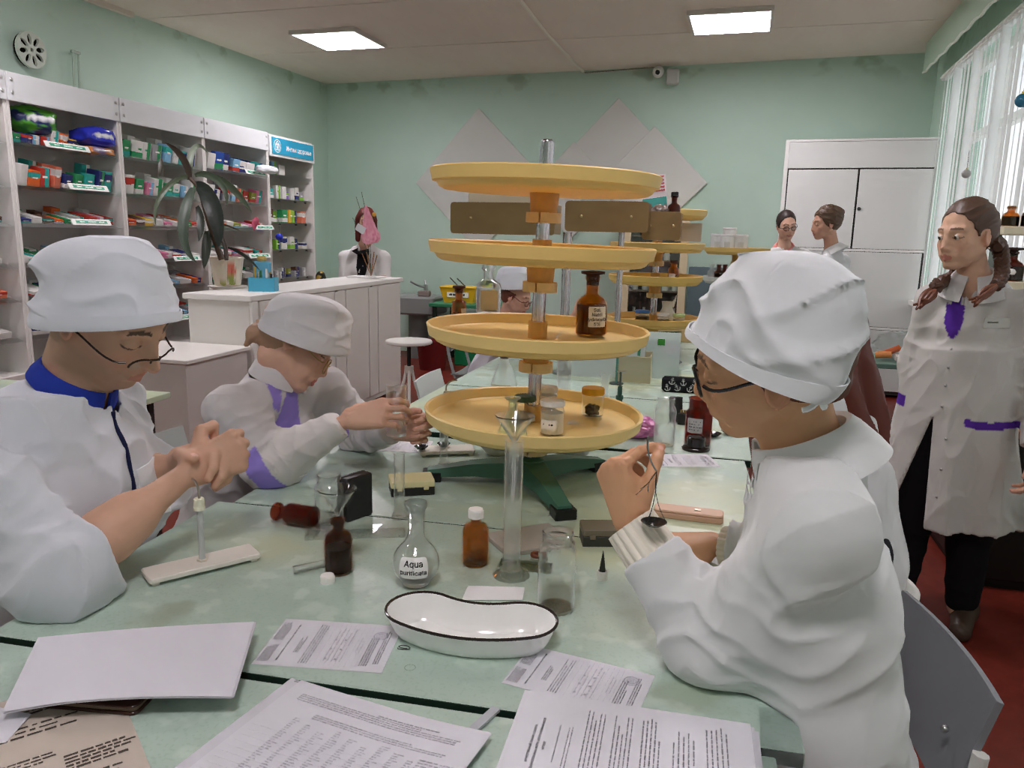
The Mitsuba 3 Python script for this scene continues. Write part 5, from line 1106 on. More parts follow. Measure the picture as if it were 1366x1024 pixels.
funnel('clear glass funnel standing in the neck of the dark brown bottle', pb + [0, 0, .062], .98)
k = thing('screw_cap', 'white plastic screw cap lying in front of the dark brown bottle', 'bottle cap'); add(k, screwcap(.0125, .014), 'satin', '#e4e2dd', smooth=30, xf=TM((-0.6457, 1.174, 0.76)))
# small graduated tube lying
a, b = A((-0.7217, 1.185, 0.768)), A((-0.6826, 1.228, 0.768)); d = unit(b - a)
k = thing('graduated_tube', 'small graduated glass tube lying beside the dark brown bottle', 'glass tube')
def lying(a, d, up=(0, 0, 1)): x = unit(d); y = unit(np.cross(up, x)); z = np.cross(x, y); M = np.eye(4); M[:3, 0], M[:3, 1], M[:3, 2], M[:3, 3] = y, z, x, a; return mi.ScalarTransform4f(M)
add('tube', lathe([(.0060, 0), (.0070, .0005), (.0070, .070), (.0058, .070), (.0058, .0), (.0060, 0)], 24, closed=False), 'glass', smooth=50, parent=k, xf=lying(a, d))
add('scale_marks', [wrap_cyl(flat(sbox(-.004, -.0003, .004, .0003)), .0072, 1.2, .022 + i*.004) for i in range(11)], 'matte', '#a8842a', smooth=False, parent=k, xf=lying(a, d))
# amber jar lying on its side
a, b = A((-0.7969, 1.401, 0.783)), A((-0.9248, 1.411, 0.783))
pr = prof([(.020, 0), (.0232, .003), (.0232, .062), (.020, .070), (.0135, .076), (.0135, .086), (.0190, .090), (.0205, .095), (.019, .100)], 50)
k = thing('amber_bottle', 'reddish brown glass bottle lying on its side', 'bottle'); add(k, lathe(vessel(pr, .0026, .004), 40), 'red_amber_glass', smooth=40, xf=lying(a - [0, 0, 0], unit(b - a)))
# clear jars, cylinders
def jarprof(R, H, nr): return prof([(R - .006, 0), (R - .001, .003), (R, .010), (R, H*.74), (R - .002, H*.79), (nr, H*.86), (nr, H*.89), (nr + .0015, H*.895), (nr + .0015, H*.92), (nr, H*.93), (nr, H*.965), (nr + .0018, H*.97), (nr + .0018, H*.99), (nr + .0005, H)], 70)
glass_thing('glass_jar', 'tall empty clear glass jar beside the white enamel dish', 'jar', jarprof(.0325, .140, .026), 'glass', (-0.2296, 1.2, 0.76), t=.0022, n=56, base=.006)
glass_thing('glass_jar', 'clear glass jar behind the funnel next to the black case', 'jar', jarprof(.031, .118, .024), 'glass', (-0.7686, 1.413, 0.76), t=.0022, n=48, base=.006)
glass_thing('glass_jar', 'clear glass jar left of the reddish brown reagent jar', 'jar', jarprof(.033, .150, .026), 'thin_glass', (-0.127, 2.329, 0.76), t=.0022, n=40, base=.006)
cy = lambda R, H, f: prof([(f, 0), (f, .004), (R + .003, .012), (R, .018), (R, H*.6), (R, H - .004), (R + .003, H - .001), (R + .002, H)], 50)
k = glass_thing('measuring_cylinder', 'tall clear measuring cylinder holding the large glass funnel', 'cylinder', cy(.0172, .262, .020), 'thin_glass', (-0.3353, 1.302, 0.76), t=.0018, n=40, base=.012)
add('foot', lathe([(.021, .0), (.0345, .0), (.0355, .004), (.026, .010), (.021, .012)], 40, closed=False), 'thin_plastic', parent=k, xf=TM((-0.3353, 1.302, 0.76)))
funnel('large clear glass funnel resting in the tall measuring cylinder', A((-0.3353, 1.302, 0.76)) + [0, 0, .205], 1.0, stem=.05)
glass_thing('measuring_cylinder', 'slim clear glass cylinder in front of the cream weight box', 'cylinder', cy(.0122, .150, .018), 'thin_glass', (-0.6502, 1.513, 0.76), t=.0014, n=32, base=.006)
glass_thing('beaker', 'clear glass beaker held by the woman with gold glasses', 'beaker', prof([(.020, 0), (.0262, .004), (.027, .02), (.026, .085), (.0255, .130), (.028, .136)], 40), 'thin_glass', A((-0.7632, 1.76, 0.8744)), t=.0016, n=44, base=.004, fill=(.012, 'water', 'water'))
glass_thing('measuring_cylinder', 'narrow glass cylinder under the left edge of the lowest yellow tray', 'cylinder', cy(.012, .11, .020), 'thin_glass', (-0.6881, 1.906, 0.76), n=24)
for x, y, h, r, w in ((765, 540, .16, .020, 'behind the lowest tray, left one'), (778, 545, .13, .022, 'behind the lowest tray, right one')):
    pass
glass_thing('measuring_cylinder', 'tall clear cylinder behind the lowest yellow tray', 'cylinder', cy(.024, .22, .04), 'thin_glass', (-.50, 2.62, .76), n=28)
glass_thing('conical_flask', 'small clear flask behind the jar with the yellow lid', 'flask', prof([(.030, 0), (.032, .01), (.024, .06), (.014, .09), (.014, .14), (.02, .15)], 40), 'thin_glass', (-.36, 2.66, .76), n=28)
# conical flask with stopper and lettering
p0 = A((-0.7849, 2.864, 0.76)) + [0, 0, 0]
pr = prof([(.055, 0), (.062, .006), (.060, .02), (.030, .115), (.019, .142), (.019, .165), (.022, .168)], 50)
k = glass_thing('conical_flask', 'conical flask with a brown stopper behind the lowest yellow tray', 'flask', pr, 'thin_glass', p0, n=36)
add('stopper', cyl(.017, .03, (0, 0, .150), 24, .021, b=.002), 'satin', '#4a3024', parent=k, xf=TM(p0))
az = toward(p0) - .25
add('label', wrap_cyl(patch(.080, .030, .003, 12), .0605, az, .040), 'matte', '#d8ceb6', smooth=True, parent=k, xf=TM(p0)); add('lettering', wrap_cyl(mv(text('Aqua', .015, True), (0, .0, .0008)), .0605, az, .041), 'matte', '#2b2a26', smooth=False, parent=k, xf=TM(p0))

# on the lowest tray of the near carousel
ZT = .922
p0 = A((-0.4298, 1.647, 0.922)); pr = prof([(.026, 0), (.0335, .004), (.035, .016), (.030, .036), (.014, .066), (.0105, .076), (.0105, .092), (.014, .096), (.0185, .100), (.0175, .104)], 50)
k = glass_thing('stoppered_flask', 'greenish glass flask with a flat mouth on the lowest yellow tray', 'flask', pr, 'green_glass', p0, t=.002, n=44)
az = toward(p0); add('label', wrap_cyl(patch(.044, .014, .002, 10), .0352, az - .1, .014), 'matte', '#dcdcd6', smooth=True, parent=k, xf=TM(p0)); add('lettering', wrap_cyl(mv(print_lines(.036, .010, 2, 3, .4), (0, 0, .0006)), .0352, az - .1, .014), 'matte', '#3a3a3a', smooth=False, parent=k, xf=TM(p0))
def powder_jar(label, p0, R, H, lid, fillc, fillh, lab=None, mat='glass', lidh=.014):
    pr = prof([(R - .004, 0), (R, .004), (R, H*.74), (R - .002, H*.82), (R - .004, H*.86), (R - .004, H)], 40)
    k = glass_thing('lidded_jar', label, 'jar', pr, mat, p0, t=.0018, n=40, fill=(fillh, 'satin', 'contents', fillc) if fillc else None)
    add('lid', cyl(R + .001, lidh, (0, 0, H - lidh*.6), 40, b=.002), 'satin', lid, smooth=30, parent=k, xf=TM(p0))
    if lab:
        az = toward(p0) + lab[0]; add('label', wrap_cyl(patch(R*1.5, H*.30, .002, 10), R + .0005, az, H*.36), 'matte', '#e6e3da', smooth=True, parent=k, xf=TM(p0))
        add('lettering', wrap_cyl(mv(print_lines(R*.9, H*.12, 1, lab[1], .5), (0, 0, .0005)), R + .0005, az, H*.36), 'matte', '#333333', smooth=False, parent=k, xf=TM(p0))
    return k
powder_jar('white lidded jar of white powder with a small label on the lowest yellow tray', (-0.3578, 1.745, 0.922), .0285, .076, '#dedfdd', '#e9e4d6', .052, (-.35, 5))
powder_jar('white lidded jar behind the pole on the lowest yellow tray', (-0.4212, 1.974, 0.922), .0285, .062, '#dcdcd8', '#dcd8cc', .045)
powder_jar('clear jar with a dark green lid and a white disc on the lowest yellow tray', (-0.4477, 1.839, 0.922), .027, .062, '#2f4a3a', '#d9d4c4', .018)
k = powder_jar('clear jar with a yellow lid holding black charcoal lumps', (-0.2958, 1.965, 0.922), .029, .068, '#d9a21e', None, 0, lidh=.018)
p0 = A((-0.2958, 1.965, 0.922))
for j in range(16):
    a = j*2.4; r = .016*math.sqrt((j % 8 + .5)/8); m = trimesh.creation.icosphere(subdivisions=1, radius=.0075); m.vertices = A(m.vertices)*rng.uniform(.7, 1.25, (len(m.vertices), 1))
    add('charcoal_lump', mv(m, p0 + [r*math.cos(a), r*math.sin(a), .011 + .011*(j//8)]), 'matte', '#2b2826', smooth=False, parent=k)
k = thing('glass_stopper', 'small flat glass stopper lying on the lowest yellow tray', 'stopper'); add(k, lathe([(0, 0), (.014, 0), (.016, .003), (.012, .007), (0, .008)], 28), 'glass', xf=TM((-0.3248, 1.85, 0.922)))
# on the third tray
def square_bottle(R, H, nr, lip=True):
    """square bottle with rounded corners: rings of (half width, roundness)"""
    rows = [(R - .004, 0, .35), (R, .004, .30), (R, H*.62, .30), (R*.92, H*.68, .5), (R*.6, H*.73, .9), (nr, H*.76, 1), (nr, H*.90, 1), (nr + .006, H*.93, 1), (nr + .006, H*.96, 1), (nr + .002, H, 1)]
    return rows
def loft_square(rows, n=48, t=0.0):
    G = []
    for r, z, q in rows:
        u = np.arange(n)*2*pi/n; c, s = np.cos(u), np.sin(u); e = .35 + .65*q; x, y = np.sign(c)*np.abs(c)**e, np.sign(s)*np.abs(s)**e
        G.append(np.stack([x*(r - t), y*(r - t), 0*u + z], 1))
    return G
def loft_closed(G):
    n = len(G[0]); V = np.vstack(G + [G[0].mean(0)[None], G[-1].mean(0)[None]]); k = len(G); F = []; s = np.arange(n); s2 = (s+1) % n
    for i in range(k-1): F += [np.stack([i*n+s, i*n+s2, (i+1)*n+s2], 1), np.stack([i*n+s, (i+1)*n+s2, (i+1)*n+s], 1)]
    F += [np.stack([0*s + k*n, s2, s], 1), np.stack([0*s + k*n+1, (k-1)*n+s, (k-1)*n+s2], 1)]
    return fixvol(trimesh.Trimesh(V, np.vstack(F), process=False))
ZM = 1.134
p0 = A((-0.6349, 2.128, 1.134)); X = TM(p0, .35)
k = thing('reagent_bottle', 'clear square glass bottle half full of water on the third yellow tray', 'bottle')
ro = square_bottle(.036, .165, .015); Go = loft_square(ro); Gi = loft_square([(r, max(z, .006), q) for r, z, q in ro], t=.003)
add('body', loft_closed(Go + Gi[::-1]), 'glass', smooth=40, parent=k, xf=X)
add('water', loft_closed(loft_square([(.0365, .0065, .3), (.036, .07, .30), (.036, .098, .30)], t=.0036)), 'water', smooth=30, parent=k, xf=X)
az = toward(p0); f = mv(mv(flat(rrect(.048, .050, .003)), (0, 0, 0)), (0, 0, 0), rx=pi/2)
add('label', frame(flat(rrect(.050, .055, .003)), (0, -.0368, .068), A([1, 0, 0]), A([0, 0, 1]), A([0, -1, 0])), 'matte', '#c9bf9f', smooth=False, parent=k, xf=X, label='faded beige label')
p0 = A((-0.7053, 2.073, 1.134))
amber('amber_bottle', 'small orange brown stoppered bottle on the third yellow tray', p0, .0215, .098, mat='amber_glass', fill=.030, neck=.011, nz=.068, group=None); k = 'amber_bottle_003'
add('stopper', lathe([(0, .086), (.010, .086), (.011, .098), (.018, .100), (.018, .106), (0, .107)], 28), 'satin', '#4a1f0e', parent=k, xf=TM(p0))
az = toward(p0) + .75; add('label', wrap_cyl(patch(.020, .028, .002, 6), .0222, az, .030), 'matte', '#d9cfc4', smooth=True, parent=k, xf=TM(p0))
p0 = A((-0.3112, 1.98, 1.134))
k = amber('amber_bottle', 'large amber stoppered bottle with a white printed label on the third yellow tray', p0, .041, .152, mat='amber_glass', fill=.078, neck=.0165, nz=.108, n=56)
add('stopper', lathe([(0, .128), (.0155, .128), (.0170, .148), (.0170, .154), (.030, .157), (.031, .163), (0, .166)], 36), 'satin', '#3a1a0c', parent=k, xf=TM(p0))
az = toward(p0) + .42; add('label', wrap_cyl(patch(.050, .052, .002, 14), .0417, az, .050), 'matte', '#ecebe6', smooth=True, parent=k, xf=TM(p0), label='white label')
add('lettering', [wrap_cyl(mv(text(s, .0085, True), (-.002, y, .0005)), .0417, az, .050) for s, y in (('Sol.', .018), ('Natrii', .006), ('hydrocarb.', -.006), ('5%', -.018))], 'matte', '#2b2b2b', smooth=False, parent=k, xf=TM(p0))
k = thing('glass_rod', 'short glass rod lying on the third yellow tray', 'glass rod'); add(k, tube([(-0.3649, 1.796, 1.142), (-0.3809, 1.93, 1.142)], .004, 8), 'glass')
# reddish reagent jar with its black stopper and glass tube on the far right of the table
p0 = A((-0.0276, 2.382, 0.76)); pr = prof([(.037, 0), (.041, .004), (.041, .098), (.038, .106), (.033, .110), (.033, .138), (.035, .142), (.035, .146)], 50)
k = glass_thing('reagent_jar', 'reddish brown reagent jar with a grey label beside the sitting woman', 'jar', pr, 'red_amber_glass', p0, t=.003, n=44)
az = toward(p0) - .30; add('label', wrap_cyl(patch(.050, .046, .002, 14), .0415, az, .066), 'matte', '#b9bcc0', smooth=True, parent=k, xf=TM(p0), label='pale grey label'); add('lettering', wrap_cyl(mv(print_lines(.038, .034, 4, 8, .35), (0, 0, .0005)), .0415, az, .066), 'matte', '#4a4c50', smooth=False, parent=k, xf=TM(p0))
k = thing('glass_tube', 'clear glass tube standing in the reddish brown reagent jar', 'glass tube'); add(k, tube([p0 + [.008, 0, .02], p0 + [.014, .0, .185]], .0085, 16), 'glass')
k = thing('stopper', 'black round stopper standing in front of the reddish brown reagent jar', 'stopper'); add(k, lathe([(0, 0), (.040, 0), (.042, .004), (.038, .008), (.027, .012), (.027, .036), (.024, .040), (0, .041)], 40), 'gloss', '#140c0b', smooth=35, xf=TM((-0.0302, 2.318, 0.76)))

# ------------------------------------------------------------------ dish, boxes and tools on the work tables
k = thing('kidney_dish', 'white enamel kidney dish with a dark rim in the middle foreground', 'dish')
o = A([-.336, 1.045, .76]); ARC = A([[x, .017*(abs(x)/.075)**2 - .004, 0] for x in np.linspace(-.080, .080, 17)])
def ring(r, z, n=96):
    P = A(LineString(ARC[:, :2]).buffer(r, quad_segs=24).exterior.coords)[:-1]; L = LineString(np.vstack([P, P[:1]])); q = [L.interpolate(t, normalized=True).coords[0] for t in np.arange(n)/n]
    q = A(q); a = np.argmin(np.arctan2(q[:, 1], q[:, 0] + 1e-9) + pi); q = np.roll(q, -a, 0); return np.c_[q, np.full(n, z)]
rows = [(.032, 0), (.036, .001), (.044, .012), (.050, .026), (.0545, .041), (.0555, .0425), (.0540, .0420), (.0485, .027), (.0425, .0135), (.035, .0028), (.030, .0024)]
rz = .07
add('bowl', mv(loft_closed([ring(r, z) for r, z in rows]), o, rz), 'gloss', '#e8e9e6', smooth=50, parent=k)
R_ = ring(.0558, .0425); add('rim', mv(tube(np.vstack([R_, R_[:2]]), .0023, 8, cap=False), o, rz), 'gloss', '#221714', parent=k, label='dark brown enamel rim')
k = thing('paper_clip', 'small wire paper clip beside the white enamel dish', 'paper clip'); c = A((-0.4243, 1.004, 0.7616))
add(k, tube(arc([c + [x*.001, y*.001, 0] for x, y in ((-9, -4), (6, -4), (9, -1), (6, 3), (-8, 3), (-10, 0), (-7, -2), (4, -2))], 40), .0006, 5), 'metal', '#555555')
k = thing('ring_stain', 'faint round water ring on the table in front of the dish', 'stain'); add(k, mv(flat(Point(0, 0).buffer(.0085).difference(Point(0, 0).buffer(.0072))), A((-0.396, 0.9563, 0.7604))), 'satin', '#8ba08f', smooth=False)
k = thing('paper_slip', 'small blank white slip of paper behind the enamel dish', 'paper')
c4 = [A(v) for v in ((-0.391, 1.178, 0.7612), (-0.3981, 1.233, 0.7616), (-0.2979, 1.256, 0.7625), (-0.2903, 1.21, 0.7612))]
def quadsheet(c4, n=10, m=8, bend=0.0, th=.0003, curl=None):
    a, b, c, d = c4; P = []
    for i in np.linspace(0, 1, n):
        P.append([a*(1-i)*(1-j) + d*i*(1-j) + b*(1-i)*j + c*i*j + A([0, 0, bend*math.sin(pi*i)*math.sin(pi*j) + (curl(i, j) if curl else 0)]) for j in np.linspace(0, 1, m)])
    return sheet(A(P), th), A(P)
add(k, quadsheet(c4, bend=.002)[0], 'matte', '#e3e4e4', smooth=True if False else 30)
# the hand scale stand in front of the man
def plate4(c4, h): p = [A(v)[:2] for v in c4]; return p
def scale_stand(label, c, rz, L, W, ph, hook, hl=.045, colr='#d9d5cb', group=None):
    k = thing('scale_stand', label, 'stand'); X = TM(c, rz)
    add('base', [rbox(L, W, .010, .006, (0, 0, .006), .002)] + [box(.012, W*.8, .006, (s*(L/2 - .012), 0, .003)) for s in (-1, 1)], 'satin', colr, smooth=30, parent=k, xf=X)
    add('pole', cyl(.0055, ph, (.0, 0, .014), 18), 'satin', '#b9bdbb', parent=k, xf=X); add('foot_nut', cyl(.010, .005, (0, 0, .015), 6), 'satin', '#cfc8b8', smooth=False, parent=k, xf=X)
    add('collar', [cyl(.0095, .018, (0, 0, ph + .002), 18, b=.001), cyl(.0105, .006, (0, 0, ph - .002), 18)], 'satin', '#dcdcc4', smooth=30, parent=k, xf=X)
    hd = A([math.cos(hook), math.sin(hook), 0]); add('hook', tube(arc([A([0, 0, ph + .015]), A([0, 0, ph + .036]), A([0, 0, ph + .044]) + hd*.006, A([0, 0, ph + .048]) + hd*.014, A([0, 0, ph + .049]) + hd*.030], 20), .0022, 7), 'metal', '#a9a49a', parent=k, xf=X)
    return k
scale_stand('white scale stand with grey pole and hook in front of the man in the cap', (-.893, 1.155, .76), .93, .20, .062, .118, pi - .6 - .93)
scale_stand('white scale stand with a hook behind the left edge of the lowest tray', (-.725, 2.03, .76), .45, .16, .07, .165, 0.0)
for i, (px, py) in enumerate(((584, 606), (612, 600))): pass
k = thing('scale_pans', 'pair of small black scale pans lying on the white stand behind the carousel', 'scale pans')
for c in ((-.785, 1.985, .778), (-.735, 2.035, .778)): add('pan', lathe([(0, 0), (.012, .002), (.020, .010), (.019, .010), (.011, .004), (0, .0025)], 24), 'gloss', '#191a1b', parent=k, xf=TM(c))
# weight boxes
def weight_box(label, c, rz, L, W, h0, h1, lid, base, name='weight_box'):
    k = thing(name, label, 'box'); X = TM(c, rz)
    add('base', rbox(L, W, h0, .003, (0, 0, 0), .001), 'satin', base, smooth=30, parent=k, xf=X); add('lid', rbox(L + .001, W + .001, h1, .004, (0, 0, h0 + .0006), .0015), 'satin', lid, smooth=30, parent=k, xf=X)
    for s in (-1, 1): add('latch', box(.012, .004, .010, (s*L*.3, -W/2 - .002, h0), .001), 'satin', lid, smooth=False, parent=k, xf=X)
weight_box('cream lidded weight box with a black base by the foot of the carousel', A((-0.6928, 1.687, 0.76)), .50, .105, .072, .020, .016, '#d8cf9f', '#1c1a18')
weight_box('grey brown lidded weight box beside the raised sleeve', A((-0.192, 1.518, 0.76)), .30, .098, .060, .022, .014, '#6b6353', '#33352f')
k = thing('scale_case', 'open black plastic case standing on edge behind the clear jar', 'case'); X = TM(A((-0.7383, 1.484, 0.76)), 1.15)
add('shell', rbox(.074, .020, .098, .005, (0, 0, 0), .003), 'satin', '#1d1d1e', smooth=30, parent=k, xf=X); add('lid', mv(rbox(.074, .010, .098, .004, (0, .017, 0), .002), ry=0), 'satin', '#262628', smooth=30, parent=k, xf=X)
add('hinge', mv(cyl(.003, .06, (0, 0, 0), 10), (-.037, .010, .02)), 'satin', '#3a3a3c', parent=k, xf=X)
k = thing('glass_slab', 'clear rectangular glass slab lying behind the dark bottle', 'glass slab'); a, b = A((-0.7936, 1.356, 0.76)), A((-0.6035, 1.435, 0.76))
add(k, rbox(np.linalg.norm(b - a), .055, .010, .002, (0, 0, 0), .001), 'thin_glass', smooth=30, xf=TM((a+b)/2, math.atan2(*(b - a)[1::-1])))
k = thing('stone_plate', 'flat pinkish grey stone plate in front of the green foot', 'plate'); add(k, rbox(.155, .115, .010, .003, (0, 0, 0), .0015), 'satin', '#a9a298', smooth=30, xf=TM(A((-0.3415, 1.469, 0.76)), .72))
k = thing('glass_block', 'small clear glass block behind the tall glass jar', 'glass block'); add(k, rbox(.10, .035, .008, .002, (0, 0, 0), .001), 'green_glass', smooth=30, xf=TM(A((-0.3193, 1.342, 0.76)), .08))
k = thing('rubber_ring', 'small reddish brown rubber ring behind the tall glass jar', 'ring'); add(k, lathe([(.006, 0), (.012, 0), (.013, .003), (.012, .006), (.006, .006), (.005, .003), (.006, 0)], 28, closed=False), 'satin', '#6a3a2a', xf=TM(A((-0.3048, 1.38, 0.769)) + [0, 0, .0005]))
k = thing('brush_holder', 'white cap holding a small pointed black brush on the table', 'brush'); c = A((-0.1701, 1.338, 0.76))
add('holder', lathe([(0, 0), (.0095, 0), (.0100, .017), (.0085, .017), (.008, .004), (0, .004)], 28), 'satin', '#cfcdc4', parent=k, xf=TM(c)); add('bristles', lathe([(0, .004), (.0055, .004), (.0058, .018), (.0035, .036), (.0004, .056), (0, .056)], 16), 'satin', '#23261f', parent=k, xf=TM(c))
k = thing('pestle_disc', 'round yellowish glass disc leaning beside the tall jar', 'disc'); add(k, mv(cyl(.020, .003, (0, 0, -.0015), 32, b=.0008), A((-0.2072, 1.288, 0.78)), ry=1.35, rz=.3), 'thin_plastic')
k = thing('wooden_case', 'long pinkish wooden case with rounded ends by the woman on the right', 'case'); X = TM(A((-0.0284, 1.718, 0.76)), -.03)
add('body', rbox(.155, .048, .013, .012, (0, 0, 0), .002), 'satin', '#c09a80', smooth=30, parent=k, xf=X); add('lid', rbox(.154, .047, .006, .012, (0, 0, .0135), .002), 'satin', '#caa68c', smooth=30, parent=k, xf=X); add('clasp', box(.014, .010, .002, (.02, 0, .0205)), 'metal', '#b9b0a0', smooth=False, parent=k, xf=X)
# hand scales hanging from her fingers
k = thing('hand_scales', 'hand scales with black pans hanging from the raised fingers', 'hand scales')
tip = A((-0.07883, 1.05, 1.103)); pan = A((-0.0657, 1.08, 0.9726)); pan[2] = max(pan[2], .765); pan2 = A((-0.09527, 1.138, 0.9884))
add('beam_handle', tube(arc([tip + [0, 0, .012], tip + [.004, 0, -.02], A((-0.06442, 1.051, 1.065))], 10), .0013, 7), 'metal', '#8a8984', parent=k)
h0 = A((-0.06442, 1.051, 1.065))
for pn in (pan, pan2): 
    pq = add('pan', lathe([(0, 0), (.010, .0015), (.019, .008), (.018, .008), (.009, .003), (0, .002)], 28), 'gloss', '#161616', parent=k, xf=TM(pn))
    add('cords', [tube(arc([h0, (h0 + pn)/2 + [.002*math.cos(a), .002*math.sin(a), .003], pn + [.018*math.cos(a), .018*math.sin(a), .008]], 12), .0005, 4) for a in (0, 2.1, 4.2)], 'satin', '#2c2c2a', parent=pq)
# right side of the far tables
k = thing('scale_case', 'open black case standing beside the reddish brown reagent jar', 'case'); X = TM(A((-0.0976, 2.633, 0.76)), -.15)
add('shell', rbox(.045, .024, .040, .004, (.02, 0, 0), .002), 'satin', '#191918', smooth=30, parent=k, xf=X); add('lid', mv(rbox(.045, .014, .088, .004, (0, 0, 0), .002), (-.014, .026, .0), ry=-.06), 'satin', '#1f1e1e', smooth=30, parent=k, xf=X)
add('brass_weights', [cyl(.005, .010, (.008 + i*.012, 0, .040), 12) for i in range(3)], 'metal', '#a58b5a', parent=k, xf=X)
for i, (px, py, w) in enumerate(((951, 579, 'nearer'), (972, 575, 'farther'))):
    k = thing('scale_pan', f'small black scale pan on the right side of the table, the {w} of two', 'scale pan'); add(k, lathe([(0, 0), (.014, .002), (.027, .012), (.026, .012), (.013, .004), (0, .003)], 28), 'gloss', '#151618', xf=TM(A((0.0187, 2.494, 0.76)) if i == 0 else A((0.0705, 2.543, 0.76))))
k = thing('pencil_case', 'black pencil case with a white anchor pattern on the far table', 'pencil case'); X = TM(A((-0.0968, 3.206, 0.76)), .02)
pc = rbox(.20, .055, .062, .020, (0, 0, 0), .010); add('body', pc, 'cloth', '#17181b', smooth=40, parent=k, xf=X)
def anchor(): return [flat(sbox(-.001, -.010, .001, .010)), flat(sbox(-.006, .005, .006, .007)), mv(flat(Point(0, 0).buffer(.0035).difference(Point(0, 0).buffer(.002))), (0, .012, 0)), flat(LineString([(.010*math.cos(a), .010*math.sin(a) + .001) for a in np.linspace(pi + .15, 2*pi - .15, 12)]).buffer(.0012))]
for i, (x, z, a) in enumerate(((-.075, .018, .3), (-.058, .045, -.2), (-.035, .02, .5), (-.012, .043, .1), (.015, .018, -.4), (.035, .044, .3), (.062, .02, 0), (.080, .045, .4))): add('anchor_print', [mv(frame(mv(m, rz=a, s=1.15), (0, 0, 0), A([1, 0, 0]), A([0, 0, 1]), A([0, -1, 0])), (x, -.0279, z)) for m in anchor()], 'matte', '#c9cac9', smooth=False, parent=k, xf=X)
add('zip', box(.17, .004, .002, (0, 0, .0625)), 'metal', '#777777', smooth=False, parent=k, xf=X)
def crumple(c, s, col1, col2, seed, mat='satin', flatb=None, sub=4, rough=.6):
    m = trimesh.creation.icosphere(subdivisions=sub); v = A(m.vertices); r = 1 + rough*(meshkit.fbm(v*2.4 + seed, 4, seed) - .5) - .25*np.abs(meshkit.noise(v*5 + seed, 2) - .5)
    V = v*r[:, None]*A(s); V[:, 2] = np.maximum(V[:, 2], -s[2]*.8); m.vertices = V + A(c); n = meshkit.fbm(v*6 + seed, 3, 9)
    return m, lin(col1) + (lin(col2) - lin(col1))*np.clip((n - .3)*2.2, 0, 1)[:, None]
m, c = crumple(A((-0.2123, 2.41, 0.79)), (.062, .05, .036), '#c46aa8', '#e09ccb', 3); add(thing('plastic_bag', 'crumpled pink plastic bag at the right edge of the lowest yellow tray', 'bag'), m, 'gloss', c, smooth=True)
k = thing('enamel_bowl', 'white bowl under the lowest yellow tray, left of the pole', 'bowl'); BW = [(0, 0), (.03, 0), (.036, .004), (.060, .032), (.063, .038), (.059, .037), (.034, .007), (0, .005)]
add(k, lathe(BW, 44), 'gloss', '#cfccc4', smooth=50, xf=TM((-.585, 2.08, .76))); k = thing('enamel_bowl', 'white bowl under the lowest yellow tray, right of the pole', 'bowl'); add(k, lathe(BW, 44), 'gloss', '#c9c6be', smooth=50, xf=TM((-.37, 2.10, .76)))
# things on the far tables
k = thing('card_box', 'pale wooden box of white cards on the far table', 'box'); X = TM(A((-0.3318, 3.38, 0.76)), .03)
add('box', [box(.15, .006, .115, (0, -.04, .0575)), box(.15, .006, .13, (0, .04, .065)), box(.006, .08, .12, (-.072, 0, .06)), box(.006, .08, .12, (.072, 0, .06)), box(.15, .08, .006, (0, 0, .003))], 'satin', '#cdbd97', smooth=False, parent=k, xf=X)
for i in range(6): add('card', mv(box(.10, .002, .12 + .012*(i % 3)), (-.015 + .008*(i % 2), -.028 + .011*i, .115), rx=-.06 - .02*i), 'matte', ['#dfe4e2', '#e5e7e6', '#d5dcda'][i % 3], smooth=False, parent=k, xf=X)
add('green_tab', box(.012, .003, .07, (.02, -.036, .155)), 'matte', '#2f8f6c', smooth=False, parent=k, xf=X)
k = thing('paper_stand', 'large white sheet standing upright behind the lowest tray', 'paper'); add(k, mv(box(.24, .003, .19, (0, 0, .095)), A((-0.4973, 3.412, 0.76)), rz=.05, rx=-.12), 'matte', '#d3dbdb', smooth=False)
k = thing('plastic_folder', 'clear plastic folder with a green sticker beside the card box', 'folder'); X = TM(A((-0.218, 3.483, 0.76)), .0)
add('sheet', mv(box(.15, .003, .21, (0, 0, .105)), rx=-.10), 'matte', '#c6d4d2', smooth=False, parent=k, xf=X); add('sticker', mv(box(.032, .002, .028, (-.01, -.002, .165)), rx=-.10), 'matte', '#3f8f3a', smooth=False, parent=k, xf=X)
k = thing('glass_screen', 'low clear acrylic screen standing across the far table', 'screen'); add(k, box(.75, .004, .20, (-.50, 3.30, .86)), 'thin_plastic', smooth=False)
k = thing('black_box', 'small black box with a yellow top on the far table', 'box'); c = A((-0.2306, 4.268, 0.76)); add('body', box(.075, .07, .07, c + [0, 0, .035], .003), 'satin', '#1b1a18', smooth=False, parent=k); m, cc = crumple(c + [0, 0, .085], (.03, .02, .012), '#d8c23a', '#e5d66a', 5, sub=2); add('yellow_top', m, 'satin', cc, smooth=True, parent=k)
k = thing('long_case', 'long wooden case with a pink cloth on the far table', 'case'); c = A((-0.1668, 4.854, 0.76)); add('body', rbox(.38, .12, .08, .006, c, .004), 'satin', '#c3a97c', smooth=30, parent=k); add('cloth', rbox(.28, .08, .015, .006, c + [-.02, 0, .081], .004), 'cloth', '#d9b3ac', smooth=30, parent=k)
k = thing('green_tray', 'dark green oval tray with glass on the far table behind the long case', 'tray'); add(k, lathe([(0, 0), (.14, 0), (.19, .03), (.185, .03), (.135, .006), (0, .006)], 40), 'satin', '#5a6b52', xf=TM((-.36, 4.88, .80)))
k = thing('tray_support', 'wooden block under the dark green oval tray', 'block'); add(k, rbox(.2, .14, .039, .004, (-.36, 4.88, .76), .003), 'satin', '#7a5a3c', smooth=30)
k = thing('burette_clamp', 'green glass burette with dark clamp standing on the far table', 'burette'); c = A((-0.3014, 2.616, 0.76))
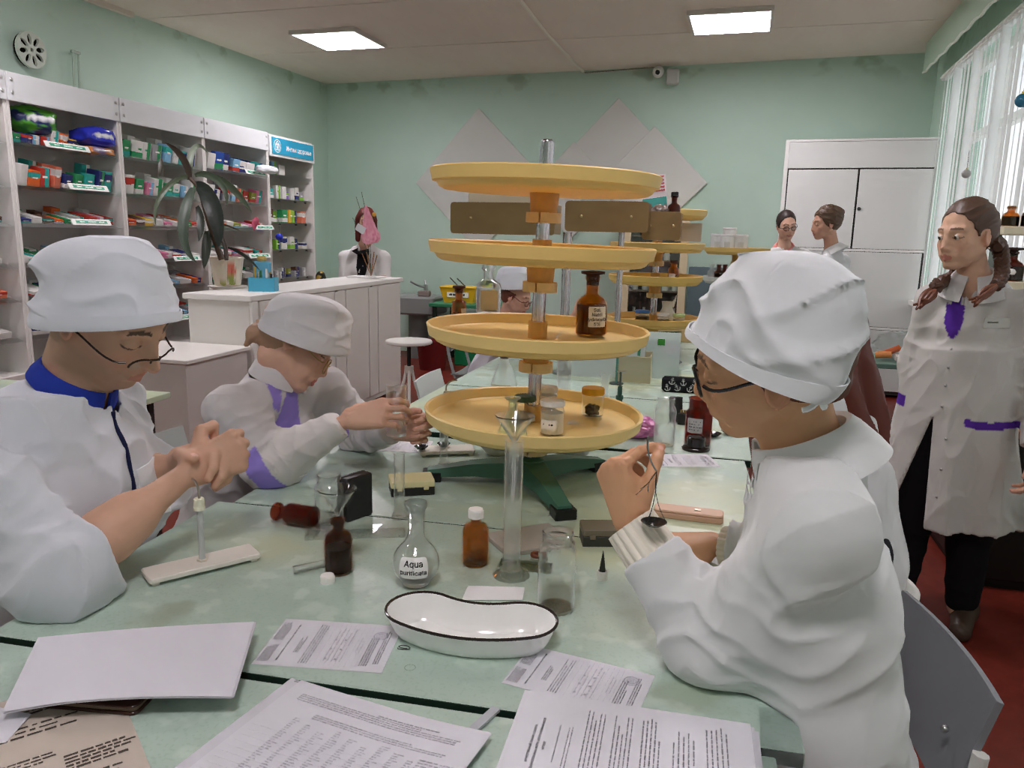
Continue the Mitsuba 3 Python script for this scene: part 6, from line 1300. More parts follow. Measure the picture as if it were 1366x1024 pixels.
add('rod', tube([c, c + [0, 0, .17]], .004, 8), 'satin', '#56625c', parent=k); add('clamp', [cyl(.010, .03, c + [0, 0, .05], 14), cyl(.013, .012, c + [0, 0, .075], 14), cyl(.008, .03, c + [0, 0, .09], 12)], 'satin', '#35594e', parent=k); add('hook', tube([c + [-.012, 0, .170], c + [.018, 0, .172]], .0035, 7), 'metal', '#b9bcb9', parent=k); add('foot', cyl(.03, .006, c, 24), 'satin', '#3c4844', parent=k)
k = thing('burette_clamp', 'tall thin green rod standing beside the card box', 'rod'); c = A((-0.3954, 3.281, 0.76)); add('rod', tube([c, c + [0, 0, .20]], .005, 8), 'satin', '#4c7f74', parent=k); add('foot', cyl(.03, .006, c, 24), 'satin', '#3c4844', parent=k)
# carousel 2 load
def onc(c, R, a, z, r=.6): return A([c[0] + R*r*math.cos(a), c[1] + R*r*math.sin(a), z + .0145])
pz = A((-0.2132, 3.87, 1.189)); pz[2] = 1.1695
k = amber('amber_bottle', 'small amber bottle with a white label on the second carousel', pz, .027, .105, mat='amber_glass', neck=.015, nz=.078, n=28, fill=.04); add('stopper', cyl(.020, .012, (0, 0, .098), 20), 'satin', '#4a2412', parent=k, xf=TM(pz)); add('label', wrap_cyl(patch(.036, .034, .002, 8), .0275, toward(pz) - .35, .030), 'matte', '#cfc3bb', smooth=True, parent=k, xf=TM(pz))
for (px, py, what, R, H, lid, fc, Y) in ((884, 434, 'white jar without label', .030, .055, '#d9d8d0', '#e3e1d8', 3.86), (904, 434, 'jar with a pale green lid', .029, .055, '#a8b87a', '#e0ddcf', 3.86), (889, 425, 'white squat porcelain jug', .036, .10, '#cfccbf', '#cfcabb', 3.93), (853, 428, 'clear jar with a blue lid', .036, .06, '#3f6fae', '#8a8a84', 3.93), (920, 430, 'small clear flask', .028, .085, '#cfd6d2', None, 3.95)):
    c = A(globals()['ony'](px, py, Y)) if False else None
for c, what, R, H, lid, fc in ((A((-0.2493, 3.86, 0.9525)), 'white jar', .030, .055, '#d9d8d0', '#e3e1d8'), (A((-0.1736, 3.87, 0.9553)), 'jar with a pale green lid', .029, .055, '#a8b87a', '#e0ddcf'), (A((-0.3586, 3.93, 0.9392)), 'clear jar with a blue lid', .036, .06, '#3f6fae', '#8a8a84')):
    c[2] = .9595; powder_jar(what + ' on the lowest tray of the second carousel', c, R, H, lid, fc, H*.6, mat='thin_glass')
c = A((-0.2385, 3.96, 0.965)); c[2] = .9595
k = thing('porcelain_jug', 'small cream porcelain jug with a spout on the second carousel', 'jug'); add('body', lathe([(0, 0), (.030, 0), (.040, .03), (.038, .055), (.026, .078), (.027, .10), (.030, .112), (.026, .112), (.022, .08), (0, .07)], 28), 'gloss', '#d6d1c0', parent=k, xf=TM(c)); add('spout', tube(arc([A([.020, 0, .09]), A([.034, 0, .118]), A([.042, 0, .145])], 8), [.015, .013, .010, .008, .006, .004, .003, .002], 10), 'gloss', '#d6d1c0', parent=k, xf=TM(c))
# carousel 3 load
for i, (x, y) in enumerate(((957, 0), (976, 1), (988, 0), (966, 1))):
    c = [A((-0.0225, 5.42, 1.29)), A((0.0403, 5.38, 1.293)), A((0.1278, 5.44, 1.294)), A((0.0536, 5.56, 1.331))][i]; c[2] = 1.3005 if i < 3 else 1.3005
    k = thing('white_tub', ['white lidded plastic tub, left one on the farthest carousel', 'white lidded plastic tub, front middle one on the farthest carousel', 'white lidded plastic tub, right one on the farthest carousel', 'white lidded plastic tub, tallest and rearmost on the farthest carousel'][i], 'tub', 'white tubs on the farthest carousel'); H = .105 if i < 3 else .15; r = .045
    add('body', cyl(r, H, (0, 0, 0), 28, b=.003), 'satin', '#d4d6d6', smooth=30, parent=k, xf=TM(c)); add('lid', cyl(r + .002, .014, (0, 0, H), 28, b=.002), 'satin', '#dfe1e1', smooth=30, parent=k, xf=TM(c)); az = toward(c)
    if i < 3: add('label', wrap_cyl(patch(.04, .035, .002, 8), r + .0006, az, .05), 'matte', '#c3c5c2', smooth=True, parent=k, xf=TM(c))
for i, c in enumerate((A((-0.0456, 5.42, 1.13)), A((-0.0008, 5.38, 1.123)), A((0.0375, 5.42, 1.133)), A((0.1002, 5.4, 1.136)))):
    c[2] = 1.1045; amber('dark_bottle', f'small dark stoppered bottle on the grey tray of the farthest carousel, {ords[i]} from the left', c, .030, .115, mat='dark_amber_glass' if i else 'thin_glass', neck=.013, nz=.08, n=20, fill=None if not i else .06, group='bottles on the grey tray')
# steel rail boxes over the far tables, on chrome posts
def steel_bin(label, x0, x1, y, z0, z1, dep):
    k = thing('steel_bin', label, 'steel bin', 'steel bins over the far tables'); w = x1 - x0; xm = (x0+x1)/2; h = z1 - z0
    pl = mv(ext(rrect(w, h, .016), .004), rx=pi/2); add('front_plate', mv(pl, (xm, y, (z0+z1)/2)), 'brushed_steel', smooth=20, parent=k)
    for s in (-1, 1): add('rivet', sph(.007, (xm + s*w*.30, y - .005, (z0+z1)/2), 2, (1, .5, 1)), 'metal', '#c9b48a', parent=k)
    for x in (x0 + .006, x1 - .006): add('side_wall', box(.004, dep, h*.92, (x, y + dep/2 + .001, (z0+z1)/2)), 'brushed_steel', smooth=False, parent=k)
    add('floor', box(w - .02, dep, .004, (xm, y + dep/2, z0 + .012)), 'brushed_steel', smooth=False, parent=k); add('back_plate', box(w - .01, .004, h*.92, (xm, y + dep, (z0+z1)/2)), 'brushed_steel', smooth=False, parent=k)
    return k
def _brush(p, n, uv): return mix(C3('#8f7352'), C3('#ab8f68'), fbm(p.x*6, p.z*9, 2.0, 3))  # reflection of the amber trays painted into the steel as brown
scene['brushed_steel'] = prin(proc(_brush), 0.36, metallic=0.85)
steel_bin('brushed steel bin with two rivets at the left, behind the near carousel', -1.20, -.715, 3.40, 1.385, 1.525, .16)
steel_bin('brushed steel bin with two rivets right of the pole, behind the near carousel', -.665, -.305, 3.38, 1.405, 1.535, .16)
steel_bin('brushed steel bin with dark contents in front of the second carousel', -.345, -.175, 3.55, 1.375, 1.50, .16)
k = thing('chrome_post', 'chrome post carrying the steel bins, left of two', 'post'); add('tube', cyl(.020, 1.40 - .76, (-.665, 3.45, .76), 24), 'chrome', parent=k); add('foot', cyl(.05, .012, (-.665, 3.45, .76), 28), 'metal', '#999999', parent=k)
k = thing('chrome_post', 'chrome post carrying the steel bins, right of two', 'post'); add('tube', cyl(.013, 1.41 - .76, (-.43, 3.50, .76), 24), 'chrome', parent=k); add('foot', cyl(.04, .012, (-.43, 3.50, .76), 28), 'metal', '#999999', parent=k)
k = thing('carton', 'beige flat carton on the left steel bin', 'box'); add(k, box(.30, .10, .045, (-.98, 3.49, 1.548), .002), 'satin', '#d2c6ac', smooth=False)
k = thing('plastic_cup', 'clear plastic tub standing behind the top yellow tray', 'tub'); add(k, lathe(vessel(prof([(.055, 0), (.06, .01), (.066, .14)], 12), .002), 28), 'thin_plastic', xf=TM(A((-0.5473, 3.46, 1.596))*[1, 1, 0] + [0, 0, 1.421]))
b0 = A((-0.2153, 3.63, 1.51)); b0[2] = 1.391
amber('amber_bottle', 'tall brown bottle with black cap standing in the steel bin below the white board', b0, .030, .185, mat='dark_amber_glass', neck=.013, nz=.15, n=28, fill=.1); add('screw_cap', screwcap(.016, .022, (0, 0, .176)), 'satin', '#141212', smooth=30, parent='amber_bottle_006', xf=TM(b0))
k = thing('leaflet', 'red, white and teal printed leaflet standing in the steel bin', 'leaflet'); c = A((-0.2913, 3.66, 1.57)); X = mi.ScalarTransform4f().translate((c*[1, 1, 0] + [0, 0, 1.445]).tolist()).rotate([0, 1, 0], -8)
add('sheet', box(.115, .002, .22, (0, 0, .11)), 'matte', '#d9cfd2', smooth=False, parent=k, xf=X)
add('print', [(box(.10, .001, .007, (0, -.0018, z)), '#b8575a') for z in (.21, .195, .18, .165, .15)] + [(box(.108, .001, .05, (0, -.0018, .095)), '#4fa39a'), (box(.06, .001, .03, (.024, -.0018, .055)), '#c94a45')], 'matte', smooth=False, parent=k, xf=X)
m, c = crumple(A((-0.2788, 3.6, 1.548))*[1, 1, 0] + [-.0, .02, 1.475], (.055, .04, .06), '#2a2622', '#8a7a70', 8, sub=3); add(thing('crumpled_packet', 'dark crumpled packet in front of the leaflet in the steel bin', 'packet'), m, 'gloss', c, smooth=True)
k = thing('small_card', 'small printed card on the top tray of the second carousel', 'card'); c = A((-0.1745, 4.02, 1.499)); c[2] = 1.49; add('card', box(.075, .05, .026, c + [0, 0, .013]), 'satin', '#d3ccc8', smooth=False, parent=k); add('print_bar', box(.06, .001, .006, c + [0, -.0255, .018]), 'matte', '#6a5055', smooth=False, parent=k)
k = thing('steel_plate', 'white plate fixed below the top tray of the second carousel', 'plate'); add(k, box(.13, .004, .09, (-.16, 3.99, 1.415), .001), 'satin', '#c3bfb4', smooth=False)

# ------------------------------------------------------------------ papers on the near tables
def page(key, o, ux, uy, w, h, th, parts_, label, cat='paper', color='#cdcdd3', curl=None, extra=None):
    """a sheet or stack whose print lies in page coordinates: x along the reading direction, y up the page, the origin at the centre"""
    k = thing(key, label, cat); ux, uy = unit(ux), unit(uy); uz = np.cross(ux, uy)
    if uz[2] < 0: raise ValueError(key)
    n, m = 14, 10; P = []
    def lift(x, y): return curl(x/w + .5, y/h + .5) if curl else 0.0
    for x in np.linspace(-w/2, w/2, n): P.append([A(o) + ux*x + uy*y + uz*(th/2 + lift(x, y)) for y in np.linspace(-h/2, h/2, m)])
    add('sheet', sheet(A(P), th), 'matte', color, smooth=30, parent=k)
    def place(mm):
        v = A(mm.vertices); q = mm.copy(); q.vertices = A(o) + v[:, :1]*ux + v[:, 1:2]*uy + (th + .0004 + A([lift(a, b) for a, b in v[:, :2]]))[:, None]*uz; return q
    for nm_, ms, col in parts_: labels[add(nm_, [place(x) for x in ms], 'matte', col, smooth=False, parent=k)] = {'kind': 'stuff'}
    return k
def lines(cx, cy, w, h, rows, seed, th=.38, fill=.95): return mv(print_lines(w, h, rows, seed, th, fill), (cx, cy, 0))
def stamp(cx, cy, r): return [mv(flat(Point(0, 0).buffer(r, quad_segs=12).difference(Point(0, 0).buffer(r*.90, quad_segs=12))), (cx, cy, 0)), mv(flat(Point(0, 0).buffer(r*.62, quad_segs=12).difference(Point(0, 0).buffer(r*.55, quad_segs=12))), (cx, cy, 0)), mv(print_lines(r*.8, r*.6, 3, 4, .4), (cx, cy, 0), rz=.2)]
def form(label, corners, seed, flip=False, color='#cfcfd5'):
    """a small printed form: corners near left, far left, far right, near right; the head of the form lies at the left unless flipped"""
    a, b, c, d = [A(v) for v in corners]; ux = (b - a + c - d)/2; uy = -((d - a) + (c - b))/2
    if flip: ux, uy = -ux, -uy
    w, h = np.linalg.norm(ux), np.linalg.norm(uy); uy = uy - unit(ux)*(uy @ unit(ux))
    L = [lines(-w*.25, h*.44, w*.36, h*.09, 7, seed, .40), lines(w*.22, h*.44, w*.40, h*.09, 7, seed+1, .42), lines(0, h*.34, w*.8, h*.022, 1, seed+2, .42), lines(-.05*w, h*.235, w*.34, h*.045, 3, seed+3, .45), lines(0, h*.13, w*.85, h*.08, 4, seed+4, .30), lines(-.1*w, -.33*h, w*.6, h*.07, 4, seed+6, .40), lines(0, -.42*h, w*.7, h*.05, 3, seed+7, .40)]
    rules = [flat(sbox(-w*.45, y*h - .0001, w*.45, y*h + .0001)) for y in np.linspace(-.28, .08, 10)] + [mv(flat(sbox(-.0018, -.0018, .0018, .0018)), (x*w, y*h, 0)) for x in (-.3, -.1, .1) for y in (-.02, -.10)]
    S = stamp(w*.24, -.36*h, h*.058); sc = [lines(0, -.08*h, w*.7, h*.16, 5, seed+20, .22), lines(.05*w, -.24*h, w*.4, h*.05, 2, seed+21, .25)]
    return page('printed_form', (a+b+c+d)/4, ux, uy, w, h, .0004, [('printed_text', L, '#55555b'), ('ruled_lines', rules, '#98989e'), ('stamp', S, '#7f8090')] + ([('handwriting', sc, '#a9a9b4')] if sc else []), label, color=color)
form('printed prescription form lying left of the enamel dish', [(-0.6245, 0.8988, 0.7604), (-0.6407, 1.038, 0.7604), (-0.4554, 1.057, 0.7604), (-0.4252, 0.929, 0.7604)], 11)
form('printed prescription form with a round stamp, right of the enamel dish', [(-0.256, 0.9453, 0.7604), (-0.2441, 1.055, 0.7604), (-0.0451, 1.053, 0.7604), (-0.0662, 0.9414, 0.7604)], 31)
form('printed form on the table under the beaker', [(-0.9893, 1.972, 0.7604), (-1.011, 2.097, 0.7604), (-0.8075, 2.141, 0.7604), (-0.7815, 2.011, 0.7604)], 51)
form('printed form on the table below the reddish brown reagent jar', [(-0.1212, 2.1, 0.7604), (-0.165, 2.218, 0.7604), (0.008, 2.271, 0.7604), (0.0424, 2.148, 0.7604)], 71)
# stack of blank sheets, bulging, on the brown notebook
a, b, c, d = A((-0.8398, 0.6872, 0.777)), A((-0.9319, 0.8312, 0.784)), A((-0.6537, 0.959, 0.788)), A((-0.5719, 0.7827, 0.786))
k = thing('blank_paper', 'stack of blank white paper in the left foreground resting on a brown notebook', 'paper stack')
for i, (dx, dz) in enumerate(((0, 0), (.002, .0012), (-.001, .0024))):
    s, P = quadsheet([v + [dx, dx*.5, dz] for v in (a, b, c, d)], 16, 12, 0, .0009, curl=lambda u, v: .007*math.sin(pi*u)*(1 - .6*v) - .004*max(0, .25 - u)*4*(1 - v)); add('sheet', s, 'matte', '#cccbd2' if i == 2 else '#bab9c0', smooth=40, parent=k)
k = thing('notebook', 'dark brown notebook under the blank paper', 'notebook'); c = A((-0.7803, 0.7935, 0.7615)); X = TM(c, .16)
add('cover', rbox(.165, .125, .0035, .012, (.0, 0, 0), .001), 'gloss', '#38211a', smooth=30, parent=k, xf=X); add('block', rbox(.158, .118, .006, .008, (0, 0, .0036), 0), 'satin', '#6b5a4c', smooth=30, parent=k, xf=X); add('cover', rbox(.165, .125, .003, .012, (0, 0, .0097), .001), 'gloss', '#3d231b', smooth=30, parent=k, xf=X)
# grey brown form and loose sheets in the corner
o = A((-0.7523, 0.6585, 0.7602)); page('brown_form', o, A([.62, .78, 0]), A([-.78, .62, 0]), .20, .28, .0005, [('printed_text', [lines(.03, .10, .12, .03, 4, 5, .55), lines(-.02, .05, .14, .03, 3, 6, .4), lines(.055, -.045, .07, .035, 5, 8, .62), lines(-.03, -.02, .09, .02, 3, 9, .45), lines(0, -.10, .16, .05, 5, 10, .4)], '#4d4740')], 'greyish brown printed form in the lower left corner under the notebook', color='#b9aea2')
k = thing('loose_sheet', 'white sheet corner at the left edge beside the brown form', 'paper'); add(k, quadsheet([A(v) for v in ((-0.8488, 0.6283, 0.7612), (-0.9211, 0.7094, 0.7612), (-0.8184, 0.7079, 0.7635), (-0.8032, 0.6565, 0.7612))])[0], 'matte', '#cdccd3', smooth=30)
# left stack of printed pages
c0 = A((-0.5272, 0.8768, 0.7635)); e1 = unit(A([.294, -.047, 0])); e2 = unit(A([-.047, -.294, 0])); o = c0 + e1*.1485 + e2*.105; o[2] = .7616
tb = [lines(.04, .083, .09, .004, 1, 1, .5), lines(0, .073, .25, .016, 4, 2, .36), lines(.02, .045, .2, .012, 3, 3, .32)] + [lines(-.095 + .022*i, -.02 - .006*(i % 3), .010, .11, 26, 20+i, .22, .7) for i in range(9)] + [lines(.115, .0, .05, .06, 12, 40, .3)]
page('printed_page', o + [-.018, .004, -.0012], e1, -e2, .297, .21, .0010, [('corner_mark', [flat(sbox(-.140, .1035, -.125, .1043)), flat(sbox(-.140, .1000, -.127, .1008))], '#55555a')], 'lower printed page of the left stack, showing at its back left corner', color='#c6c6cc')
page('printed_page', o + [0, 0, .0006], e1, -e2, .297, .21, .0016, [('printed_text', tb, '#8f8f96'), ('ruled_lines', [flat(sbox(-.14, y, .12, y + .0002)) for y in np.linspace(-.09, .0, 9)], '#b3b3b8')], 'printed table page on top of the left stack in the near foreground', curl=lambda u, v: .010*max(0, u - .55)**1.5*3)
# right stack of printed pages
c0 = A((-0.2169, 0.9308, 0.772)); e1 = unit(A([.316, .012, 0])); e2 = unit(A([.012, -.316, 0])); o = c0 + e1*.1485 + e2*.105
k = thing('paper_stack', 'thick stack of printed sheets under the title page at the bottom right', 'paper stack')
for i in range(6): add('sheet', mv(box(.297, .21, .0016, (0, 0, 0)), o*[1, 1, 0] + [.0015*(i % 3) + (.006 if i < 3 else 0), -.001*(i % 2), .7616 + .0018*i], rz=math.atan2(e1[1], e1[0]) - .008*(i % 3)), 'matte', ['#c9c9ce', '#d0d0d5', '#c0c0c6'][i % 3], smooth=False, parent=k)
hd = [mv(text(s, .0030, True), (x_, y_, 0)) for s, x_, y_ in (('КАЧЕСТВЕННЫЙ АНАЛИЗ. ОЦЕНКА', -.002, .118), ('ЛЕКАРСТВЕННЫХ ФОРМ, ИЗГОТАВЛИВАЕМЫХ В', .0, .110), ('АПТЕКЕ', -.004, .102))]
hd2 = [mv(text('качественном анализе лекарственных форм', .0024, False), (.004, .088, 0))]
bd_ = [lines(-.02, .074, .13, .008, 2, 61, .3), lines(.0, .045, .17, .026, 5, 62, .32), lines(0, .010, .172, .026, 5, 63, .32), lines(0, -.025, .172, .026, 5, 64, .36), lines(-.01, -.065, .15, .03, 5, 65, .30), lines(.02, -.105, .12, .03, 5, 66, .30)]
page('printed_page', [o[0], o[1], .7728], -e2, -e1, .21, .297, .0006, [('title', hd, '#4a4a50'), ('subtitle', hd2, '#55555b'), ('printed_text', bd_, '#77777d')], 'title page on the stack at the bottom right, heading lines along its left edge', color='#d0d0d6')
k = thing('plastic_folder', 'clear plastic folder showing at the right end of the printed stack', 'folder'); add(k, box(.05, .20, .002, A((0.1178, 0.8981, 0.7645)) , .0), 'thin_plastic', smooth=False)
k = thing('plastic_folder', 'clear grey plastic folder edge between the two printed stacks', 'folder'); add(k, mv(box(.012, .20, .004, (0, -.10, 0)), A((-0.2461, 0.8918, 0.764)), rz=-.30), 'satin', '#a9adb2', smooth=False)

# ------------------------------------------------------------------ the potted plant and things on the white counter
p0 = A((-3.111, 4.435, 1)); p0[2] = 1.0005
k = thing('potted_plant', 'drooping dragon tree in a rose painted cream pot on the white counter', 'plant')
pm = lathe([(0, .016), (.078, .016), (.084, .03), (.106, .19), (.112, .20), (.108, .203), (.100, .195), (.096, .185), (0, .185)], 56); v = A(pm.vertices)
pm = pm.subdivide().subdivide(); v = A(pm.vertices); col = np.tile(lin('#d9d0bb'), (len(v), 1)); az = toward(p0); ang = (np.arctan2(v[:, 1], v[:, 0]) - az + pi) % (2*pi) - pi; zz = v[:, 2]
f = meshkit.fbm(v*30, 3); outer = np.hypot(v[:, 0], v[:, 1]) > .07
col = col*(1 - .35*(f > .55)[:, None]) + .35*(f > .55)[:, None]*lin('#d8bfb8')
r1 = np.hypot((ang - .30)*.10, zz - .125); col[(r1 < .032*(.8 + .5*f)) & outer] = lin('#d0735c'); col[(r1 < .015*(.7 + .7*f)) & outer] = lin('#c04f45')
r2 = np.hypot((ang - .35)*.10, (zz - .055)*1.5); col[(r2 < .045*(.55 + .8*f)) & (f > .45) & outer & (zz < .085)] = lin('#8f9a4a'); col[(np.hypot((ang + .35)*.1, zz - .04) < .02*(.6 + f)) & outer] = lin('#a8a85a'); col[(zz > .184) & (np.hypot(v[:, 0], v[:, 1]) < .097)] = lin('#3a2a22')
add('pot', pm, 'gloss', col, smooth=True, parent=k, xf=TM(p0), label='cream pot painted with a red rose'); add('saucer', lathe([(0, 0), (.105, 0), (.125, .014), (.122, .015), (.10, .004), (0, .004)], 48), 'satin', '#d9d6cf', parent=k, xf=TM(p0))
def g(x, y, d=4.86): return [180 + x/5.388, 180 + y/5.388, d]
trunk = [(-3.044, 4.291, 1.191), (-3.086, 4.284, 1.32), (-3.147, 4.293, 1.495), (-3.191, 4.304, 1.61), (-3.252, 4.304, 1.687)]
add('stem', tube(arc(trunk, 30), np.linspace(.020, .012, 30), 9), 'satin', '#4a3a2c', parent=k)
add('stem', tube(arc([(-3.035, 4.324, 1.19), (-3.08, 4.366, 1.302), (-3.168, 4.394, 1.451), (-3.197, 4.392, 1.582)], 20), np.linspace(.014, .009, 20), 8), 'satin', '#3d3326', parent=k)
LEAF = [([(-3.256, 4.301, 1.678), (-3.289, 4.279, 1.821), (-3.366, 4.232, 1.897)], .045, '#3a2f27'), ([(-3.251, 4.302, 1.678), (-3.27, 4.348, 1.828), (-3.261, 4.407, 1.898), (-3.23, 4.46, 1.858)], .040, '#7d8a78'), ([(-3.258, 4.285, 1.704), (-3.307, 4.174, 1.638), (-3.338, 4.104, 1.54), (-3.327, 4.057, 1.395)], .034, '#48543f'), ([(-3.203, 4.263, 1.63), (-3.175, 4.135, 1.48), (-3.139, 4.066, 1.301), (-3.047, 4.045, 1.179)], .070, '#3b4a3c'),
    ([(-3.172, 4.252, 1.639), (-3.016, 4.169, 1.546), (-2.954, 4.137, 1.412), (-2.952, 4.13, 1.269)], .110, '#222a24'), ([(-3.212, 4.297, 1.705), (-3.077, 4.288, 1.696), (-2.987, 4.275, 1.614), (-2.971, 4.26, 1.519)], .044, '#43503f'), ([(-3.225, 4.359, 1.719), (-3.083, 4.408, 1.672), (-2.98, 4.418, 1.586), (-2.899, 4.419, 1.484)], .048, '#46533f'), ([(-3.146, 4.213, 1.515), (-3.089, 4.163, 1.401), (-3.082, 4.124, 1.302)], .050, '#2b332b'),
    ([(-3.367, 4.19, 1.795), (-3.353, 4.161, 1.739), (-3.354, 4.15, 1.685)], .03, '#38362c'), ([(-3.128, 4.272, 1.366), (-3.098, 4.213, 1.242), (-3.091, 4.172, 1.137)], .06, '#313a2e'), ([(-3, 4.296, 1.266), (-2.871, 4.269, 1.224), (-2.758, 4.26, 1.135)], .022, '#2a2f27'), ([(-3.101, 4.352, 1.414), (-3.031, 4.367, 1.397), (-2.972, 4.398, 1.37)], .012, '#4d4234')]
for i, (p, w, col) in enumerate(LEAF):
    c = arc(p, 22); t = np.gradient(c, axis=0); t /= np.linalg.norm(t, axis=1, keepdims=True); s = np.cross(t, -_B + .35*_U); s /= np.linalg.norm(s, axis=1, keepdims=True) + 1e-9; n = np.cross(s, t)
    ww = w/2*np.sin(pi*np.clip(np.linspace(.12, 1.0, 22), 0, 1))**.7; ww[-1] = .0008
    G = A([[c[j] + s[j]*ww[j]*q + n[j]*(-.22*ww[j]*(abs(q) - .5)) for q in (-1, -.5, 0, .5, 1)] for j in range(22)])
    add('leaf', sheet(G, .0012), 'satin', col, smooth=60, parent=k)
add('flower_bud', tube(arc([(-2.864, 4.423, 1.457), (-2.875, 4.412, 1.419), (-2.877, 4.403, 1.377)], 8), [.008, .018, .022, .022, .018, .014, .010, .004], 10), 'satin', '#c45a74', parent=k, label='pink flower bud')
k = thing('desk_organiser', 'light blue plastic desk organiser beside the flower pot', 'organiser'); c = A((-2.779, 4.332, 1)); c[2] = 1.0005; X = TM(c, .3)
add('box', [box(.16, .004, .085, (0, -.05, .0425)), box(.16, .004, .085, (0, .05, .0425)), box(.004, .10, .085, (-.08, 0, .0425)), box(.004, .10, .085, (.08, 0, .0425)), box(.16, .10, .004, (0, 0, .002)), box(.004, .10, .07, (.02, 0, .035))], 'satin', '#4aa5c4', smooth=False, parent=k, xf=X)
for i, (x, y, h, col) in enumerate(((-.05, .0, .15, '#c9a23f'), (-.03, .02, .12, '#e0e0dc'), (-.01, -.02, .13, '#2c6f4a'), (.04, .01, .12, '#b88c3a'), (.055, -.02, .11, '#1f2a3a'), (.03, -.03, .14, '#d8d8d4'))):
    q = thing('stationery', f'small upright item in the blue organiser, {ords[i]} from the left', 'stationery', 'items in the organiser'); add(q, cyl(.010, h - .006, (x, y, .006), 12, .007), 'satin', col, xf=X)
k = thing('gift_packet', 'light blue packet with a gold bow standing behind the blue organiser', 'packet'); c = A((-2.946, 4.541, 1)) + [-.05, .12, 0]; c[2] = 1.0005
m = rbox(.13, .05, .17, .02, (0, 0, 0), .01); add('packet', mv(m, c), 'gloss', '#5fa9c9', smooth=40, parent=k); m, cc = crumple(c + [0, 0, .185], (.035, .02, .022), '#a8893c', '#d8c27a', 12, sub=3); add('bow', m, 'gloss', cc, smooth=True, parent=k)
def bauble(c, r, col, label): 
    k = thing('bauble', label, 'ornament'); add('ball', sph(r, c, 3), 'gloss', col, smooth=True, parent=k); add('cap', cyl(r*.25, r*.3, A(c) + [0, 0, r*.95], 12), 'metal', '#c0b060', parent=k); add('thread', tube([A(c) + [0, 0, r], A(c) + [0, 0, r + .12]], .0015, 4), 'satin', '#555555', parent=k)
bauble((-4.10, 6.69, 1.315), .035, '#1f2fae', 'dark blue glass bauble hanging in front of the glass shelves')
bauble(A((1.52, 5.794, 1.839)), .028, '#a9aaa8', 'silver bauble hanging at the window blind'); bauble(A((1.46, 4.736, 2.125)), .035, '#2a6f8f', 'teal glass bauble at the right edge in front of the blind')
# pink ornament on sticks at the end of the counter
p0 = A((-2.822, 6, 1.018)); p0[2] = 1.0005
k = thing('stick_vase', 'glass of wooden sticks holding the pink paper ornament at the end of the counter', 'vase')
add('glass', lathe(vessel(prof([(.030, 0), (.034, .01), (.036, .09)], 12), .002), 24), 'thin_glass', parent=k, xf=TM(p0))
tipc = A((-2.845, 6, 1.364))
for e in ((-2.902, 6, 1.202), (-2.861, 6, 1.216), (-2.792, 6, 1.218), (-2.765, 6, 1.194)): add('stick', tube([p0 + [0, 0, .02], A(e)], .004, 6), 'satin', '#8a6038', parent=k)
for e in ((-3.01, 6.05, 1.497), (-2.973, 6.05, 1.669), (-2.924, 6.05, 1.706)): add('twig', tube(arc([p0 + [0, 0, .03], (p0 + A(e))/2 + [.02, 0, .05], A(e)], 10), .0022, 5), 'satin', '#3d4a3a', parent=k)
k = thing('pink_ornament', 'pink frilly bell shaped paper ornament in front of the red haired woman', 'ornament')
m = lathe([(0, 0), (.055, .004), (.082, .03), (.083, .07), (.066, .11), (.052, .16), (.034, .22), (.018, .285), (.004, .315), (0, .318)], 64).subdivide(); v = A(m.vertices); f = meshkit.fbm(v*70, 2); m.vertices = v*np.c_[1 + .22*(f - .5), 1 + .22*(f - .5), np.ones(len(v))]*[1, .6, 1]
c = A((-2.812, 6, 1.285)); col = lin('#d77f9a') + (lin('#efb7c4') - lin('#d77f9a'))*np.clip(f*2 - .5, 0, 1)[:, None]; add('bell', mv(m, c, ry=-.16), 'matte', col, smooth=True, parent=k)
add('white_tag', mv(box(.085, .002, .06), A((-2.878, 5.93, 1.405)), ry=.5), 'matte', '#d9dadd', smooth=False, parent=k, label='white paper tag'); add('gold_bell', sph(.018, A((-2.751, 5.92, 1.522)), 2), 'gloss', '#c58f2a', parent=k)
k = thing('paper_pile', 'small pile of white paper on the far end of the counter', 'paper'); add(k, box(.28, .20, .012, A((-2.856, 5.828, 1))*[1, 1, 0] + [-.02, .2, 1.007]), 'matte', '#d5d5d3', smooth=False)
k = thing('ornament_egg', 'dark egg shaped ornament with a gold pattern behind the counter', 'ornament'); c = A((-3.785, 6.9, 0.9148)); m = sph(.07, (0, 0, 0), 3, (.75, .75, 1.15)); v = A(m.vertices); add(k, mv(m, c), 'gloss', np.where((meshkit.fbm(v*22, 2) > .55)[:, None], lin('#a88a3a'), lin('#23261c')), smooth=True)
kk = thing('plant_stand', 'narrow dark stand behind the counter carrying the egg ornament', 'stand'); add(kk, cyl(.05, c[2] - .081, (c[0], c[1], 0), 20), 'satin', '#4a4038')

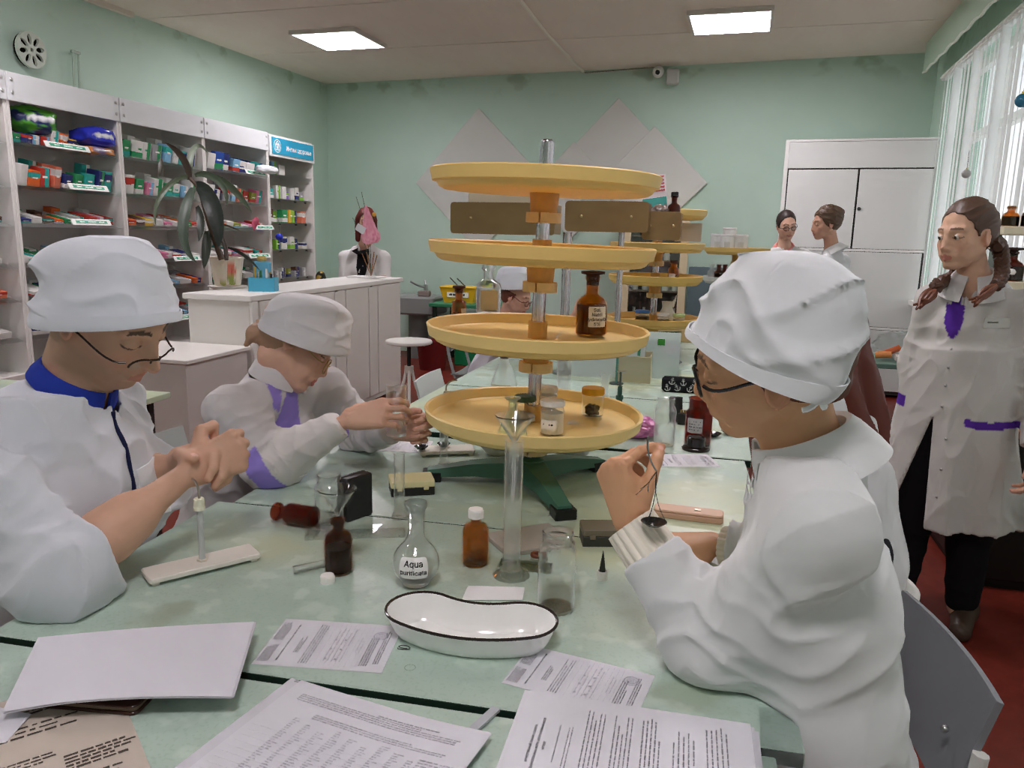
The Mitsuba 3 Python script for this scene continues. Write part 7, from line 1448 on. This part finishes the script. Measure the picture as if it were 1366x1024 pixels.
# ------------------------------------------------------------------ chairs and stools
def chair(label, x, y, rz, col='#a3a7a4', frame_='#8d9290'):
    """plywood school chair on steel tube; it faces +x before rz"""
    k = thing('chair', label, 'chair', 'grey plywood chairs'); X = TM((x, y, 0), rz)
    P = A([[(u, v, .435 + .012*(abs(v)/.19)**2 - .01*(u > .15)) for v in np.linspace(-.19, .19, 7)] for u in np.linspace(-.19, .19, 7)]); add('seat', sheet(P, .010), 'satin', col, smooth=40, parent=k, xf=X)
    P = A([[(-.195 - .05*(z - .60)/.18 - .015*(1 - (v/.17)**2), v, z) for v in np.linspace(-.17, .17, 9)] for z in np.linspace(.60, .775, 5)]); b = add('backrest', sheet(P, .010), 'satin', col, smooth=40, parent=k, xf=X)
    add('rivet', [sph(.006, (-.195 - .012, s*.11, .69), 1) for s in (-1, 1)], 'metal', '#c2c2c2', parent=b, xf=X)
    for s in (-1, 1):
        add('back_frame', tube(arc([(-.16, s*.175, .42), (-.20, s*.178, .55), (-.225, s*.178, .70)], 10), .011, 8), 'satin', frame_, parent=k, xf=X)
        for u in (-1, 1): add('leg', tube([(u*.15, s*.16, .43), (u*.19, s*.185, .012)], .011, 8), 'satin', frame_, parent=k, xf=X)
    add('seat_frame', [tube([(-.17, s*.165, .424), (.17, s*.165, .424)], .010, 8) for s in (-1, 1)], 'satin', frame_, parent=k, xf=X)
chair('grey plywood chair under the woman in the foreground right', .145, 1.22, pi + .145, '#74777b', '#c9c9c4')  # darker grey paints in the shade of a back turned from the windows
chair('grey plywood chair under the man in the cap', -1.28, 1.17, 0); chair('grey plywood chair under the woman with gold glasses', -1.35, 1.83, 0)
chair('empty grey plywood chair at the left of the third table behind the beaker', -.955, 3.12, .05, '#c3cac6'); chair('grey chair under the woman seated at the far tables', -1.52, 5.05, 0, '#6f7373')
def lab_stool(label, c, zs=.61):
    k = thing('lab_stool', label, 'stool')
    add('seat', cyl(.165, .025, (c[0], c[1], zs), 36, b=.006), 'satin', '#d5d4cf', smooth=30, parent=k); add('spindle', cyl(.014, .2, (c[0], c[1], zs - .20), 14), 'satin', '#171717', parent=k); add('collar', cyl(.032, .05, (c[0], c[1], zs - .21), 20), 'satin', '#b9b2a8', parent=k)
    for j in range(4): a = j*pi/2 + .4; e = A([math.cos(a), math.sin(a), 0]); add('leg', tube(arc([A(c) + e*.022 + [0, 0, zs - .19], A(c) + e*.05 + [0, 0, zs - .31], A(c) + e*.12 + [0, 0, zs*.23], A(c) + e*.16 + [0, 0, .012]], 14), .012, 8), 'satin', '#cfcdc6', parent=k)
lab_stool('white round-seated laboratory stool by the end of the counter', (-2.09, 5.05, 0)); lab_stool('white laboratory stool under the student with auburn hair', (STUDENT.hip[0] + .02, STUDENT.hip[1], 0), .50)

# ------------------------------------------------------------------ washing corner by the back wall
yb_ = bw(-2.9)
k = thing('sink', 'grey washbasin by the back wall beyond the counter', 'sink'); c = A([-3.22, yb_ - .32, 0]); add('basin', rbox(.55, .48, .20, .06, (c[0], c[1], .50), .02), 'satin', '#8d918f', smooth=30, parent=k); add('pedestal', cyl(.11, .50, (c[0], c[1], 0), 24), 'satin', '#7f8482', parent=k)
f = c + [.05, .10, .70]; add('faucet', [cyl(.028, .11, f, 18, .018), tube(arc([f + [0, 0, .08], f + [-.05, -.06, .10], f + [-.13, -.13, .15]], 10), .012, 8), tube([f + [0, 0, .11], f + [-.02, .02, .16]], .010, 8)], 'metal', '#b9bcbc', parent=k)
k = thing('soap_dish', 'brownish soap sponge on the washbasin edge', 'sponge'); add(k, rbox(.13, .08, .06, .01, c + [.12, -.12, .70], .01), 'matte', '#8a7d78', smooth=30)
k = thing('green_table', 'green topped table with dark legs by the back wall', 'table'); x0, x1, y0, y1, zt = -2.92, -2.0, yb_ - .78, yb_ - .12, .66
add('top', box(x1 - x0, y1 - y0, .035, ((x0+x1)/2, (y0+y1)/2, zt - .0175), .004), 'satin', '#2f7a54', smooth=False, parent=k)
for x in (x0 + .05, x1 - .05):
    for y in (y0 + .05, y1 - .05): add('leg', box(.04, .04, zt - .035, (x, y, (zt - .035)/2)), 'satin', '#1d2a24', smooth=False, parent=k)
k = thing('green_bin', 'green box standing under the green table', 'box'); add(k, rbox(.34, .26, .40, .02, (-2.50, yb_ - .55, 0), .01), 'satin', '#16784a', smooth=30)
k = thing('red_bucket', 'dark red bucket under the green table', 'bucket'); add(k, lathe([(0, 0), (.13, 0), (.165, .30), (.17, .30), (.155, .29), (.12, .01), (0, .01)], 32), 'satin', '#6a1a1a', xf=TM((-2.80, yb_ - .98, 0)))
k = thing('yellow_tub', 'yellow plastic tub with a white lettered strip on the green table', 'tub'); c = A([-2.66, yb_ - .48, zt]); 
def taper(w0, d0, w1, d1, h, t=.004): return trimesh.util.concatenate([trimesh.convex.convex_hull(A([[s*w0/2, -d0/2*u, 0] for s in (-1, 1) for u in (-1, 1)] + [[s*w1/2, -d1/2*u, h] for s in (-1, 1) for u in (-1, 1)]))])
add('body', mv(taper(.32, .20, .40, .26, .155), c), 'satin', '#e0b221', smooth=False, parent=k); add('rim', mv(rbox(.42, .28, .014, .02, (0, 0, .155), .004), c), 'satin', '#e6bb2a', smooth=30, parent=k)
add('strip', mv(box(.24, .003, .055, (-.0, -.122, .085)), c, rz=.0), 'matte', '#e6e3d6', smooth=False, parent=k, label='white strip'); add('lettering', mv(frame(print_lines(.19, .03, 1, 6, .7), (0, 0, 0), A([1, 0, 0]), A([0, 0, 1]), A([0, -1, 0])), c + [0, -.1245, .085]), 'matte', '#3a3a38', smooth=False, parent=k)
for i, (dx, L) in enumerate(((-.10, .14), (-.02, .13))): q = thing('stirring_stick', f'dark stick leaning out of the yellow tub, {["left", "right"][i]} one', 'stick'); add(q, tube([c + [dx + .06, 0, .172], c + [dx - .03, 0, .172 + L*.6]], .006, 6), 'satin', '#3b3a33')
k = thing('sponge', 'lime green sponge beside the yellow tub', 'sponge'); add(k, rbox(.12, .10, .12, .02, (-2.34, yb_ - .50, zt), .015), 'matte', '#c4cc6a', smooth=30)

# ------------------------------------------------------------------ right side of the room
k = thing('side_table', 'dark side table with a green top in front of the tall cabinet', 'table'); c = A([1.13, 5.35, 0]); zt = .655
add('top', box(.44, .50, .03, c + [0, 0, zt - .015], .004), 'satin', '#5c7a70', smooth=False, parent=k)
for x in (-.18, .18):
    for y in (-.2, .2): add('leg', box(.035, .035, zt - .03, c + [x, y, (zt - .03)/2]), 'satin', '#1c1b1a', smooth=False, parent=k)
add('lower_shelf', box(.40, .44, .02, c + [0, 0, .20]), 'satin', '#2b3432', smooth=False, parent=k)
m, cc = crumple(A([1.13, 5.35, .745]), (.15, .12, .095), '#d9d3cf', '#efecea', 21, sub=4); k = thing('carrier_bag', 'clear white carrier bag with orange contents on the dark side table', 'bag'); add('film', m, 'thin_plastic', smooth=True, parent=k)
for i, (p, q, r, col) in enumerate((((1.04, 5.28, .69), (1.14, 5.30, .735), .020, '#d9662c'), ((1.15, 5.26, .70), (1.21, 5.30, .745), .018, '#d8503a'), ((1.19, 5.30, .70), (1.24, 5.34, .76), .015, '#dc5a40'), ((1.02, 5.36, .675), (1.10, 5.38, .69), .02, '#c9822e'), ((1.12, 5.36, .68), (1.20, 5.40, .70), .022, '#e4ddd8'), ((.99, 5.24, .69), (1.08, 5.22, .70), .02, '#d98a4a'), ((1.10, 5.20, .685), (1.20, 5.22, .69), .02, '#e6dcd6'), ((1.20, 5.22, .72), (1.26, 5.25, .74), .014, '#d65a3a'))): add('orange_item', tube([p, q], r, 10), 'satin', col, parent=k)
# bottle rack by the window
k = thing('bottle_rack', 'cream two-tier shelf with reagent bottles in front of the blind at the right edge', 'shelf'); X0 = 1.14
for z in (1.465, 1.235): add('board', box(.30, .24, .035, (X0 + .16, 3.86, z - .0175), .003), 'satin', '#cfc8ae', smooth=False, parent=k)
for x in (X0 + .045, X0 + .29): add('upright', box(.02, .08, .78, (x, 3.93, 1.062), .002), 'satin', '#5d6660', smooth=False, parent=k)
def rb(label, x, y, z, R, H, cap, stop=False, col='dark_amber_glass'):
    k = amber('amber_bottle', label, (x, y, z), R, H, mat=col, cap=None if stop else cap, neck=R*.42, nz=H*.76, n=28, fill=H*.5)
    if stop: add('stopper', lathe([(0, H - .02), (R*.38, H - .02), (R*.40, H + .004), (R*.85, H + .008), (R*.85, H + .016), (0, H + .018)], 24), 'satin', '#2a120b', parent=k, xf=TM((x, y, z)))
    return k
q = rb('amber bottle with a pale cap on the upper board of the bottle rack', 1.195, 3.82, 1.4655, .034, .085, '#c9c6bc', col='amber_glass'); rb('dark amber bottle at the right edge on the upper board of the bottle rack', 1.262, 3.80, 1.4655, .032, .09, '#6a3a2a')
q = rb('large dark amber bottle with a stopper on the lower board of the bottle rack', 1.215, 3.80, 1.2355, .052, .125, None, True)
m, cc = crumple(A([1.205, 3.747, 1.275]), (.018, .004, .014), '#d8d4cc', '#e9e6e0', 4, sub=2); add('torn_label', m, 'matte', cc, smooth=True, parent=q, label='torn white label')
k = thing('dark_cabinet', 'dark cabinet with an orange edge at the right edge of the picture', 'cabinet'); add('body', box(.46, 1.0, .60, (1.29, 3.86, .34), .004), 'satin', '#1d1816', smooth=False, parent=k); add('top', box(.50, 1.04, .03, (1.29, 3.86, .656), .003), 'satin', '#a8683a', smooth=False, parent=k); add('plinth', box(.42, .96, .04, (1.29, 3.86, .02)), 'satin', '#14110f', smooth=False, parent=k)
